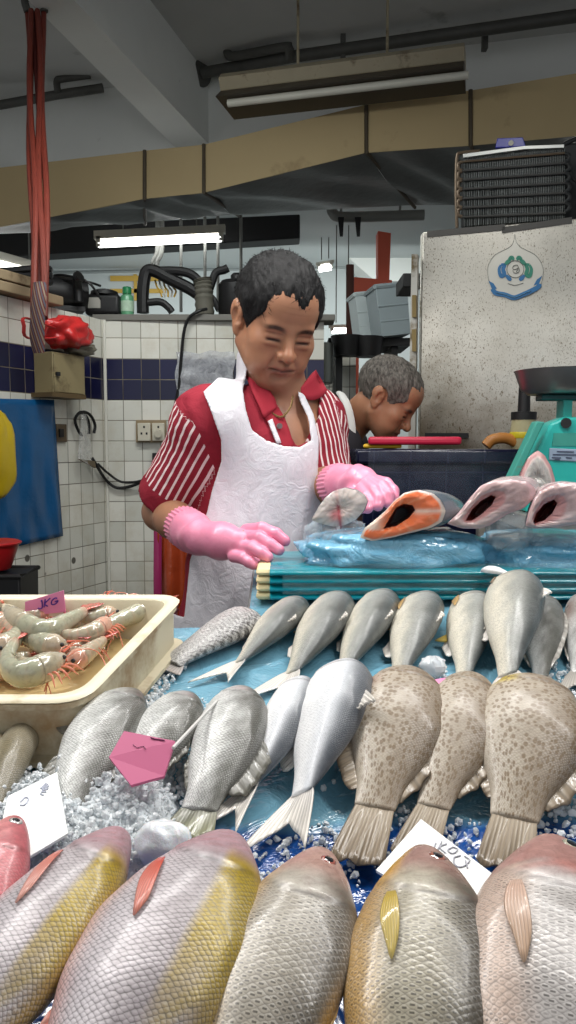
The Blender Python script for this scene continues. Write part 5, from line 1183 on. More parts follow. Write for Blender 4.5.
# ================================================================== PRICE CARDS
M_pink = mat('pink_card', lin(226, 138, 178), .6, var=.03); M_pinkd = mat('deep_pink_card', lin(188, 90, 128), .6, var=.05)
M_wcard = mat('white_card', lin(240, 242, 240), .5, var=.02); M_inkp = mat('purple_ink', lin(74, 30, 130), .5); M_inkg = mat('faded_ink', lin(186, 190, 206), .5); M_inkd = mat('dark_ink', lin(120, 50, 90), .5)
def card(label, pts, m, th=.0022, group='price cards on the fish display', name='price_card'):
    a, b_, c = pts[0], pts[1], pts[-1]; nn = (b_-a).cross(c-a).normalized()
    if nn.dot(CAMP-a) < 0: nn = -nn
    root = empty(name, sum(pts, Vector())/len(pts), label, 'price card', group)
    build('card', MB().prism([p-nn*th for p in pts], nn*th), m, root, smooth=0)
    ux_ = (b_-a); uy_ = (c-a)
    def stroke(seq, r, mi, nm='lettering'):     # seq in card coords (0..1,0..1) from corner a
        return build(nm, MB().tube(spline([a+ux_*x+uy_*y+nn*.0006 for x, y in seq], max(8, len(seq)*5)), r, 6, flat=1), mi, root)
    root_stroke = stroke; return root, root_stroke
# pink 1KG card standing in the tray
B0 = pz(26, 609, .058); B1 = pz(65, 609, .058); up_ = Vector((0, .012, .034))
tl, tr_, br, bl = PY(25, 602, B0.y), PY(63.5, 590.5, B1.y), PY(65.5, 612, B1.y), PY(25, 616, B0.y)
r_, stk = card('pink price card marked 1KG standing among the prawns', [tl, tr_, br, bl], M_pink)
for seq in ([(.42, .30), (.44, .26), (.45, .75), (.38, .78), (.34, .70)], [(.53, .22), (.50, .78)], [(.66, .25), (.52, .55), (.60, .80)], [(.84, .42), (.78, .36), (.70, .50), (.70, .74), (.80, .78), (.86, .60), (.78, .62)]): stk(seq, .0009, M_inkp)
# pink card leaning on the middle row
q = [PT(124, 731, .064), PT(175, 741, .062), PT(164, 776, .046), PT(131, 785, .044), PT(109, 757, .054)]
r_, stk = card('large pink five cornered price card leaning on the grey fish', q, M_pinkd, .003)
stk([(.55, .06), (.62, .08), (.72, .07), (.82, .07)], .0006, M_inkd); stk([(.30, .42), (.40, .50), (.50, .42), (.58, .52)], .0003, M_inkd)
tag(build('skewer', MB().tube([PT(173, 748, .060), PT(217, 701, .058)], .0016, 8), mat('pale_stick', lin(206, 204, 200), .5), loc=PT(195, 725, .06)), 'thin pale skewer sticking up beside the pink price card', 'skewer')
q = [PT(8, 796, .040), PT(57, 772, .034), PT(68, 833, .040), PT(20, 862, .044), PT(0, 830, .044)]
r_, stk = card('white price card with faint writing at the left edge', q, M_wcard)
for k in range(6):
    a_ = -.9+.34*k; stk([(.62+.10*math.cos(a_), .42+.12*math.sin(a_)), (.62+.24*math.cos(a_+.1), .42+.26*math.sin(a_+.1))], .0006, M_inkg)
stk([(.30, .45), (.38, .38), (.46, .50), (.40, .62), (.30, .55)], .0006, M_inkg)
q = [PT(376, 870, .020), PT(421, 819, .020), PT(502, 881, .030), PT(470, 930, .03)]
r_, stk = card('white price card with faded writing behind the yellow cheeked fish', q, M_wcard)
M_ink2 = mat('grey_ink', lin(176, 176, 186), .5)
q0, q1, q3 = q[0], q[1], q[3]
def card2(x, y):                  # pixel on that card -> its coords
    p = PT(x, y, .0225); e = p-q[0]; u_ = q[1]-q[0]; v_ = q[3]-q[0]
    a11, a12, a22 = u_.dot(u_), u_.dot(v_), v_.dot(v_); b1, b2 = e.dot(u_), e.dot(v_); dt = a11*a22-a12*a12
    return ((b1*a22-b2*a12)/dt, (a11*b2-a12*b1)/dt)
for seq in ([(436, 844), (433, 851)], [(442, 843), (437, 853)], [(447, 846), (440, 849), (446, 856)], [(453, 850), (448, 853), (453, 857), (458, 853), (453, 850)], [(461, 860), (454, 862), (456, 870), (463, 872), (470, 866), (465, 861)], [(466, 866), (468, 874)]):
    stk([card2(x, y) for x, y in seq], .0006, M_ink2)
for x0, x1, y0, y1, lb in ((357, 382, 676, 691, 'pink card lying between the big silver fish and the first spotted fish'), (430, 450, 677, 694, 'pink card lying left of the middle spotted fish head'), (484, 510, 683, 700, 'pink card lying left of the widest spotted fish head')):
    card(lb, [PT(x0, y0+3, .012), PT(x1, y0, .012), PT(x1+2, y1, .012), PT(x0, y1+3, .012)], M_pink, .0015, 'pink cards lying under the middle row of fish')

# ================================================================== TEAL FOAM BLOCK, BAGS, CUT FISH
M_teal = mat('teal_wrap', lin(4, 132, 146), .22, var=.15, vs=9, bump=.5, bs=24, bd=.006, coat=.3)
M_foam = mat('cream_foam', lin(226, 208, 160), .7, var=.1)
bL = PT(269, 612, .0); yF = 1.215; xL = PY(270, 600, yF).x; zB = tz(yF)+.002; zT = PY(300, 568, yF).z; layers = 4; lh = (zT-zB)/layers
tbx = empty('foam_block', Vector((xL+.35, yF+.1, zB)), 'stack of foam boards wrapped in teal plastic under the blue bags', 'foam block')
prof_ = []
for k in range(layers):
    for t in range(9):
        a = t/8*PI; prof_.append((yF-.016*math.sin(a)**.6, zB+lh*(k+.02+.96*t/8)))
dp_ = .19
prof_ += [(yF+dp_, zT), (yF+dp_, zB)]
build('wrap', MB().prism([Vector((xL, y, z)) for y, z in prof_], Vector((.88, .0, 0))), M_teal, tbx, smooth=50)
for k in range(layers): build('foam_end', MB().box((xL-.009, yF+.045, zB+lh*(k+.5)), (.026, .10, lh*.86)), M_foam, tbx, bevel=.006, seg=3)
build('wrap_edge', MB().grid([[Vector((xL-.016-.006*math.sin(t*3), yF+.09+.03*s_, zB+(zT-zB)*t)) for s_ in (0, 1)] for t in [i/8 for i in range(9)]]), mat('dark_teal_wrap', lin(8, 60, 70), .25), tbx, smooth=180, solid=.002)
tag(build('plastic_film', MB().grid([[Vector((xL+.02+.84*s_, yF-.014-.006*abs(mnoise.noise(Vector((s_*14, t*5, 0)))), zB+.012+(zT-zB)*t*.95)) for s_ in [k/60 for k in range(61)]] for t in [i/10 for i in range(11)]]), film('teal_clear_film', lin(180, 225, 230), .14, .08, .9, 30), smooth=180, loc=(xL+.4, yF, zT)), 'clear film stretched over the front of the teal foam block', 'film')
def bag(label, x0, x1, y0, y1, Y, m, seed, depth=.10, sq=.72, amp=.16):
    a, b_ = PY(x0, (y0+y1)/2, Y), PY(x1, (y0+y1)/2, Y); zt2_, zb2 = PY((x0+x1)/2, y0, Y).z, PY((x0+x1)/2, y1, Y).z
    c = (a+b_)/2; c.z = (zt2_+zb2)/2; o = build('plastic_bag', blob(c, ((b_-a).length/2*.95, depth, (zt2_-zb2)/2), amp, 3.2, seed, 64, sq), m, smooth=180, loc=c)
    return tag(o, label, 'bag', 'plastic bags under the cut fish')
n = NT('blue_bag'); wv = n.math('MULTIPLY', n.math('ABSOLUTE', n.math('SUBTRACT', n.noise(15, 5, .6, n.map(n.coord(), (1, 1, 1.6), (0, .5, .6)), 1.4), .5)), 3.0)
n.set(Base_Color=n.mix(lin(120, 184, 214), lin(70, 148, 190), wv), Roughness=.14, Normal=n.bump(wv, .6, .010), Coat_Weight=.9); M_bag = n.m
bag('long pale blue plastic bag on the teal block under the orange cut fish', 300, 490, 529, 571, 1.29, M_bag, 4, .075)
bag('pale blue plastic bag at the right end of the teal block', 470, 640, 532, 573, 1.32, M_bag, 11)
bag('small clear plastic bag under the white fish slice', 304, 368, 520, 548, 1.31, film('clear_bag', lin(214, 226, 232), .30, .06, .8, 16), 17, .06)
bag('crumpled clear bag between the two pink cut fish', 486, 530, 510, 550, 1.245, film('clear_bag', lin(214, 226, 232), .24, .06, .8, 16), 23, .03)
bag('crumpled clear bag under the right pink cut fish', 520, 600, 522, 546, 1.25, film('clear_bag', lin(214, 226, 232), .24, .06, .8, 16), 29, .03)
M_flesh = attrmat('cut_fish_flesh', .3, coat=.4, bump=.35, bs=130, sss=.15, var=.25, vs=60)
def resample(poly, n, start=None):
    P = [Vector((x, y, 0)) for x, y in poly]; P.append(P[0]); L = [0]
    for a, b_ in zip(P, P[1:]): L.append(L[-1]+(b_-a).length)
    out = []
    for k in range(n):
        d = L[-1]*k/n; i = max(j for j in range(len(P)-1) if L[j] <= d); t = (d-L[i])/(L[i+1]-L[i]); out.append(P[i].lerp(P[i+1], t))
    out = [(out[k-1]+out[k]*6+out[(k+1) % n])/8 for k in range(n)]
    return out
def cut_fish(label, outer, cav, Y, back, shrink, cf, skin_top, skin_low, name='cut_fish'):
    N_ = 72; O = resample(outer, N_)
    cx, cy = sum(p.x for p in O)/N_, sum(p.y for p in O)/N_
    if cav:
        Cv = resample(cav, N_); ccx, ccy = sum(p.x for p in Cv)/N_, sum(p.y for p in Cv)/N_
    else: Cv = [Vector((cx+(p.x-cx)*.12, cy+(p.y-cy)*.04, 0)) for p in O]; ccx, ccy = cx, cy
    def ang(p, a, b_): return math.atan2(p.y-b_, p.x-a)
    # match by angle about the cavity centre
    O.sort(key=lambda p: ang(p, ccx, ccy)); Cv.sort(key=lambda p: ang(p, ccx, ccy))
    W = lambda p, dy=0.0: PY(p.x, p.y, Y+dy)
    root = empty(name, W(Vector((cx, max(p.y for p in O), 0))), label, 'cut fish', 'cut fish on the blue bags')
    rows = []; cols = []
    K = 12
    for k in range(K+1):
        t = k/K
        row = [W(o_.lerp(c_, t), -.006*math.sin(PI*min(1, t*1.0))+.002*mnoise.noise(Vector((o_.x*.2, t*5, 0)))) for o_, c_ in zip(O, Cv)]
        rows.append(row+[row[0]]); cl = [cf(t, ang(o_, ccx, ccy), o_.lerp(c_, t)) for o_, c_ in zip(O, Cv)]; cols += cl+[cl[0]]
    fm_ = MB().grid(rows)
    if not cav: fm_.f.append(tuple(K*(N_+1)+q for q in range(N_)))
    o = build('flesh', fm_, M_flesh, root, smooth=180); setcol(o, np.clip(np.array(cols), 0, 1))
    B = Vector(back)
    rows = []; cols = []
    for k in range(9):
        t = k/8; sc_k = 1-(1-shrink)*t**1.6
        cw = W(Vector((cx, cy, 0))); row = [cw+(W(p)-cw)*sc_k*(1+.03*math.sin(PI*t))+B*t for p in O]; rows.append(row+[row[0]])
        cl = [tuple(np.array(skin_top)*(1-s2)+np.array(skin_low)*s2) for s2 in [min(1, max(0, (p.y-cy)/22+.4)) for p in O]]; cols += cl+[cl[0]]
    n2 = len(rows[0]); mb = MB().grid(rows); mb.add([], [])
    mb.f.append(tuple(8*n2+k for k in range(n2-1)))
    o = build('skin', mb, attr_skin, root, smooth=60); setcol(o, np.array(cols))
    if cav:
        rows = []; 
        for k in range(7):
            t = k/6; row = [W(p.lerp(Vector((ccx+2, ccy, 0)), .55*t), .07*t) for p in Cv]; rows.append(row+[row[0]])
        n2 = len(rows[0]); mb = MB().grid(rows); mb.f.append(tuple(6*n2+k for k in range(n2-1)))
        o = build('belly_cavity', mb, M_flesh, root, smooth=60, recalc=False); cc = [[q*(1-.0*k) for q in lin(120, 44, 40)] for k in range(7) for _ in range(n2)]; setcol(o, np.array(cc))
    return root
attr_skin = attrmat('cut_fish_skin', .25, coat=.4, bump=.2, bs=150, var=.3, vs=90)
def z4(l): return [(300+x/3.6, 460+y/3.6) for x, y in l]
def z5(l): return [(430+x/3.945, 440+y/3.945) for x, y in l]
def cf_salmon(t, a, p):
    o_, w_, pk = np.array(lin(236, 118, 66)), np.array(lin(240, 222, 206)), np.array(lin(240, 168, 130))
    st = max(0, math.sin(a*9+t*3+2*mnoise.noise(Vector((p.x*.08, p.y*.08, 2)))))**4
    c = o_*(1-.55*st)+pk*.55*st
    if t < .10: c = np.array(lin(214, 196, 186)) if p.x > 372 else w_
    lf = 1/(1+math.exp((p.x-384+.25*(p.y-505))/2.5)) if p.y < 530 else 0
    c = c*(1-lf)+w_*lf
    sp_ = math.exp(-((p.y-511)/2.2)**2)*(1 if p.x > 414 else 0)*.8; return c*(1-sp_)+w_*sp_
def cf_pink(t, a, p):
    c = np.array(lin(190, 160, 158))*(1-.35*abs(mnoise.noise(Vector((p.x*.12, p.y*.12, 3)))))
    if t > .72: c = np.array(lin(184, 128, 126))
    if t < .10: c = np.array(lin(206, 170, 172))
    wl = math.exp(-((t-.5)/.25)**2)*.4*(p.y > 512); return c*(1-wl)+np.array(lin(238, 220, 216))*wl
def cf_white(t, a, p):
    c = np.array(lin(218, 206, 200))*(1-.3*abs(math.sin(a*11+2*t))**6*(1-t))
    k = math.exp(-((p.x-338-.12*(p.y-505))/2.0)**2)*(.35+.6*(p.y > 505)); c = c*(1-k)+np.array(lin(176, 60, 70))*k
    k2 = math.exp(-(((p.x-335)/6)**2+((p.y-515)/7)**2))*.8; return c*(1-k2)+np.array(lin(190, 80, 92))*k2
cut_fish('orange fleshed cut fish with dark belly hole on the blue bag', z4([(215,280),(232,245),(270,215),(305,185),(340,145),(380,115),(430,107),(480,120),(512,150),(525,185),(512,222),(470,245),(400,262),(330,280),(260,292)]), z4([(300,248),(325,205),(345,172),(375,157),(405,163),(416,180),(392,208),(345,238)]), 1.215, (.085, .11, .0), .55, cf_salmon, lin(96, 106, 116), lin(150, 150, 150))
cut_fish('pink cut fish with dark belly hole, right of the orange one', z5([(66,330),(110,290),(155,230),(200,180),(250,160),(320,155),(385,165),(418,192),(412,230),(370,270),(310,290),(240,335),(200,350),(130,350)]), z5([(140,318),(165,275),(200,240),(240,217),(260,222),(245,255),(200,295),(165,318)]), 1.22, (.06, .12, .012), .7, cf_pink, lin(184, 166, 168), lin(176, 152, 154))
cut_fish('pink cut fish at the right edge with belly hole open to the front', z5([(376,338),(388,290),(408,240),(430,200),(470,175),(530,165),(600,172),(650,210),(655,300),(600,330),(500,345),(420,350)]), z5([(402,332),(420,288),(450,252),(490,234),(503,250),(482,290),(450,318)]), 1.205, (.03, .12, .0), .8, cf_pink, lin(210, 190, 190), lin(190, 168, 168))
cut_fish('white fish slice with red bone centre held by the glove', z4([(40,215),(60,180),(85,140),(120,112),(160,100),(200,108),(232,128),(243,150),(228,185),(200,215),(160,235),(120,240),(70,228)]), None, 1.255, (.006, .03, .0), .96, cf_white, lin(150, 150, 154), lin(186, 186, 188))
def cf_head(t, a, p):
    e = np.array(lin(206, 158, 156)); s_ = np.array(lin(196, 192, 186))*(1-.55*max(0, mnoise.noise(Vector((p.x*.9, p.y*.7, 1)))))
    return e if t < .22 else (np.array(lin(226, 206, 200)) if t < .32 else s_)
cut_fish('upright silver fish head with pink edge behind the pink cut fish', z5([(345,200),(352,160),(368,112),(395,62),(425,40),(452,60),(480,108),(494,160),(498,205),(420,222)]), None, 1.36, (.01, .07, -.01), .8, cf_head, lin(196, 150, 146), lin(190, 160, 156))

# ================================================================== ICE
n = NT('crushed_ice'); f_ = n.noise(90, 4)
n.set(Base_Color=n.mix(lin(232, 238, 242), lin(252, 254, 255), f_), Roughness=.2, Normal=n.bump(n.noise(160, 4), .3, .002), Transmission_Weight=.35, IOR=1.31)
M_ice = n.m
M_snow = mat('packed_ice', lin(222, 228, 232), .25, var=.06, bump=.9, bs=120, bd=.004, coat=.4)
def inpoly(x, y, poly):
    c = False; j = len(poly)-1
    for i in range(len(poly)):
        (xi, yi), (xj, yj) = poly[i], poly[j]
        if (yi > y) != (yj > y) and x < (xj-xi)*(y-yi)/(yj-yi)+xi: c = not c
        j = i
    return c
ri = random.Random(5)
ico_v = []
_t = (1+5**.5)/2
ICO = [Vector(v).normalized() for v in ((-1,_t,0),(1,_t,0),(-1,-_t,0),(1,-_t,0),(0,-1,_t),(0,1,_t),(0,-1,-_t),(0,1,-_t),(_t,0,-1),(_t,0,1),(-_t,0,-1),(-_t,0,1))]
ICF = [(0,11,5),(0,5,1),(0,1,7),(0,7,10),(0,10,11),(1,5,9),(5,11,4),(11,10,2),(10,7,6),(7,1,8),(3,9,4),(3,4,2),(3,2,6),(3,6,8),(3,8,9),(4,9,5),(2,4,11),(6,2,10),(8,6,7),(9,8,1)]
def chunk(mb, c, r):
    sx, sy, sz = (r*ri.uniform(.6, 1.2) for _ in range(3)); M = Matrix.Rotation(ri.uniform(0, 6), 3, 'Z') @ Matrix.Rotation(ri.uniform(0, 6), 3, 'X')
    mb.add([c + M @ Vector((v.x*sx, v.y*sy, v.z*sz))*ri.uniform(.75, 1.15) for v in ICO], ICF)
def ice_h(x, y):                  # height of the packed bed over the table
    t = (1.045-y)/.515; sx = (x+.62)/.60
    e = float(sst(0, .12, np.float64(1-sx))*sst(0, .1, np.float64(t))*sst(0, .1, np.float64(1-t))*sst(-.02, .06, np.float64((-.055-.25*(y-.6))-x)))
    tm = float(sst(.70, .735, np.float64(y))*sst(-.155, -.175, np.float64(x))); e *= 1-tm
    return (.022+.012*mnoise.noise(Vector((x*22, y*22, 0)))+.008*mnoise.noise(Vector((x*60, y*60, 3)))+.004*mnoise.noise(Vector((x*140, y*140, 6))))*e - .04*(1-e)
zones = [([(-20, 720), (60, 715), (110, 690), (150, 680), (215, 690), (205, 760), (200, 830), (280, 860), (275, 880), (-20, 880)], 4200, .0, .012, .0010, .0042),
         ([(130, 668), (165, 640), (190, 650), (160, 690), (110, 695)], 260, .0, .012, .0018, .004),
         ([(255, 830), (345, 800), (365, 870), (250, 885)], 150, .0, .010, .0016, .004),
         ([(375, 800), (420, 790), (500, 810), (490, 850), (400, 860), (370, 850)], 170, .0, .008, .0016, .004),
         ([(540, 780), (590, 770), (590, 835), (530, 830)], 80, .0, .010, .002, .005),
         ([(545, 650), (590, 655), (590, 690), (548, 684)], 70, .0, .014, .002, .005),
         ([(420, 655), (445, 655), (448, 678), (424, 680)], 26, .0, .012, .003, .006),
         ([(300, 700), (340, 690), (350, 760), (300, 790)], 60, .0, .008, .002, .004)]
mb = MB()
for poly, cnt, d0, d1, r0, r1 in zones:
    xs_, ys_2 = [p[0] for p in poly], [p[1] for p in poly]; k = 0
    while k < cnt:
        x, y = ri.uniform(min(xs_), max(xs_)), ri.uniform(min(ys_2), max(ys_2))
        if not inpoly(x, y, poly): continue
        k += 1; r = r0+(r1-r0)*ri.random()**2; q_ = PT(x, y, .012); q_.z = tz(q_.y)+max(ice_h(q_.x, q_.y), -.004)+r*ri.uniform(.2, .9)+d1*.35*ri.random()**3; chunk(mb, q_, r)
tag(build('crushed_ice', mb, M_ice, smooth=0, loc=PT(150, 780, 0)), 'crushed ice scattered between the fish on the blue sheet', 'ice', kind='stuff')
rows = []
for i in range(70):
    y = 1.045-(1.045-.53)*i/69; row = []
    for k in range(90):
        x = -.62+.60*k/89; row.append(Vector((x, y, tz(y)+ice_h(x, y))))
    rows.append(row)
tag(build('packed_ice', MB().grid(rows), M_snow, smooth=180, loc=(-.3, .8, tz(.8))), 'bed of packed ice under the grey fish at the left', 'ice', kind='stuff')
c_ = PT(163, 846, .028)
tag(build('ice_lump', blob(c_, (.023, .019, .020), .10, 2.6, 6, 40), mat('white_ice', lin(232, 238, 242), .2, var=.05, bump=.8, bs=110, coat=.5, sss=.2), smooth=180, loc=c_), 'large rounded white lump of ice behind the yellow backed fish', 'ice')
c_ = PT(433, 667, .012)
tag(build('ice_lump', blob(c_, (.016, .013, .013), .3, 4, 8, 24), M_ice, smooth=40, loc=c_), 'small clear ice lump behind the pink card in the back row', 'ice')
# ================================================================== PEOPLE (signed-distance sculpting, meshed with surface nets)
def npv(v): return np.array((v[0], v[1], v[2]), np.float64)
def s_sphere(c, r):
    c = npv(c); return (lambda P: np.linalg.norm(P-c, axis=-1)-r, c-r, c+r)
def s_ell(c, r, B=None):          # ellipsoid with axis matrix B (rows = axes)
    c = npv(c); r = npv(r); m = r.max(); B = np.eye(3) if B is None else np.array(B, float)
    def f(P):
        q = (P-c) @ B.T; k0 = np.linalg.norm(q/r, axis=-1); k1 = np.linalg.norm(q/(r*r), axis=-1); return k0*(k0-1.0)/np.maximum(k1, 1e-9)
    return (f, c-m, c+m)
def s_cone(a, b, ra, rb):         # capsule with two radii
    a, b = npv(a), npv(b); ab = b-a; L2 = float(ab@ab)
    def f(P):
        t = np.clip(((P-a)@ab)/L2, 0, 1); return np.linalg.norm(P-(a+t[..., None]*ab), axis=-1)-(ra+(rb-ra)*t)
    m = max(ra, rb); return (f, np.minimum(a, b)-m, np.maximum(a, b)+m)
def s_fn(f, lo, hi): return (f, npv(lo), npv(hi))
class Field:
    def __init__(s): s.ops = []
    def u(s, p, k=.01): s.ops.append((p, 'u', k)); return s
    def sub(s, p, k=.005): s.ops.append((p, 's', k)); return s
    def inter(s, f): s.ops.append(((f, None, None), 'i', 0)); return s
    def chain(s, pts, rs, k=.006):
        for i in range(len(pts)-1): s.u(s_cone(pts[i], pts[i+1], rs[i], rs[i+1]), k if i else k)
        return s
    def grid(s, lo, hi, h):
        lo, hi = npv(lo), npv(hi); n = np.ceil((hi-lo)/h).astype(int)+1
        ax = [lo[i]+h*np.arange(n[i]) for i in range(3)]; D = np.full(n, .08)
        for (f, a, b), mode, k in s.ops:
            if a is None: i0, i1 = np.zeros(3, int), n
            else:
                pad = k+3*h+.004; i0 = np.clip(np.floor((a-pad-lo)/h).astype(int), 0, n); i1 = np.clip(np.ceil((b+pad-lo)/h).astype(int)+1, 0, n)
            if (i1 <= i0).any(): continue
            P = np.stack(np.meshgrid(*[ax[q][i0[q]:i1[q]] for q in range(3)], indexing='ij'), -1)
            d = f(P); sl = tuple(slice(i0[q], i1[q]) for q in range(3)); o = D[sl]
            if mode == 'u':
                hh = np.clip(.5+.5*(o-d)/k, 0, 1); D[sl] = o*(1-hh)+d*hh - k*hh*(1-hh)
            elif mode == 's':
                hh = np.clip(.5-.5*(o+d)/k, 0, 1); D[sl] = o*(1-hh)-d*hh + k*hh*(1-hh)
            else: D[sl] = np.maximum(o, d)
        return D, lo, h
    def at(s, P):                 # field at loose points
        D = np.full(P.shape[:-1], .08)
        for (f, a, b), mode, k in s.ops:
            d = f(P)
            if mode == 'u': hh = np.clip(.5+.5*(D-d)/k, 0, 1); D = D*(1-hh)+d*hh-k*hh*(1-hh)
            elif mode == 's': hh = np.clip(.5-.5*(D+d)/k, 0, 1); D = D*(1-hh)-d*hh+k*hh*(1-hh)
            else: D = np.maximum(D, d)
        return D
def nets(D, lo, h):
    D = np.pad(D, 1, constant_values=.08); lo = lo-h; S = D < 0; n = np.array(D.shape)
    cnt = np.zeros(n-1, np.int8); acc = np.zeros((*(n-1), 3), np.float32)
    offs = [(0,0,0),(1,0,0),(0,1,0),(1,1,0),(0,0,1),(1,0,1),(0,1,1),(1,1,1)]
    sl = lambda o: tuple(slice(o[q], n[q]-1+o[q]) for q in range(3))
    tot = sum(S[sl(o)].astype(np.int8) for o in offs); act = (tot > 0) & (tot < 8)
    idx = np.argwhere(act); acc = np.zeros((len(idx), 3)); cnt = np.zeros(len(idx))
    V = [D[idx[:, 0]+o[0], idx[:, 1]+o[1], idx[:, 2]+o[2]] for o in offs]
    for a in range(8):
        for b in range(a+1, 8):
            if bin(a ^ b).count('1') != 1: continue
            da, db = V[a], V[b]; c = (da < 0) != (db < 0); t = np.where(c, da/np.where(c, da-db, 1), 0)
            p = np.array(offs[a], float)+t[:, None]*(np.array(offs[b], float)-np.array(offs[a], float)); acc += p*c[:, None]; cnt += c
    vid = np.full(act.shape, -1, np.int64); vid[act] = np.arange(len(idx))
    verts = lo + (idx + acc/cnt[:, None])*h
    F = []
    for q in range(3):
        u, v = [(1, 2), (2, 0), (0, 1)][q]
        a = [slice(None)]*3; b = [slice(None)]*3; a[q] = slice(0, n[q]-1); b[q] = slice(1, n[q])
        ch = S[tuple(a)] != S[tuple(b)]; e = np.argwhere(ch)
        e = e[(e[:, u] > 0) & (e[:, v] > 0) & (e[:, u] < n[u]-1) & (e[:, v] < n[v]-1)]
        s0 = S[e[:, 0], e[:, 1], e[:, 2]]
        def g(du, dv):
            k = e.copy(); k[:, u] += du; k[:, v] += dv; return vid[k[:, 0], k[:, 1], k[:, 2]]
        qd = np.stack([g(-1, -1), g(0, -1), g(0, 0), g(-1, 0)], 1); qd[~s0] = qd[~s0][:, ::-1]; F.append(qd)
    F = np.vstack(F); return verts, F[(F >= 0).all(1)]
def npmesh(name, V, F, m, parent=None, loc=(0, 0, 0)):
    me = bpy.data.meshes.new(name); V = np.asarray(V)-np.array(ORG[parent.name] if parent else loc)
    me.vertices.add(len(V)); me.vertices.foreach_set('co', V.astype(np.float32).ravel())
    me.loops.add(F.size); me.loops.foreach_set('vertex_index', F.astype(np.int32).ravel())
    me.polygons.add(len(F)); me.polygons.foreach_set('loop_start', np.arange(0, F.size, 4, dtype=np.int32)); me.polygons.foreach_set('loop_total', np.full(len(F), 4, np.int32))
    me.update(calc_edges=True); me.validate(); me.polygons.foreach_set('use_smooth', [True]*len(me.polygons))
    o = bpy.data.objects.new(name, me); C.objects.link(o); me.materials.append(m)
    if parent: o.parent = parent; ORG[o.name] = ORG[parent.name]
    else: o.location = loc; ORG[o.name] = tuple(loc)
    return o
def relax(V, F, it=2, lam=.5):
    n = len(V)
    for _ in range(it):
        acc = np.zeros_like(V); c = np.zeros(n)
        for a in range(4):
            i, j = F[:, a], F[:, (a+1) % 4]; np.add.at(acc, i, V[j]); np.add.at(c, i, 1); np.add.at(acc, j, V[i]); np.add.at(c, j, 1)
        V = V*(1-lam)+lam*acc/np.maximum(c, 1)[:, None]
    return V
def proj(P):                      # world points -> photograph pixels (for laying out cloth edges on the body)
    q = P-np.array(CAMP); d = q@np.array(_f); return 288+FPX*q[..., 0]/d, 512-FPX*(q@np.array(_u))/d
def frame(yaw, pitch, toward, roll=0.0):    # toward: horizontal forward dir at yaw 0
    F0 = Vector(toward); F0.rotate(Matrix.Rotation(yaw, 3, 'Z')); F = F0*math.cos(pitch)-Vector((0, 0, 1))*math.sin(pitch)
    U = F0*math.sin(pitch)+Vector((0, 0, 1))*math.cos(pitch); X = U.cross(F); R_ = Matrix.Rotation(roll, 3, F); X = R_ @ X; U = R_ @ U; return np.array([X, F, U])   # rows: side, forward, up
def fbm(P, s):
    x, y, z = P[..., 0]*s, P[..., 1]*s, P[..., 2]*s
    return (np.sin(x+1.3*np.sin(y*.7))*np.cos(y*1.1+z*.6)+.6*np.sin(2.3*z+1.7*y)*np.cos(2.1*x-.8*z)+.35*np.sin(4.7*x+3.9*z)*np.cos(4.3*y))/1.6
HK = .94                        # head size
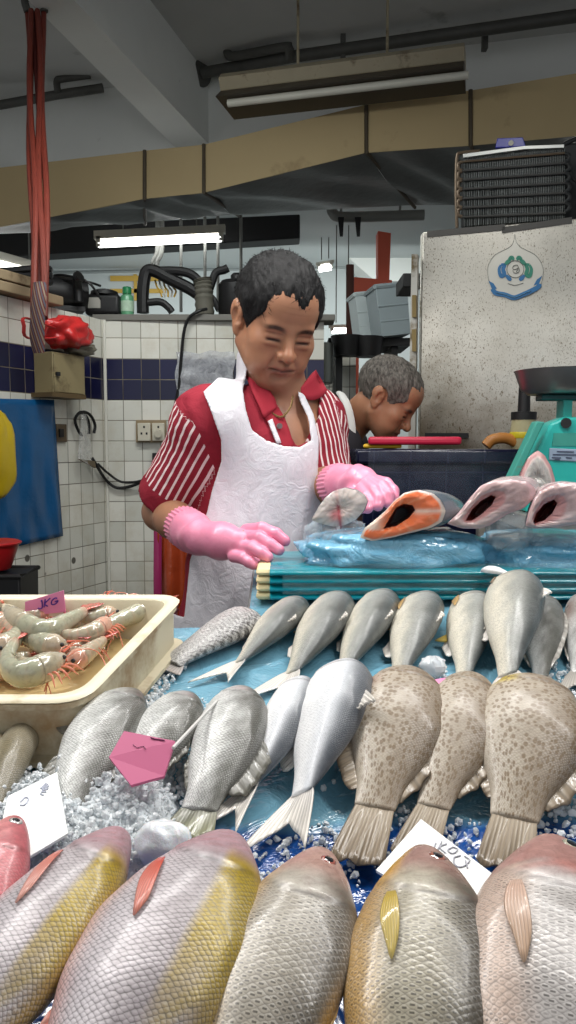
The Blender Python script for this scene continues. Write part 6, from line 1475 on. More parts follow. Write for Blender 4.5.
def head_ops(Fd, O, B, old=False, mouth_down=0.0):
    g_ = globals(); O = npv(O); W = lambda x, y, z: O + np.array([x, y, z])*HK @ B
    s_ell = lambda c, r, B_=None: g_['s_ell'](c, np.array(r)*HK, B_)
    s_sphere = lambda c, r: g_['s_sphere'](c, r*HK)
    s_cone = lambda a, b, ra, rb: g_['s_cone'](a, b, ra*HK, rb*HK)
    e = lambda c, r, k: Fd.u(s_ell(W(*c), r, B), k)
    e((0, -.012, .035), (.076, .099, .086), .01)
    e((0, .030, -.030), (.064, .062, .086), .03)
    e((0, .055, .050), (.058, .040, .045), .03)
    for s in (-1, 1):
        Fd.u(s_cone(W(s*.060, -.002, -.055), W(s*.022, .060, -.104), .019, .017), .03)
        Fd.u(s_sphere(W(s*.046, .060, -.030), .022), .025)
        Fd.u(s_sphere(W(s*.040, .058, -.070), .018), .03)
    e((0, .068, -.106), (.026, .022, .019), .02)
    e((0, .068, -.070), (.034, .026, .030), .02)
    Fd.u(s_cone(W(-.040, .079, .011), W(.040, .079, .011), .011, .011), .014); Fd.u(s_sphere(W(0, .083, .008), .012), .015)
    for s in (-1, 1): Fd.sub(s_ell(W(s*.032, .105, -.006), (.021, .016, .013), B), .014)
    for s in (-1, 1):
        Fd.u(s_sphere(W(s*.032, .0745, -.0075), .0150), .005)
        Fd.u(s_cone(W(s*.018, .0870, -.0085), W(s*.046, .0815, -.0100), .0042, .0040), .004)      # lid edge
        Fd.u(s_ell(W(s*.033, .0825, -.0215), (.016, .008, .0055), B), .006); Fd.sub(s_cone(W(s*.019, .0925, -.0140), W(s*.044, .0870, -.0145), .0024, .0022), .003)                        # under-eye pouch
        Fd.sub(s_cone(W(s*.018, .0945, -.0005), W(s*.046, .087, -.001), .0022, .0018), .004)     # lid crease
    Fd.u(s_cone(W(0, .086, .004), W(0, .108, -.036), .0085, .0105), .010); Fd.u(s_sphere(W(0, .110, -.040), .0125), .008)
    for s in (-1, 1):
        Fd.u(s_sphere(W(s*.0145, .099, -.043), .0095), .006); Fd.sub(s_sphere(W(s*.0075, .1085, -.0525), .0042), .003)
        Fd.sub(s_cone(W(s*.022, .098, -.046), W(s*.036, .080, -.078), .0034, .0030), .010)
        Fd.u(s_ell(W(s*.036, .070, -.062), (.016, .016, .020), B), .014)
        if old: Fd.sub(s_cone(W(s*.044, .068, -.050), W(s*.046, .056, -.088), .003, .003), .010)
    md = mouth_down
    for s in (-1, 1):
        Fd.u(s_cone(W(0, .0955, -.0685), W(s*.024, .0845, -.0715-md), .0062, .0040), .006); Fd.u(s_cone(W(0, .0925, -.0795), W(s*.020, .0840, -.0775-md), .0068, .0042), .006)
        Fd.sub(s_cone(W(0, .1015, -.0735), W(s*.027, .088, -.0745-md), .0020, .0016), .004)
    Fd.sub(s_cone(W(-.012, .0945, -.0905), W(.012, .0945, -.0905), .004, .004), .010)
    for s in (-1, 1):             # ears
        Be = B
        Fd.u(s_ell(W(s*.080, -.012, -.010), (.011, .019, .033), B), .006)
        Fd.u(s_ell(W(s*.088, -.020, .005), (.008, .018, .022), B), .004); Fd.u(s_ell(W(s*.080, -.006, -.036), (.007, .009, .010), B), .005)
        Fd.sub(s_ell(W(s*.0915, -.006, -.006), (.007, .0095, .018), B), .004); Fd.sub(s_ell(W(s*.086, .004, -.012), (.006, .006, .008), B), .004)
    return W
M_skin = attrmat('skin', .42, bump=.10, bs=190, sss=.12, var=.16, vs=70, spec=.4, bd=.001)
def skin_cols(V, O, B, base, old=False):
    q = (V-npv(O)) @ B.T/HK; x, y, z = np.abs(q[:, 0]), q[:, 1], q[:, 2]; c = np.tile(np.array(base), (len(V), 1))
    def mixm(col, k):
        nonlocal c; k = np.clip(k, 0, 1)[:, None]; c = c*(1-k)+np.array(col)*k
    inh = (np.abs(z) < .16) & (np.abs(y) < .14) & (x < .1)
    mixm(np.array(base)*np.array([1.10, .82, .76]), (.22*np.exp(-((x-.045)/.022)**2-((z+.035)/.028)**2)*(y > .03)+.35*np.exp(-(x/.016)**2-((z+.040)/.018)**2)*(y > .08))*inh)
    lip = np.exp(-((x/.025)**4)-((z+.0745)/.0098)**4)*(y > .070)*inh; mixm(lin(136, 78, 68), lip*.75)
    mixm(lin(70, 34, 28), np.exp(-((x/.026)**6)-((z+.0740+x*.04)/.0020)**2)*(y > .074)*inh*.9)
    brow = np.exp(-(((x-.034)/.021)**4)-((z-.0105+.0040*((x-.036)/.02)**2-.002)/.0052)**4)*(y > .055)*inh; mixm(lin(30, 24, 22) if not old else lin(80, 74, 70), brow*(.92+.08*np.sin(x*2600+z*1300)))
    lash = np.exp(-(((x-.0315)/.0160)**6)-((z+.0138+.0012*((x-.032)/.015)**2)/.0034)**2)*(y > .065)*inh; mixm(lin(14, 8, 8), lash*1.0)
    mixm(lin(120, 78, 58), np.exp(-(((x-.032)/.018)**4)-((z+.000)/.0022)**2)*(y > .065)*inh*.6)
    mixm(lin(112, 70, 52), np.exp(-(((x-.033)/.017)**4)-((z+.0265)/.0026)**2)*(y > .06)*inh*.35)
    mixm(lin(130, 84, 62), (np.exp(-((z-.046)/.0016)**2)+np.exp(-((z-.057)/.0016)**2))*np.exp(-(x/.032)**4)*(y > .07)*inh*.35)
    mixm(lin(70, 40, 32), np.exp(-((x-.0075)/.004)**2-((z+.0525)/.003)**2)*(y > .09)*inh*.85)
    fold = np.exp(-(((x-.022-.014*np.clip((-.046-z)/.032, 0, 1))/.0026)**2))*((z < -.044) & (z > -.082))*(y > .05)*inh; mixm(lin(126, 80, 60), fold*.4)
    mixm(lin(120, 92, 80), np.clip((-.055-z)/.05, 0, 1)*.22*(y > .02)*inh)
    return c
def hair_mesh(O, B, mask, tk, seed, strands, col, parent, h=.0024, swirl=(0, 1, .2), fl=.016):
    Fd = Field(); W = lambda x, y, z: npv(O)+np.array([x, y, z])*HK @ B
    Fd.u(s_ell(W(0, -.014, .040), np.array((.078+tk, .102+tk, .084+tk))*HK, B), .004)
    Bi = B
    def mf(P): return mask((P-npv(O)) @ Bi.T/HK)
    Fd.inter(mf); c = npv(O); D, lo, hh = Fd.grid(c-.17, c+.17, h)
    V, F = nets(D, lo, hh); V = relax(V, F, 3)
    q = (V-npv(O)) @ B.T; nrm = q-np.array([0, -.014, .03]); nrm /= np.linalg.norm(nrm, axis=1)[:, None]
    stre = np.array([mnoise.noise(Vector((a[0]*70+seed, a[1]*26, a[2]*26)))+.5*mnoise.noise(Vector((a[0]*190, a[1]*60, a[2]*60+seed))) for a in q])
    q = q + nrm*(stre*.0042)[:, None]; V = npv(O)+q @ B
    o = npmesh('hair', V, F, None or M_hairs[col], parent)
    # loose strands give a soft edge
    rg = np.random.RandomState(seed); ii = rg.choice(len(V), strands); mbv, mbf = [], []
    for k, i in enumerate(ii):
        p = q[i]; n_ = nrm[i]; t = np.array(swirl)+rg.normal(0, .55, 3); t -= n_*(t@n_); t /= np.linalg.norm(t)+1e-9; d = n_*rg.uniform(.15, .55)+t; d /= np.linalg.norm(d); w_ = np.cross(d, n_)*.0006
        l_ = fl*rg.uniform(.4, 1); a = p-n_*.002; b_ = a+d*l_*.55+n_*.001; e_ = a+d*l_-n_*.002
        j = len(mbv); mbv += [a-w_, a+w_, b_+w_*.8, b_-w_*.8, e_]; mbf += [(j, j+1, j+2, j+3), (j+3, j+2, j+4)]
    mb = MB(); mb.v = [Vector(npv(O)+v @ B) for v in mbv]; mb.f = mbf
    build('hair_strands', mb, M_hairs[col], o, smooth=0, recalc=False)
    return o
def hairmat(name, c1, c2):
    n = NT(name); mp = n.map(n.coord(), (150, 150, 40)); f_ = n.noise(1.0, 5, .7, mp)
    n.set(Base_Color=n.mix(c1, c2, n.ramp(f_, [(.35, 0.0), (.7, 1.0)])), Roughness=.6, Normal=n.bump(f_, .8, .003)); n.b.inputs['Specular IOR Level'].default_value = .25; return n.m
M_hairs = {'black': hairmat('black_hair', lin(9, 9, 10), lin(24, 23, 24)), 'grey': hairmat('grey_hair', lin(58, 54, 50), lin(132, 126, 118))}
def limb(Fd, pts, rs, k=.02): return Fd.chain(pts, rs, k)

# ------------------------------------------------------------------ the man in front
HB = frame(math.radians(20), math.radians(28), (0, -1, 0), math.radians(-5))
HO = npv(PY(277, 320, 1.565))
yawb = math.radians(30); LX = np.array([math.cos(yawb), math.sin(yawb), 0]); FW = np.array([math.sin(yawb), -math.cos(yawb), 0]); UZ = np.array([0, 0, 1.0]); TBm = np.array([LX, FW, UZ])
chest = npv((-.030, 1.625, 1.275)); belly = npv((-.055, 1.60, 1.09)); pelvis = npv((-.075, 1.60, .92))
shL, shR = npv(PY(210, 423, 1.53)), npv(PY(311, 421, 1.70))
elL, wrL = npv(PY(162, 512, 1.60)), npv(PY(200, 537, 1.375))
elR, wrR = npv(PY(313, 488, 1.60)), npv(PY(348, 483, 1.46))
neckb = npv(PY(280, 402, 1.635))
man = empty('person', (-.06, 1.60, 0), 'standing man in striped red shirt, white apron and pink gloves looking down', 'person')
def torso_ops(Fd, g=0.0):
    Fd.u(s_ell(chest, (.168+g, .112+g, .185+g), TBm), .02); Fd.u(s_ell(belly, (.152+g, .112+g, .19+g), TBm), .05); Fd.u(s_ell(pelvis, (.165+g, .115+g, .15+g), TBm), .05)
    for s_ in (shL, shR): Fd.u(s_cone(neckb+np.array([0, .015, -.02]), s_+np.array([0, 0, -.004]), .050+g, .050+g), .03); Fd.u(s_cone(s_, chest+(s_-chest)*.4, .058+g, .07+g), .04)
    return Fd
skb = lin(168, 120, 92)
bodyF = torso_ops(Field()); Wh = head_ops(bodyF, HO, HB)
bodyF.u(s_cone(Wh(0, -.028, -.055), neckb+np.array([0, .0, .0]), .052, .056), .025); bodyF.u(s_cone(Wh(0, .0, -.075), neckb+FW*.03, .040, .045), .03)
for a, b_, c_ in ((shL, elL, wrL), (shR, elR, wrR)):
    limb(bodyF, [a, (a+b_)/2, b_], [.052, .047, .038], .03); limb(bodyF, [b_, b_*.65+c_*.35, c_], [.037, .035, .025], .02)
for s in (-1, 1):
    hip = pelvis+LX*s*.085; kn = hip*np.array([1, 1, 0])+np.array([0, -.02, .50])+LX*s*.01; an = kn*np.array([1, 1, 0])+np.array([0, .03, .09])
    limb(bodyF, [hip, kn, an], [.085, .058, .042], .04); bodyF.u(s_cone(an+np.array([0, .02, -.045]), an+FW*.15+np.array([0, 0, -.055]), .042, .034), .02)
# forearm hands sit inside the gloves: continuous wrist stub
for c_, d_ in ((wrL, npv(PY(240, 543, 1.33))), (wrR, npv(PY(372, 487, 1.40)))): bodyF.u(s_cone(c_, d_, .026, .024), .02)
ZS = 1.335
Dh, lo, hh = bodyF.grid((-.27, 1.36, ZS), (.22, 1.84, 1.76), .0024); V1, F1 = nets(Dh, lo, hh)
Db, lo, hh = bodyF.grid((-.36, 1.22, -.02), (.25, 1.84, ZS+.006), .0075); V2, F2 = nets(Db, lo, hh); V2 = relax(V2, F2, 1)
V, F = np.vstack([V1, V2]), np.vstack([F1, F2+len(V1)])
o = npmesh('body', V, F, M_skin, man); setcol(o, np.clip(skin_cols(V, HO, HB, skb), 0, 1))
def mask_front(q):                # hairline of the man in front
    x, y, z = np.abs(q[..., 0]), q[..., 1], q[..., 2]; xs_ = q[..., 0]
    front = .074 - .022*np.exp(-(np.abs((xs_-.010)/.021))**3)
    side = front - np.clip((x-.038)/.026, 0, 1)**1.2*.056
    t = np.clip((.055-y)/.03, 0, 1)
    lim = side*(1-t) + t*(-.022)
    t2 = np.clip((-.012-y)/.02, 0, 1); lim = lim*(1-t2)+t2*(-.062)
    ear = .026-np.sqrt(((y+.010)/1.0)**2+((z+.010)/1.35)**2)+np.where(x < .06, -.05, 0)
    return np.maximum(lim-z, ear)*.8
hair_mesh(HO, HB, mask_front, .0125, 3, 2600, 'black', man, fl=.020)
# shirt
n = NT('striped_shirt'); uvs = n.node('ShaderNodeSeparateXYZ'); n.link(n.coord('UV'), uvs.inputs[0]); mk = n.node('ShaderNodeSeparateColor'); n.link(n.node('ShaderNodeVertexColor', layer_name='Mask').outputs[0], mk.inputs[0])
fr_s = n.math('FRACT', n.math('DIVIDE', uvs.outputs[0], .0145)); stp = n.math('MULTIPLY', n.math('LESS_THAN', fr_s, .30), mk.outputs[0])
redc = n.mix(lin(130, 30, 46), lin(154, 44, 58), n.noise(14))
n.set(Base_Color=n.mix(redc, lin(232, 214, 214), n.math('GREATER_THAN', stp, .5)), Roughness=.8, Normal=n.bump(n.noise(26, 5, .6, None, 1.0), .45, .008)); n.b.inputs['Specular IOR Level'].default_value = .2
M_shirt = n.m; M_shirtr = mat('shirt_red', lin(156, 42, 56), .8, var=.1, bump=.2, bs=60, spec=.2)
shirtF = torso_ops(Field(), .011)
slv = []
for a, b_, f_ in ((shL, elL, .80), (shR, elR, .90)):
    e_ = a+(b_-a)*f_; slv.append((a, e_)); shirtF.u(s_cone(a, e_, .060, .066), .03); shirtF.u(s_cone(a+(e_-a)*.3+np.array([0, 0, -.03]), e_+np.array([0, 0, -.008]), .05, .055), .03)
def cutp(p, d, ra):               # remove everything beyond a plane near a limb
    p, d = npv(p), npv(d)/np.linalg.norm(d)
    def f(P): return np.maximum(-((P-p)@d), np.linalg.norm(P-(p+d*.08), axis=-1)-ra)
    return (f, p-ra-.1, p+ra+.1)
for a, e_ in slv:
    d = (e_-a)/np.linalg.norm(e_-a); shirtF.sub(cutp(e_+d*.004, d, .088), .006); shirtF.sub(s_cone(e_-d*.02, e_+d*.05, .050, .056), .006)
nk = neckb+FW*.028
shirtF.sub(s_cone(neckb+np.array([0, .0, .05]), neckb+np.array([0, 0, -.03]), .066, .060), .01)
# V opening: a wedge in front of the throat
vt = [(266, 384), (318, 392), (318, 415), (306, 442), (296, 447), (284, 425)]
def poly_sd(px, py, poly):        # signed pixel distance to a polygon (negative inside)
    d = np.full(px.shape, 1e9); ins = np.zeros(px.shape, bool); j = len(poly)-1
    for i in range(len(poly)):
        (xi, yi), (xj, yj) = poly[i], poly[j]; ex, ey = xj-xi, yj-yi; wx, wy = px-xi, py-yi
        t = np.clip((wx*ex+wy*ey)/(ex*ex+ey*ey), 0, 1); d = np.minimum(d, (wx-ex*t)**2+(wy-ey*t)**2)
        c = ((yi > py) != (yj > py)) & (px < ex*(py-yi)/np.where(ey == 0, 1e-9, ey)+xi); ins ^= c; j = i
    return np.where(ins, -1, 1)*np.sqrt(d)
PXM = 1.5/FPX
def fr_mask(poly, back):          # prism through the front of the body with the given outline
    def f(P):
        a, b_ = proj(P); return np.maximum(poly_sd(a, b_, poly)*PXM, ((P-chest)@(-FW))-back)
    return f
shirtF.sub((fr_mask(vt, -.02), npv((-.2, 1.3, 1.3)), npv((.2, 1.75, 1.55))), .004)
shirtF.inter(lambda P: .86-P[..., 2])
D, lo, hh = shirtF.grid((-.37, 1.30, .85), (.25, 1.85, 1.50), .0048); V, F = nets(D, lo, hh); V = relax(V, F, 1)
fold = fbm(V, 34)*.0035+fbm(V[:, [1, 2, 0]], 70)*.0015
cc = chest.copy(); nr_ = V-np.array([-.05, 1.61, 0])*1.0; nr_[:, 2] = 0; nr_ /= np.linalg.norm(nr_, axis=1)[:, None]+1e-9; V = V+nr_*fold[:, None]
o = npmesh('shirt', V, F, M_shirt, man)
u = np.zeros(len(V)); mkv = np.zeros(len(V)); px_, py_ = proj(V)
for i, (a, e_) in enumerate(slv):
    d = (e_-a)/np.linalg.norm(e_-a); r_ = V-a; t = r_@d; rad = r_-np.outer(t, d); b1 = np.array([0, -1.0, 0]); b1 -= d*(b1@d); b1 /= np.linalg.norm(b1); b2 = np.cross(b1, d)
    an = np.arctan2(rad@b2, rad@b1); L_ = np.linalg.norm(e_-a); ins = (np.linalg.norm(rad, axis=1) < .085) & (t > -.01) & (((V-chest)@LX)*(1 if i else -1) > .125)
    u[ins] = an[ins]*.066; hem = np.clip(.5+(L_-.020-t)/.006, 0, 1)
    yk = np.clip(.5-poly_sd(px_, py_, [(80, 380), (186, 398), (196, 425), (217, 474), (215, 520), (80, 520)])*PXM/.006, 0, 1) if i == 0 else np.clip(.5+(t-.01)/.006, 0, 1)
    mkv[ins] = np.maximum(np.minimum(hem, yk)[ins], .001)
bodyst = (mkv == 0) & (px_ > 305) & (((V-chest)@LX) < .14); u[bodyst] = ((V-chest)@LX)[bodyst]; mkv[bodyst] = 1.0
uvset(o, np.stack([u, V[:, 2]], -1)); setcol(o, np.repeat(mkv[:, None], 3, 1), 'Mask')
# collar flaps, placket, button, chain
n = NT('white_apron'); n.set(Base_Color=n.mix(lin(206, 204, 210), lin(232, 230, 236), n.noise(7)), Roughness=.34, Normal=n.bump(n.noise(34, 5, .65, None, 1.6), .5, .006)); M_apron = n.m
def flap(nm, pix, m, off, par, th=.003):   # a cloth flap lying on the shirt front
    P = []
    for x, y in pix:
        d = ray(x, y); lo_, best = 1.3, None
        ts = np.linspace(1.2, 1.8, 400); pts = np.array([npv(CAMP+d*(t/d.y)) for t in ts]); dd = shirtF0.at(pts); k = np.argmax(dd < off) if (dd < off).any() else np.argmin(dd); P.append(Vector(pts[k]))
    return P
shirtF0 = torso_ops(Field(), .011); shirtF0.u(s_cone(neckb+np.array([0, .0, .05]), neckb+np.array([0, 0, -.03]), .064, .066), .02)
def cloth(nm, L_, R_, m, off, par, th=.004, n=14, k_=4):    # strip between two pixel curves laid on the shirt
    a = spline([(x, y, 0) for x, y in L_], n); b_ = spline([(x, y, 0) for x, y in R_], n)
    rows = [flap(nm, [((p.x*(1-s/k_)+q.x*s/k_), (p.y*(1-s/k_)+q.y*s/k_)) for s in range(k_+1)], m, off, par) for p, q in zip(a, b_)]
    return build(nm, MB().grid(rows), m, par, smooth=180, solid=th)
cl_ = cloth('collar', [(241, 352), (243, 366), (249, 384), (258, 404), (264, 418)], [(247, 347), (252, 362), (262, 380), (274, 398), (277, 408)], M_shirtr, .008, man)
cloth('collar', [(300, 388), (306, 381), (312, 374), (316, 370)], [(301, 396), (310, 400), (320, 398), (327, 391)], M_shirtr, .008, man)
cloth('placket', [(262, 412), (268, 424), (276, 438), (282, 450)], [(276, 404), (283, 416), (289, 430), (294, 448)], M_shirtr, .004, man)
cloth('placket_trim', [(268, 421), (272, 432), (277, 444)], [(272, 419), (276, 430), (281, 443)], M_apron, .007, man, n=8)
bt_ = flap('button', [(279, 426)], None, .010, man)[0]
build('button', MB().tube([bt_, bt_+Vector((0.002, -.004, 0))], .0055, 14), mat('grey_button', lin(110, 100, 100), .4), man)
chn = spline([Vector(p)+Vector((0, -.004, 0)) for p in flap('c', [(247, 372)], 0, .0, man)+[PY(258, 398, 1.545), PY(268, 410, 1.53), PY(281, 417, 1.52), PY(290, 408, 1.53), PY(293, 396, 1.545)]], 44)
build('necklace', MB().tube(chn, [.0016+.0010*(i % 2) for i in range(45)], 6), mat('dull_gold', lin(150, 124, 84), .35, metal=.8), man)
# apron: bib shell over the shirt and a loose skirt
bib = [(243, 340), (236, 356), (222, 374), (203, 392), (212, 414), (221, 440), (221, 462), (212, 490), (207, 512), (190, 560), (176, 700), (330, 700), (322, 520), (318, 470), (319, 440), (314, 415), (304, 394), (297, 391), (300, 402), (308, 418), (311, 440), (300, 447), (284, 446), (266, 440), (252, 430), (246, 410), (243, 390), (247, 372), (250, 345)]
baseF = torso_ops(Field(), .011); baseF.u(s_cone(neckb+np.array([-.004, .008, .125]), neckb+np.array([-.004, 0, -.03]), .070, .076), .02)
def bsd(P): return baseF.at(P)
def skirt(P):
    q = (P-np.array([-.068, 1.598, 0])) @ TBm.T; z = P[..., 2]; t = np.clip((1.20-z)/.6, 0, 1)
    ang = np.arctan2(q[..., 0], q[..., 1]); rx, ry = .168+.050*t, .128+.045*t
    fo = 1+.030*t*np.sin(ang*9+z*6)+.018*t*np.sin(ang*17-z*9)
    k0 = np.sqrt((q[..., 0]/rx)**2+(q[..., 1]/ry)**2)/fo; return (k0-1)*ry
def apron_f(P):
    z = P[..., 2]; d1 = baseF.at(P); d2 = skirt(P)+.010; w_ = np.clip((1.24-z)/.14, 0, 1); w_ = w_*w_*(3-2*w_)
    d = np.minimum(d1, d2)*w_+d1*(1-w_); d = d - .011 - .0030*fbm(P*np.array([1.3, 1, .30]), 24)*np.clip((1.42-z)/.1, .25, 1) - .0008*fbm(P*np.array([1, 1, .5]), 60)
    sh_ = np.abs(d)-.0032
    a, b_ = proj(P); m_ = poly_sd(a, b_, bib)*PXM
    back = ((P-np.array([-.06, 1.6, 0]))@(-FW))-(.045+.05*np.clip((1.2-z)/.2, 0, 1)+.10*np.clip((z-1.36)/.03, 0, 1)); m_ = np.where(z < 1.02, -.05, m_)
    return np.maximum(np.maximum(sh_, np.maximum(m_, back)), .50-z)
apF = Field(); apF.u((apron_f, npv((-.36, 1.28, .48)), npv((.24, 1.74, 1.585))), .001)
D, lo, hh = apF.grid((-.36, 1.30, .48), (.22, 1.75, 1.58), .0032); V, F = nets(D, lo, hh); V = relax(V, F, 1)
npmesh('apron', V, F, M_apron, man)
# trousers and boots
trF = Field(); trF.u(s_ell(pelvis+np.array([0, 0, -.02]), (.172, .122, .12), TBm), .03)
bootF = Field()
for s in (-1, 1):
    hip = pelvis+LX*s*.085; kn = hip*np.array([1, 1, 0])+np.array([0, -.02, .50])+LX*s*.01; an = kn*np.array([1, 1, 0])+np.array([0, .03, .09])
    trF.chain([hip, kn, an+np.array([0, 0, .02])], [.096, .075, .068], .04)
    bootF.chain([an+np.array([0, 0, .20]), an], [.064, .052], .02); bootF.u(s_cone(an+np.array([0, .02, -.042]), an+FW*.16+np.array([0, 0, -.05]), .050, .044), .02)
bootF.inter(lambda P: -P[..., 2]+.0)
D, lo, hh = trF.grid((-.36, 1.36, .06), (.25, 1.86, 1.06), .009); V, F = nets(D, lo, hh); npmesh('trousers', V, F, mat('dark_trousers', lin(40, 42, 52), .8), man)
D, lo, hh = bootF.grid((-.36, 1.28, -.01), (.30, 1.86, .38), .008); V, F = nets(D, lo, hh); npmesh('boots', V, F, mat('rubber_boots', lin(30, 30, 30), .35), man)
# gloves
n = NT('pink_glove'); n.set(Base_Color=n.mix(lin(222, 128, 158), lin(236, 152, 178), n.noise(22)), Roughness=.38, Normal=n.bump(n.noise(60, 4, .6, None, .8), .25, .003), Coat_Weight=.15)
n.b.inputs['Subsurface Weight'].default_value = .12; n.b.inputs['Subsurface Radius'].default_value = (.01, .005, .005); n.b.inputs['Subsurface Scale'].default_value = 1.0; M_glove = n.m
def glove(nm, el, wr, cuff_t, palm, fingers, thumb, lo_, hi_, ribs=True):
    G = Field(); d = (wr-el)/np.linalg.norm(wr-el); c0 = el+(wr-el)*cuff_t; L_ = np.linalg.norm(wr-c0)
    G.chain([c0, (c0+wr)/2, wr], [.039, .034, .029], .02)
    G.chain([wr]+palm[0], [.028]+palm[1], .018)
    for pts, rs in fingers: G.chain([npv(p) for p in pts], [x*.86 for x in rs], .0030)
    for i in range(len(fingers)-1): pass
    if thumb: G.chain([npv(p) for p in thumb[0]], thumb[1], .008)
    G.sub(s_cone(c0-d*.06, c0+d*.012, .038, .032), .004)
    G.sub(cutp(c0, -d, .10), .003)
    D, lo, hh = G.grid(lo_, hi_, .0021); V, F = nets(D, lo, hh); V = relax(V, F, 1)
    t = (V-c0)@d; ax_ = c0+np.outer(t, d); rad = V-ax_; rl = np.linalg.norm(rad, axis=1)[:, None]; b1 = np.cross(d, UZ); b1 /= np.linalg.norm(b1); b2 = np.cross(b1, d); an = np.arctan2(rad@b2, rad@b1)
    rib = np.where((t > -.002) & (t < .034), .0016*np.sin(an*30), 0)+np.where((t >= .034) & (t < .12), .0022*np.sin(t*150+2*np.sin(an*2+t*30))*np.exp(-((t-.085)/.03)**2), 0)
    V = V+rad/np.maximum(rl, 1e-6)*rib[:, None]
    return npmesh(nm, V, F, M_glove, man)
kn = {n_: npv(PY(x, y, Y)) for n_, (x, y, Y) in dict(i=(247, 531, 1.350), m=(243, 538, 1.335), r=(239, 547, 1.322), p=(234, 556, 1.312)).items()}
fingL = [([kn['i'], PY(262, 529, 1.330), PY(276, 534, 1.318), PY(285, 541, 1.312)], [.0150, .0140, .0125, .0112]),
         ([kn['m'], PY(259, 538, 1.310), PY(271, 545, 1.298), PY(279, 550, 1.292)], [.0150, .0142, .0126, .0112]),
         ([kn['r'], PY(252, 548, 1.298), PY(262, 553, 1.286), PY(268, 557, 1.282)], [.0146, .0136, .0120, .0108]),
         ([kn['p'], PY(243, 558, 1.294), PY(249, 562, 1.286), PY(253.5, 565, 1.284)], [.0135, .0122, .0110, .0098])]
palmL = [npv(PY(222, 541, 1.345)), npv(PY(238, 543, 1.330))]
glove('glove', elL, wrL, .60, (palmL, [.030, .024]), fingL, ([PY(222, 538, 1.37), PY(238, 548, 1.385), PY(252, 560, 1.375), PY(262, 565, 1.365)], [.020, .017, .014, .012]), (-.30, 1.24, 1.02), (.04, 1.62, 1.34))
fingR = [([PY(374, 481, 1.40), PY(386, 484, 1.375), PY(393, 491, 1.355), PY(394, 498, 1.345)], [.0145, .0138, .0124, .011]),
         ([PY(371, 482, 1.385), PY(382, 487, 1.355), PY(388, 495, 1.335), PY(388, 503, 1.328)], [.0150, .0140, .0124, .011]),
         ([PY(366, 485, 1.375), PY(374, 491, 1.345), PY(379, 499, 1.328), PY(378, 506, 1.320)], [.0146, .0136, .012, .0108]),
         ([PY(361, 489, 1.370), PY(366, 496, 1.345), PY(369, 503, 1.328), PY(368, 509, 1.32)], [.0135, .0122, .011, .0098])]
glove('glove', elR, wrR, .62, ([npv(PY(360, 483, 1.425)), npv(PY(369, 486, 1.400))], [.029, .023]), fingR, ([PY(356, 490, 1.42), PY(352, 499, 1.38), PY(354, 505, 1.345), PY(358, 508, 1.318)], [.018, .016, .0135, .0115]), (.0, 1.26, 1.05), (.28, 1.66, 1.40))

# ------------------------------------------------------------------ the grey haired man behind
EB = frame(math.radians(-18), math.radians(36), (1, 0, 0))
earw = npv(PY(376.5, 398, 2.34)); HO2 = earw - np.array([-.080, -.012, -.012]) @ EB
man2 = empty('person', (.02, 2.58, 0), 'grey haired man in dark clothes bent over behind the navy counter', 'person')
B2 = Field(); W2 = head_ops(B2, HO2, EB, old=True, mouth_down=.003)
nb2 = npv(PY(343, 432, 2.53)); sa, sb_ = nb2+np.array([-.03, -.12, -.05]), nb2+np.array([.02, .19, -.05]); pv2 = npv((-.05, 2.62, .95))
B2.u(s_cone(W2(0, -.035, -.055), nb2, .053, .062), .02)
T2 = np.array([[.0, 1, 0], [1, 0, 0], [0, 0, 1.0]])
def torso2(Fd, g):
    Fd.u(s_cone(nb2+np.array([-.04, .02, -.17]), pv2+np.array([0, 0, .12]), .135+g, .13+g), .03); Fd.u(s_ell(pv2, (.155+g, .125+g, .15+g), T2), .04)
    for s_ in (sa, sb_): Fd.u(s_cone(nb2+np.array([-.015, 0, -.03]), s_, .055+g, .055+g), .04); Fd.u(s_cone(s_, nb2+np.array([-.04, .02, -.17]), .055+g, .09+g), .05)
    return Fd
torso2(B2, 0)
arms2 = []
for s_, dy in ((sa, .03), (sb_, .0)):
    e2 = s_+np.array([.06, dy, -.24]); w2 = e2+np.array([.17, .04, -.05]); arms2.append((s_, e2, w2)); limb(B2, [s_, e2, w2], [.048, .038, .028], .02)
    B2.u(s_ell(w2+np.array([.05, 0, -.01]), (.045, .036, .016)), .02)
    for k in range(4): B2.chain([w2+np.array([.075, -.027+.018*k, -.01]), w2+np.array([.11, -.029+.019*k, -.015]), w2+np.array([.130-.006*abs(k-1.5), -.029+.019*k, -.035])], [.0095, .009, .0078], .003)
    B2.chain([w2+np.array([.02, -.03, -.01]), w2+np.array([.055, -.055, -.02]), w2+np.array([.08, -.05, -.035])], [.012, .010, .008], .006)
for s in (-1, 1):
    hp_ = pv2+np.array([0, s*.085, 0]); kn2 = hp_*np.array([1, 1, 0])+np.array([.03, 0, .5]); an2 = kn2*np.array([1, 1, 0])+np.array([-.03, 0, .09]); limb(B2, [hp_, kn2, an2], [.085, .058, .042], .04); B2.u(s_cone(an2+np.array([-.02, 0, -.045]), an2+np.array([.15, 0, -.055]), .042, .034), .02)
zs2 = float(nb2[2])-.04
D, lo, hh = B2.grid((.02, 2.1, zs2), (.48, 2.75, 1.66), .0030); V1, F1 = nets(D, lo, hh)
D, lo, hh = B2.grid((-.30, 2.2, -.02), (.56, 2.85, zs2+.008), .009); V2, F2 = nets(D, lo, hh)
V, F = np.vstack([V1, V2]), np.vstack([F1, F2+len(V1)]); o = npmesh('body', V, F, M_skin, man2); setcol(o, np.clip(skin_cols(V, HO2, EB, lin(172, 122, 92), True), 0, 1))
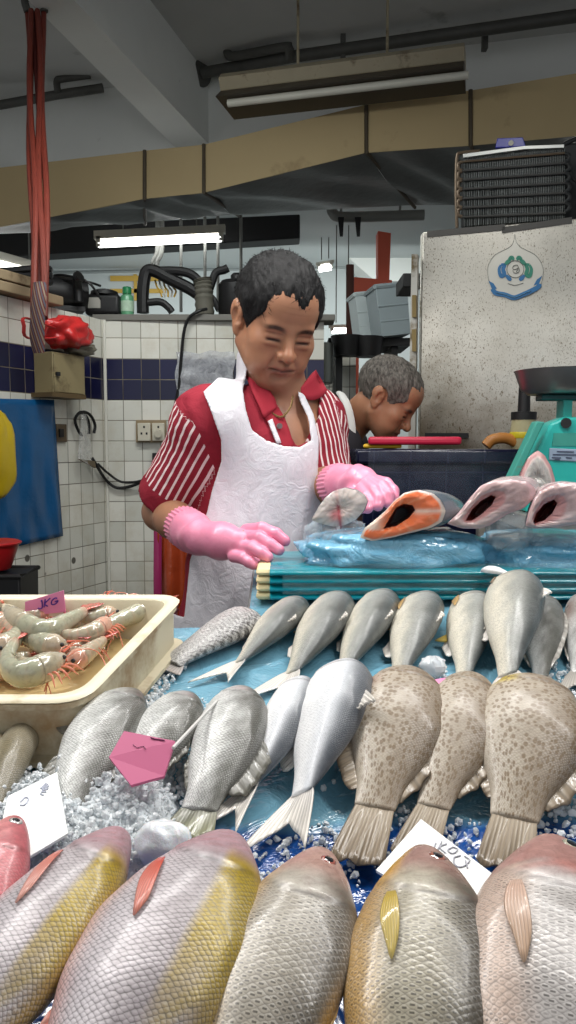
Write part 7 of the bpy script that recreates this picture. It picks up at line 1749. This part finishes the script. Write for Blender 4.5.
def mask_old(q):
    x, y, z = np.abs(q[..., 0]), q[..., 1], q[..., 2]
    lim = .062-np.clip((x-.035)/.03, 0, 1)*.045; t = np.clip((.060-y)/.03, 0, 1); lim = lim*(1-t)+t*(-.016)
    t2 = np.clip((-.014-y)/.02, 0, 1); lim = lim*(1-t2)+t2*(-.060)
    ear = .027-np.sqrt((y+.010)**2+((z+.010)/1.35)**2)+np.where(x < .06, -.05, 0); return np.maximum(lim-z, ear)*.8
hair_mesh(HO2, EB, mask_old, .010, 9, 2200, 'grey', man2, fl=.018, h=.003)
S2 = torso2(Field(), .014)
for s_, e2, w2 in arms2: S2.u(s_cone(s_, s_+(e2-s_)*.8, .066, .06), .03); S2.sub(cutp(s_+(e2-s_)*.8, e2-s_, .12), .005)
S2.sub(s_cone(nb2+np.array([.02, 0, .05]), nb2+np.array([-.005, 0, -.01]), .066, .064), .008)
D, lo, hh = S2.grid((-.32, 2.2, .82), (.5, 2.9, 1.5), .008); V, F = nets(D, lo, hh); V = relax(V, F, 1); npmesh('shirt', V, F, mat('dark_shirt', lin(40, 38, 44), .85, var=.2, bump=.3, bs=40), man2)
P2 = Field(); P2.u(s_ell(pv2+np.array([0, 0, -.02]), (.165, .135, .12), T2), .03)
for s in (-1, 1):
    hp_ = pv2+np.array([0, s*.085, 0]); kn2 = hp_*np.array([1, 1, 0])+np.array([.03, 0, .5]); an2 = kn2*np.array([1, 1, 0])+np.array([-.03, 0, .09]); P2.chain([hp_, kn2, an2], [.095, .075, .066], .04)
D, lo, hh = P2.grid((-.3, 2.3, .04), (.3, 2.95, 1.1), .011); V, F = nets(D, lo, hh); npmesh('trousers', V, F, bpy.data.materials['dark_trousers'], man2)
M_towel = mat('white_towel', lin(214, 214, 210), .85, var=.08, bump=.5, bs=90)
tw = spline([PY(339, 393, 2.50), PY(342, 396, 2.44), PY(347, 406, 2.395), PY(351, 424, 2.375), PY(352, 444, 2.37), PY(353, 462, 2.37), PY(352, 482, 2.37)], 30)
build('towel', MB().tube(tw, [.010+.004*math.sin(i*.12) for i in range(31)], 10, flat=.7), M_towel, man2)
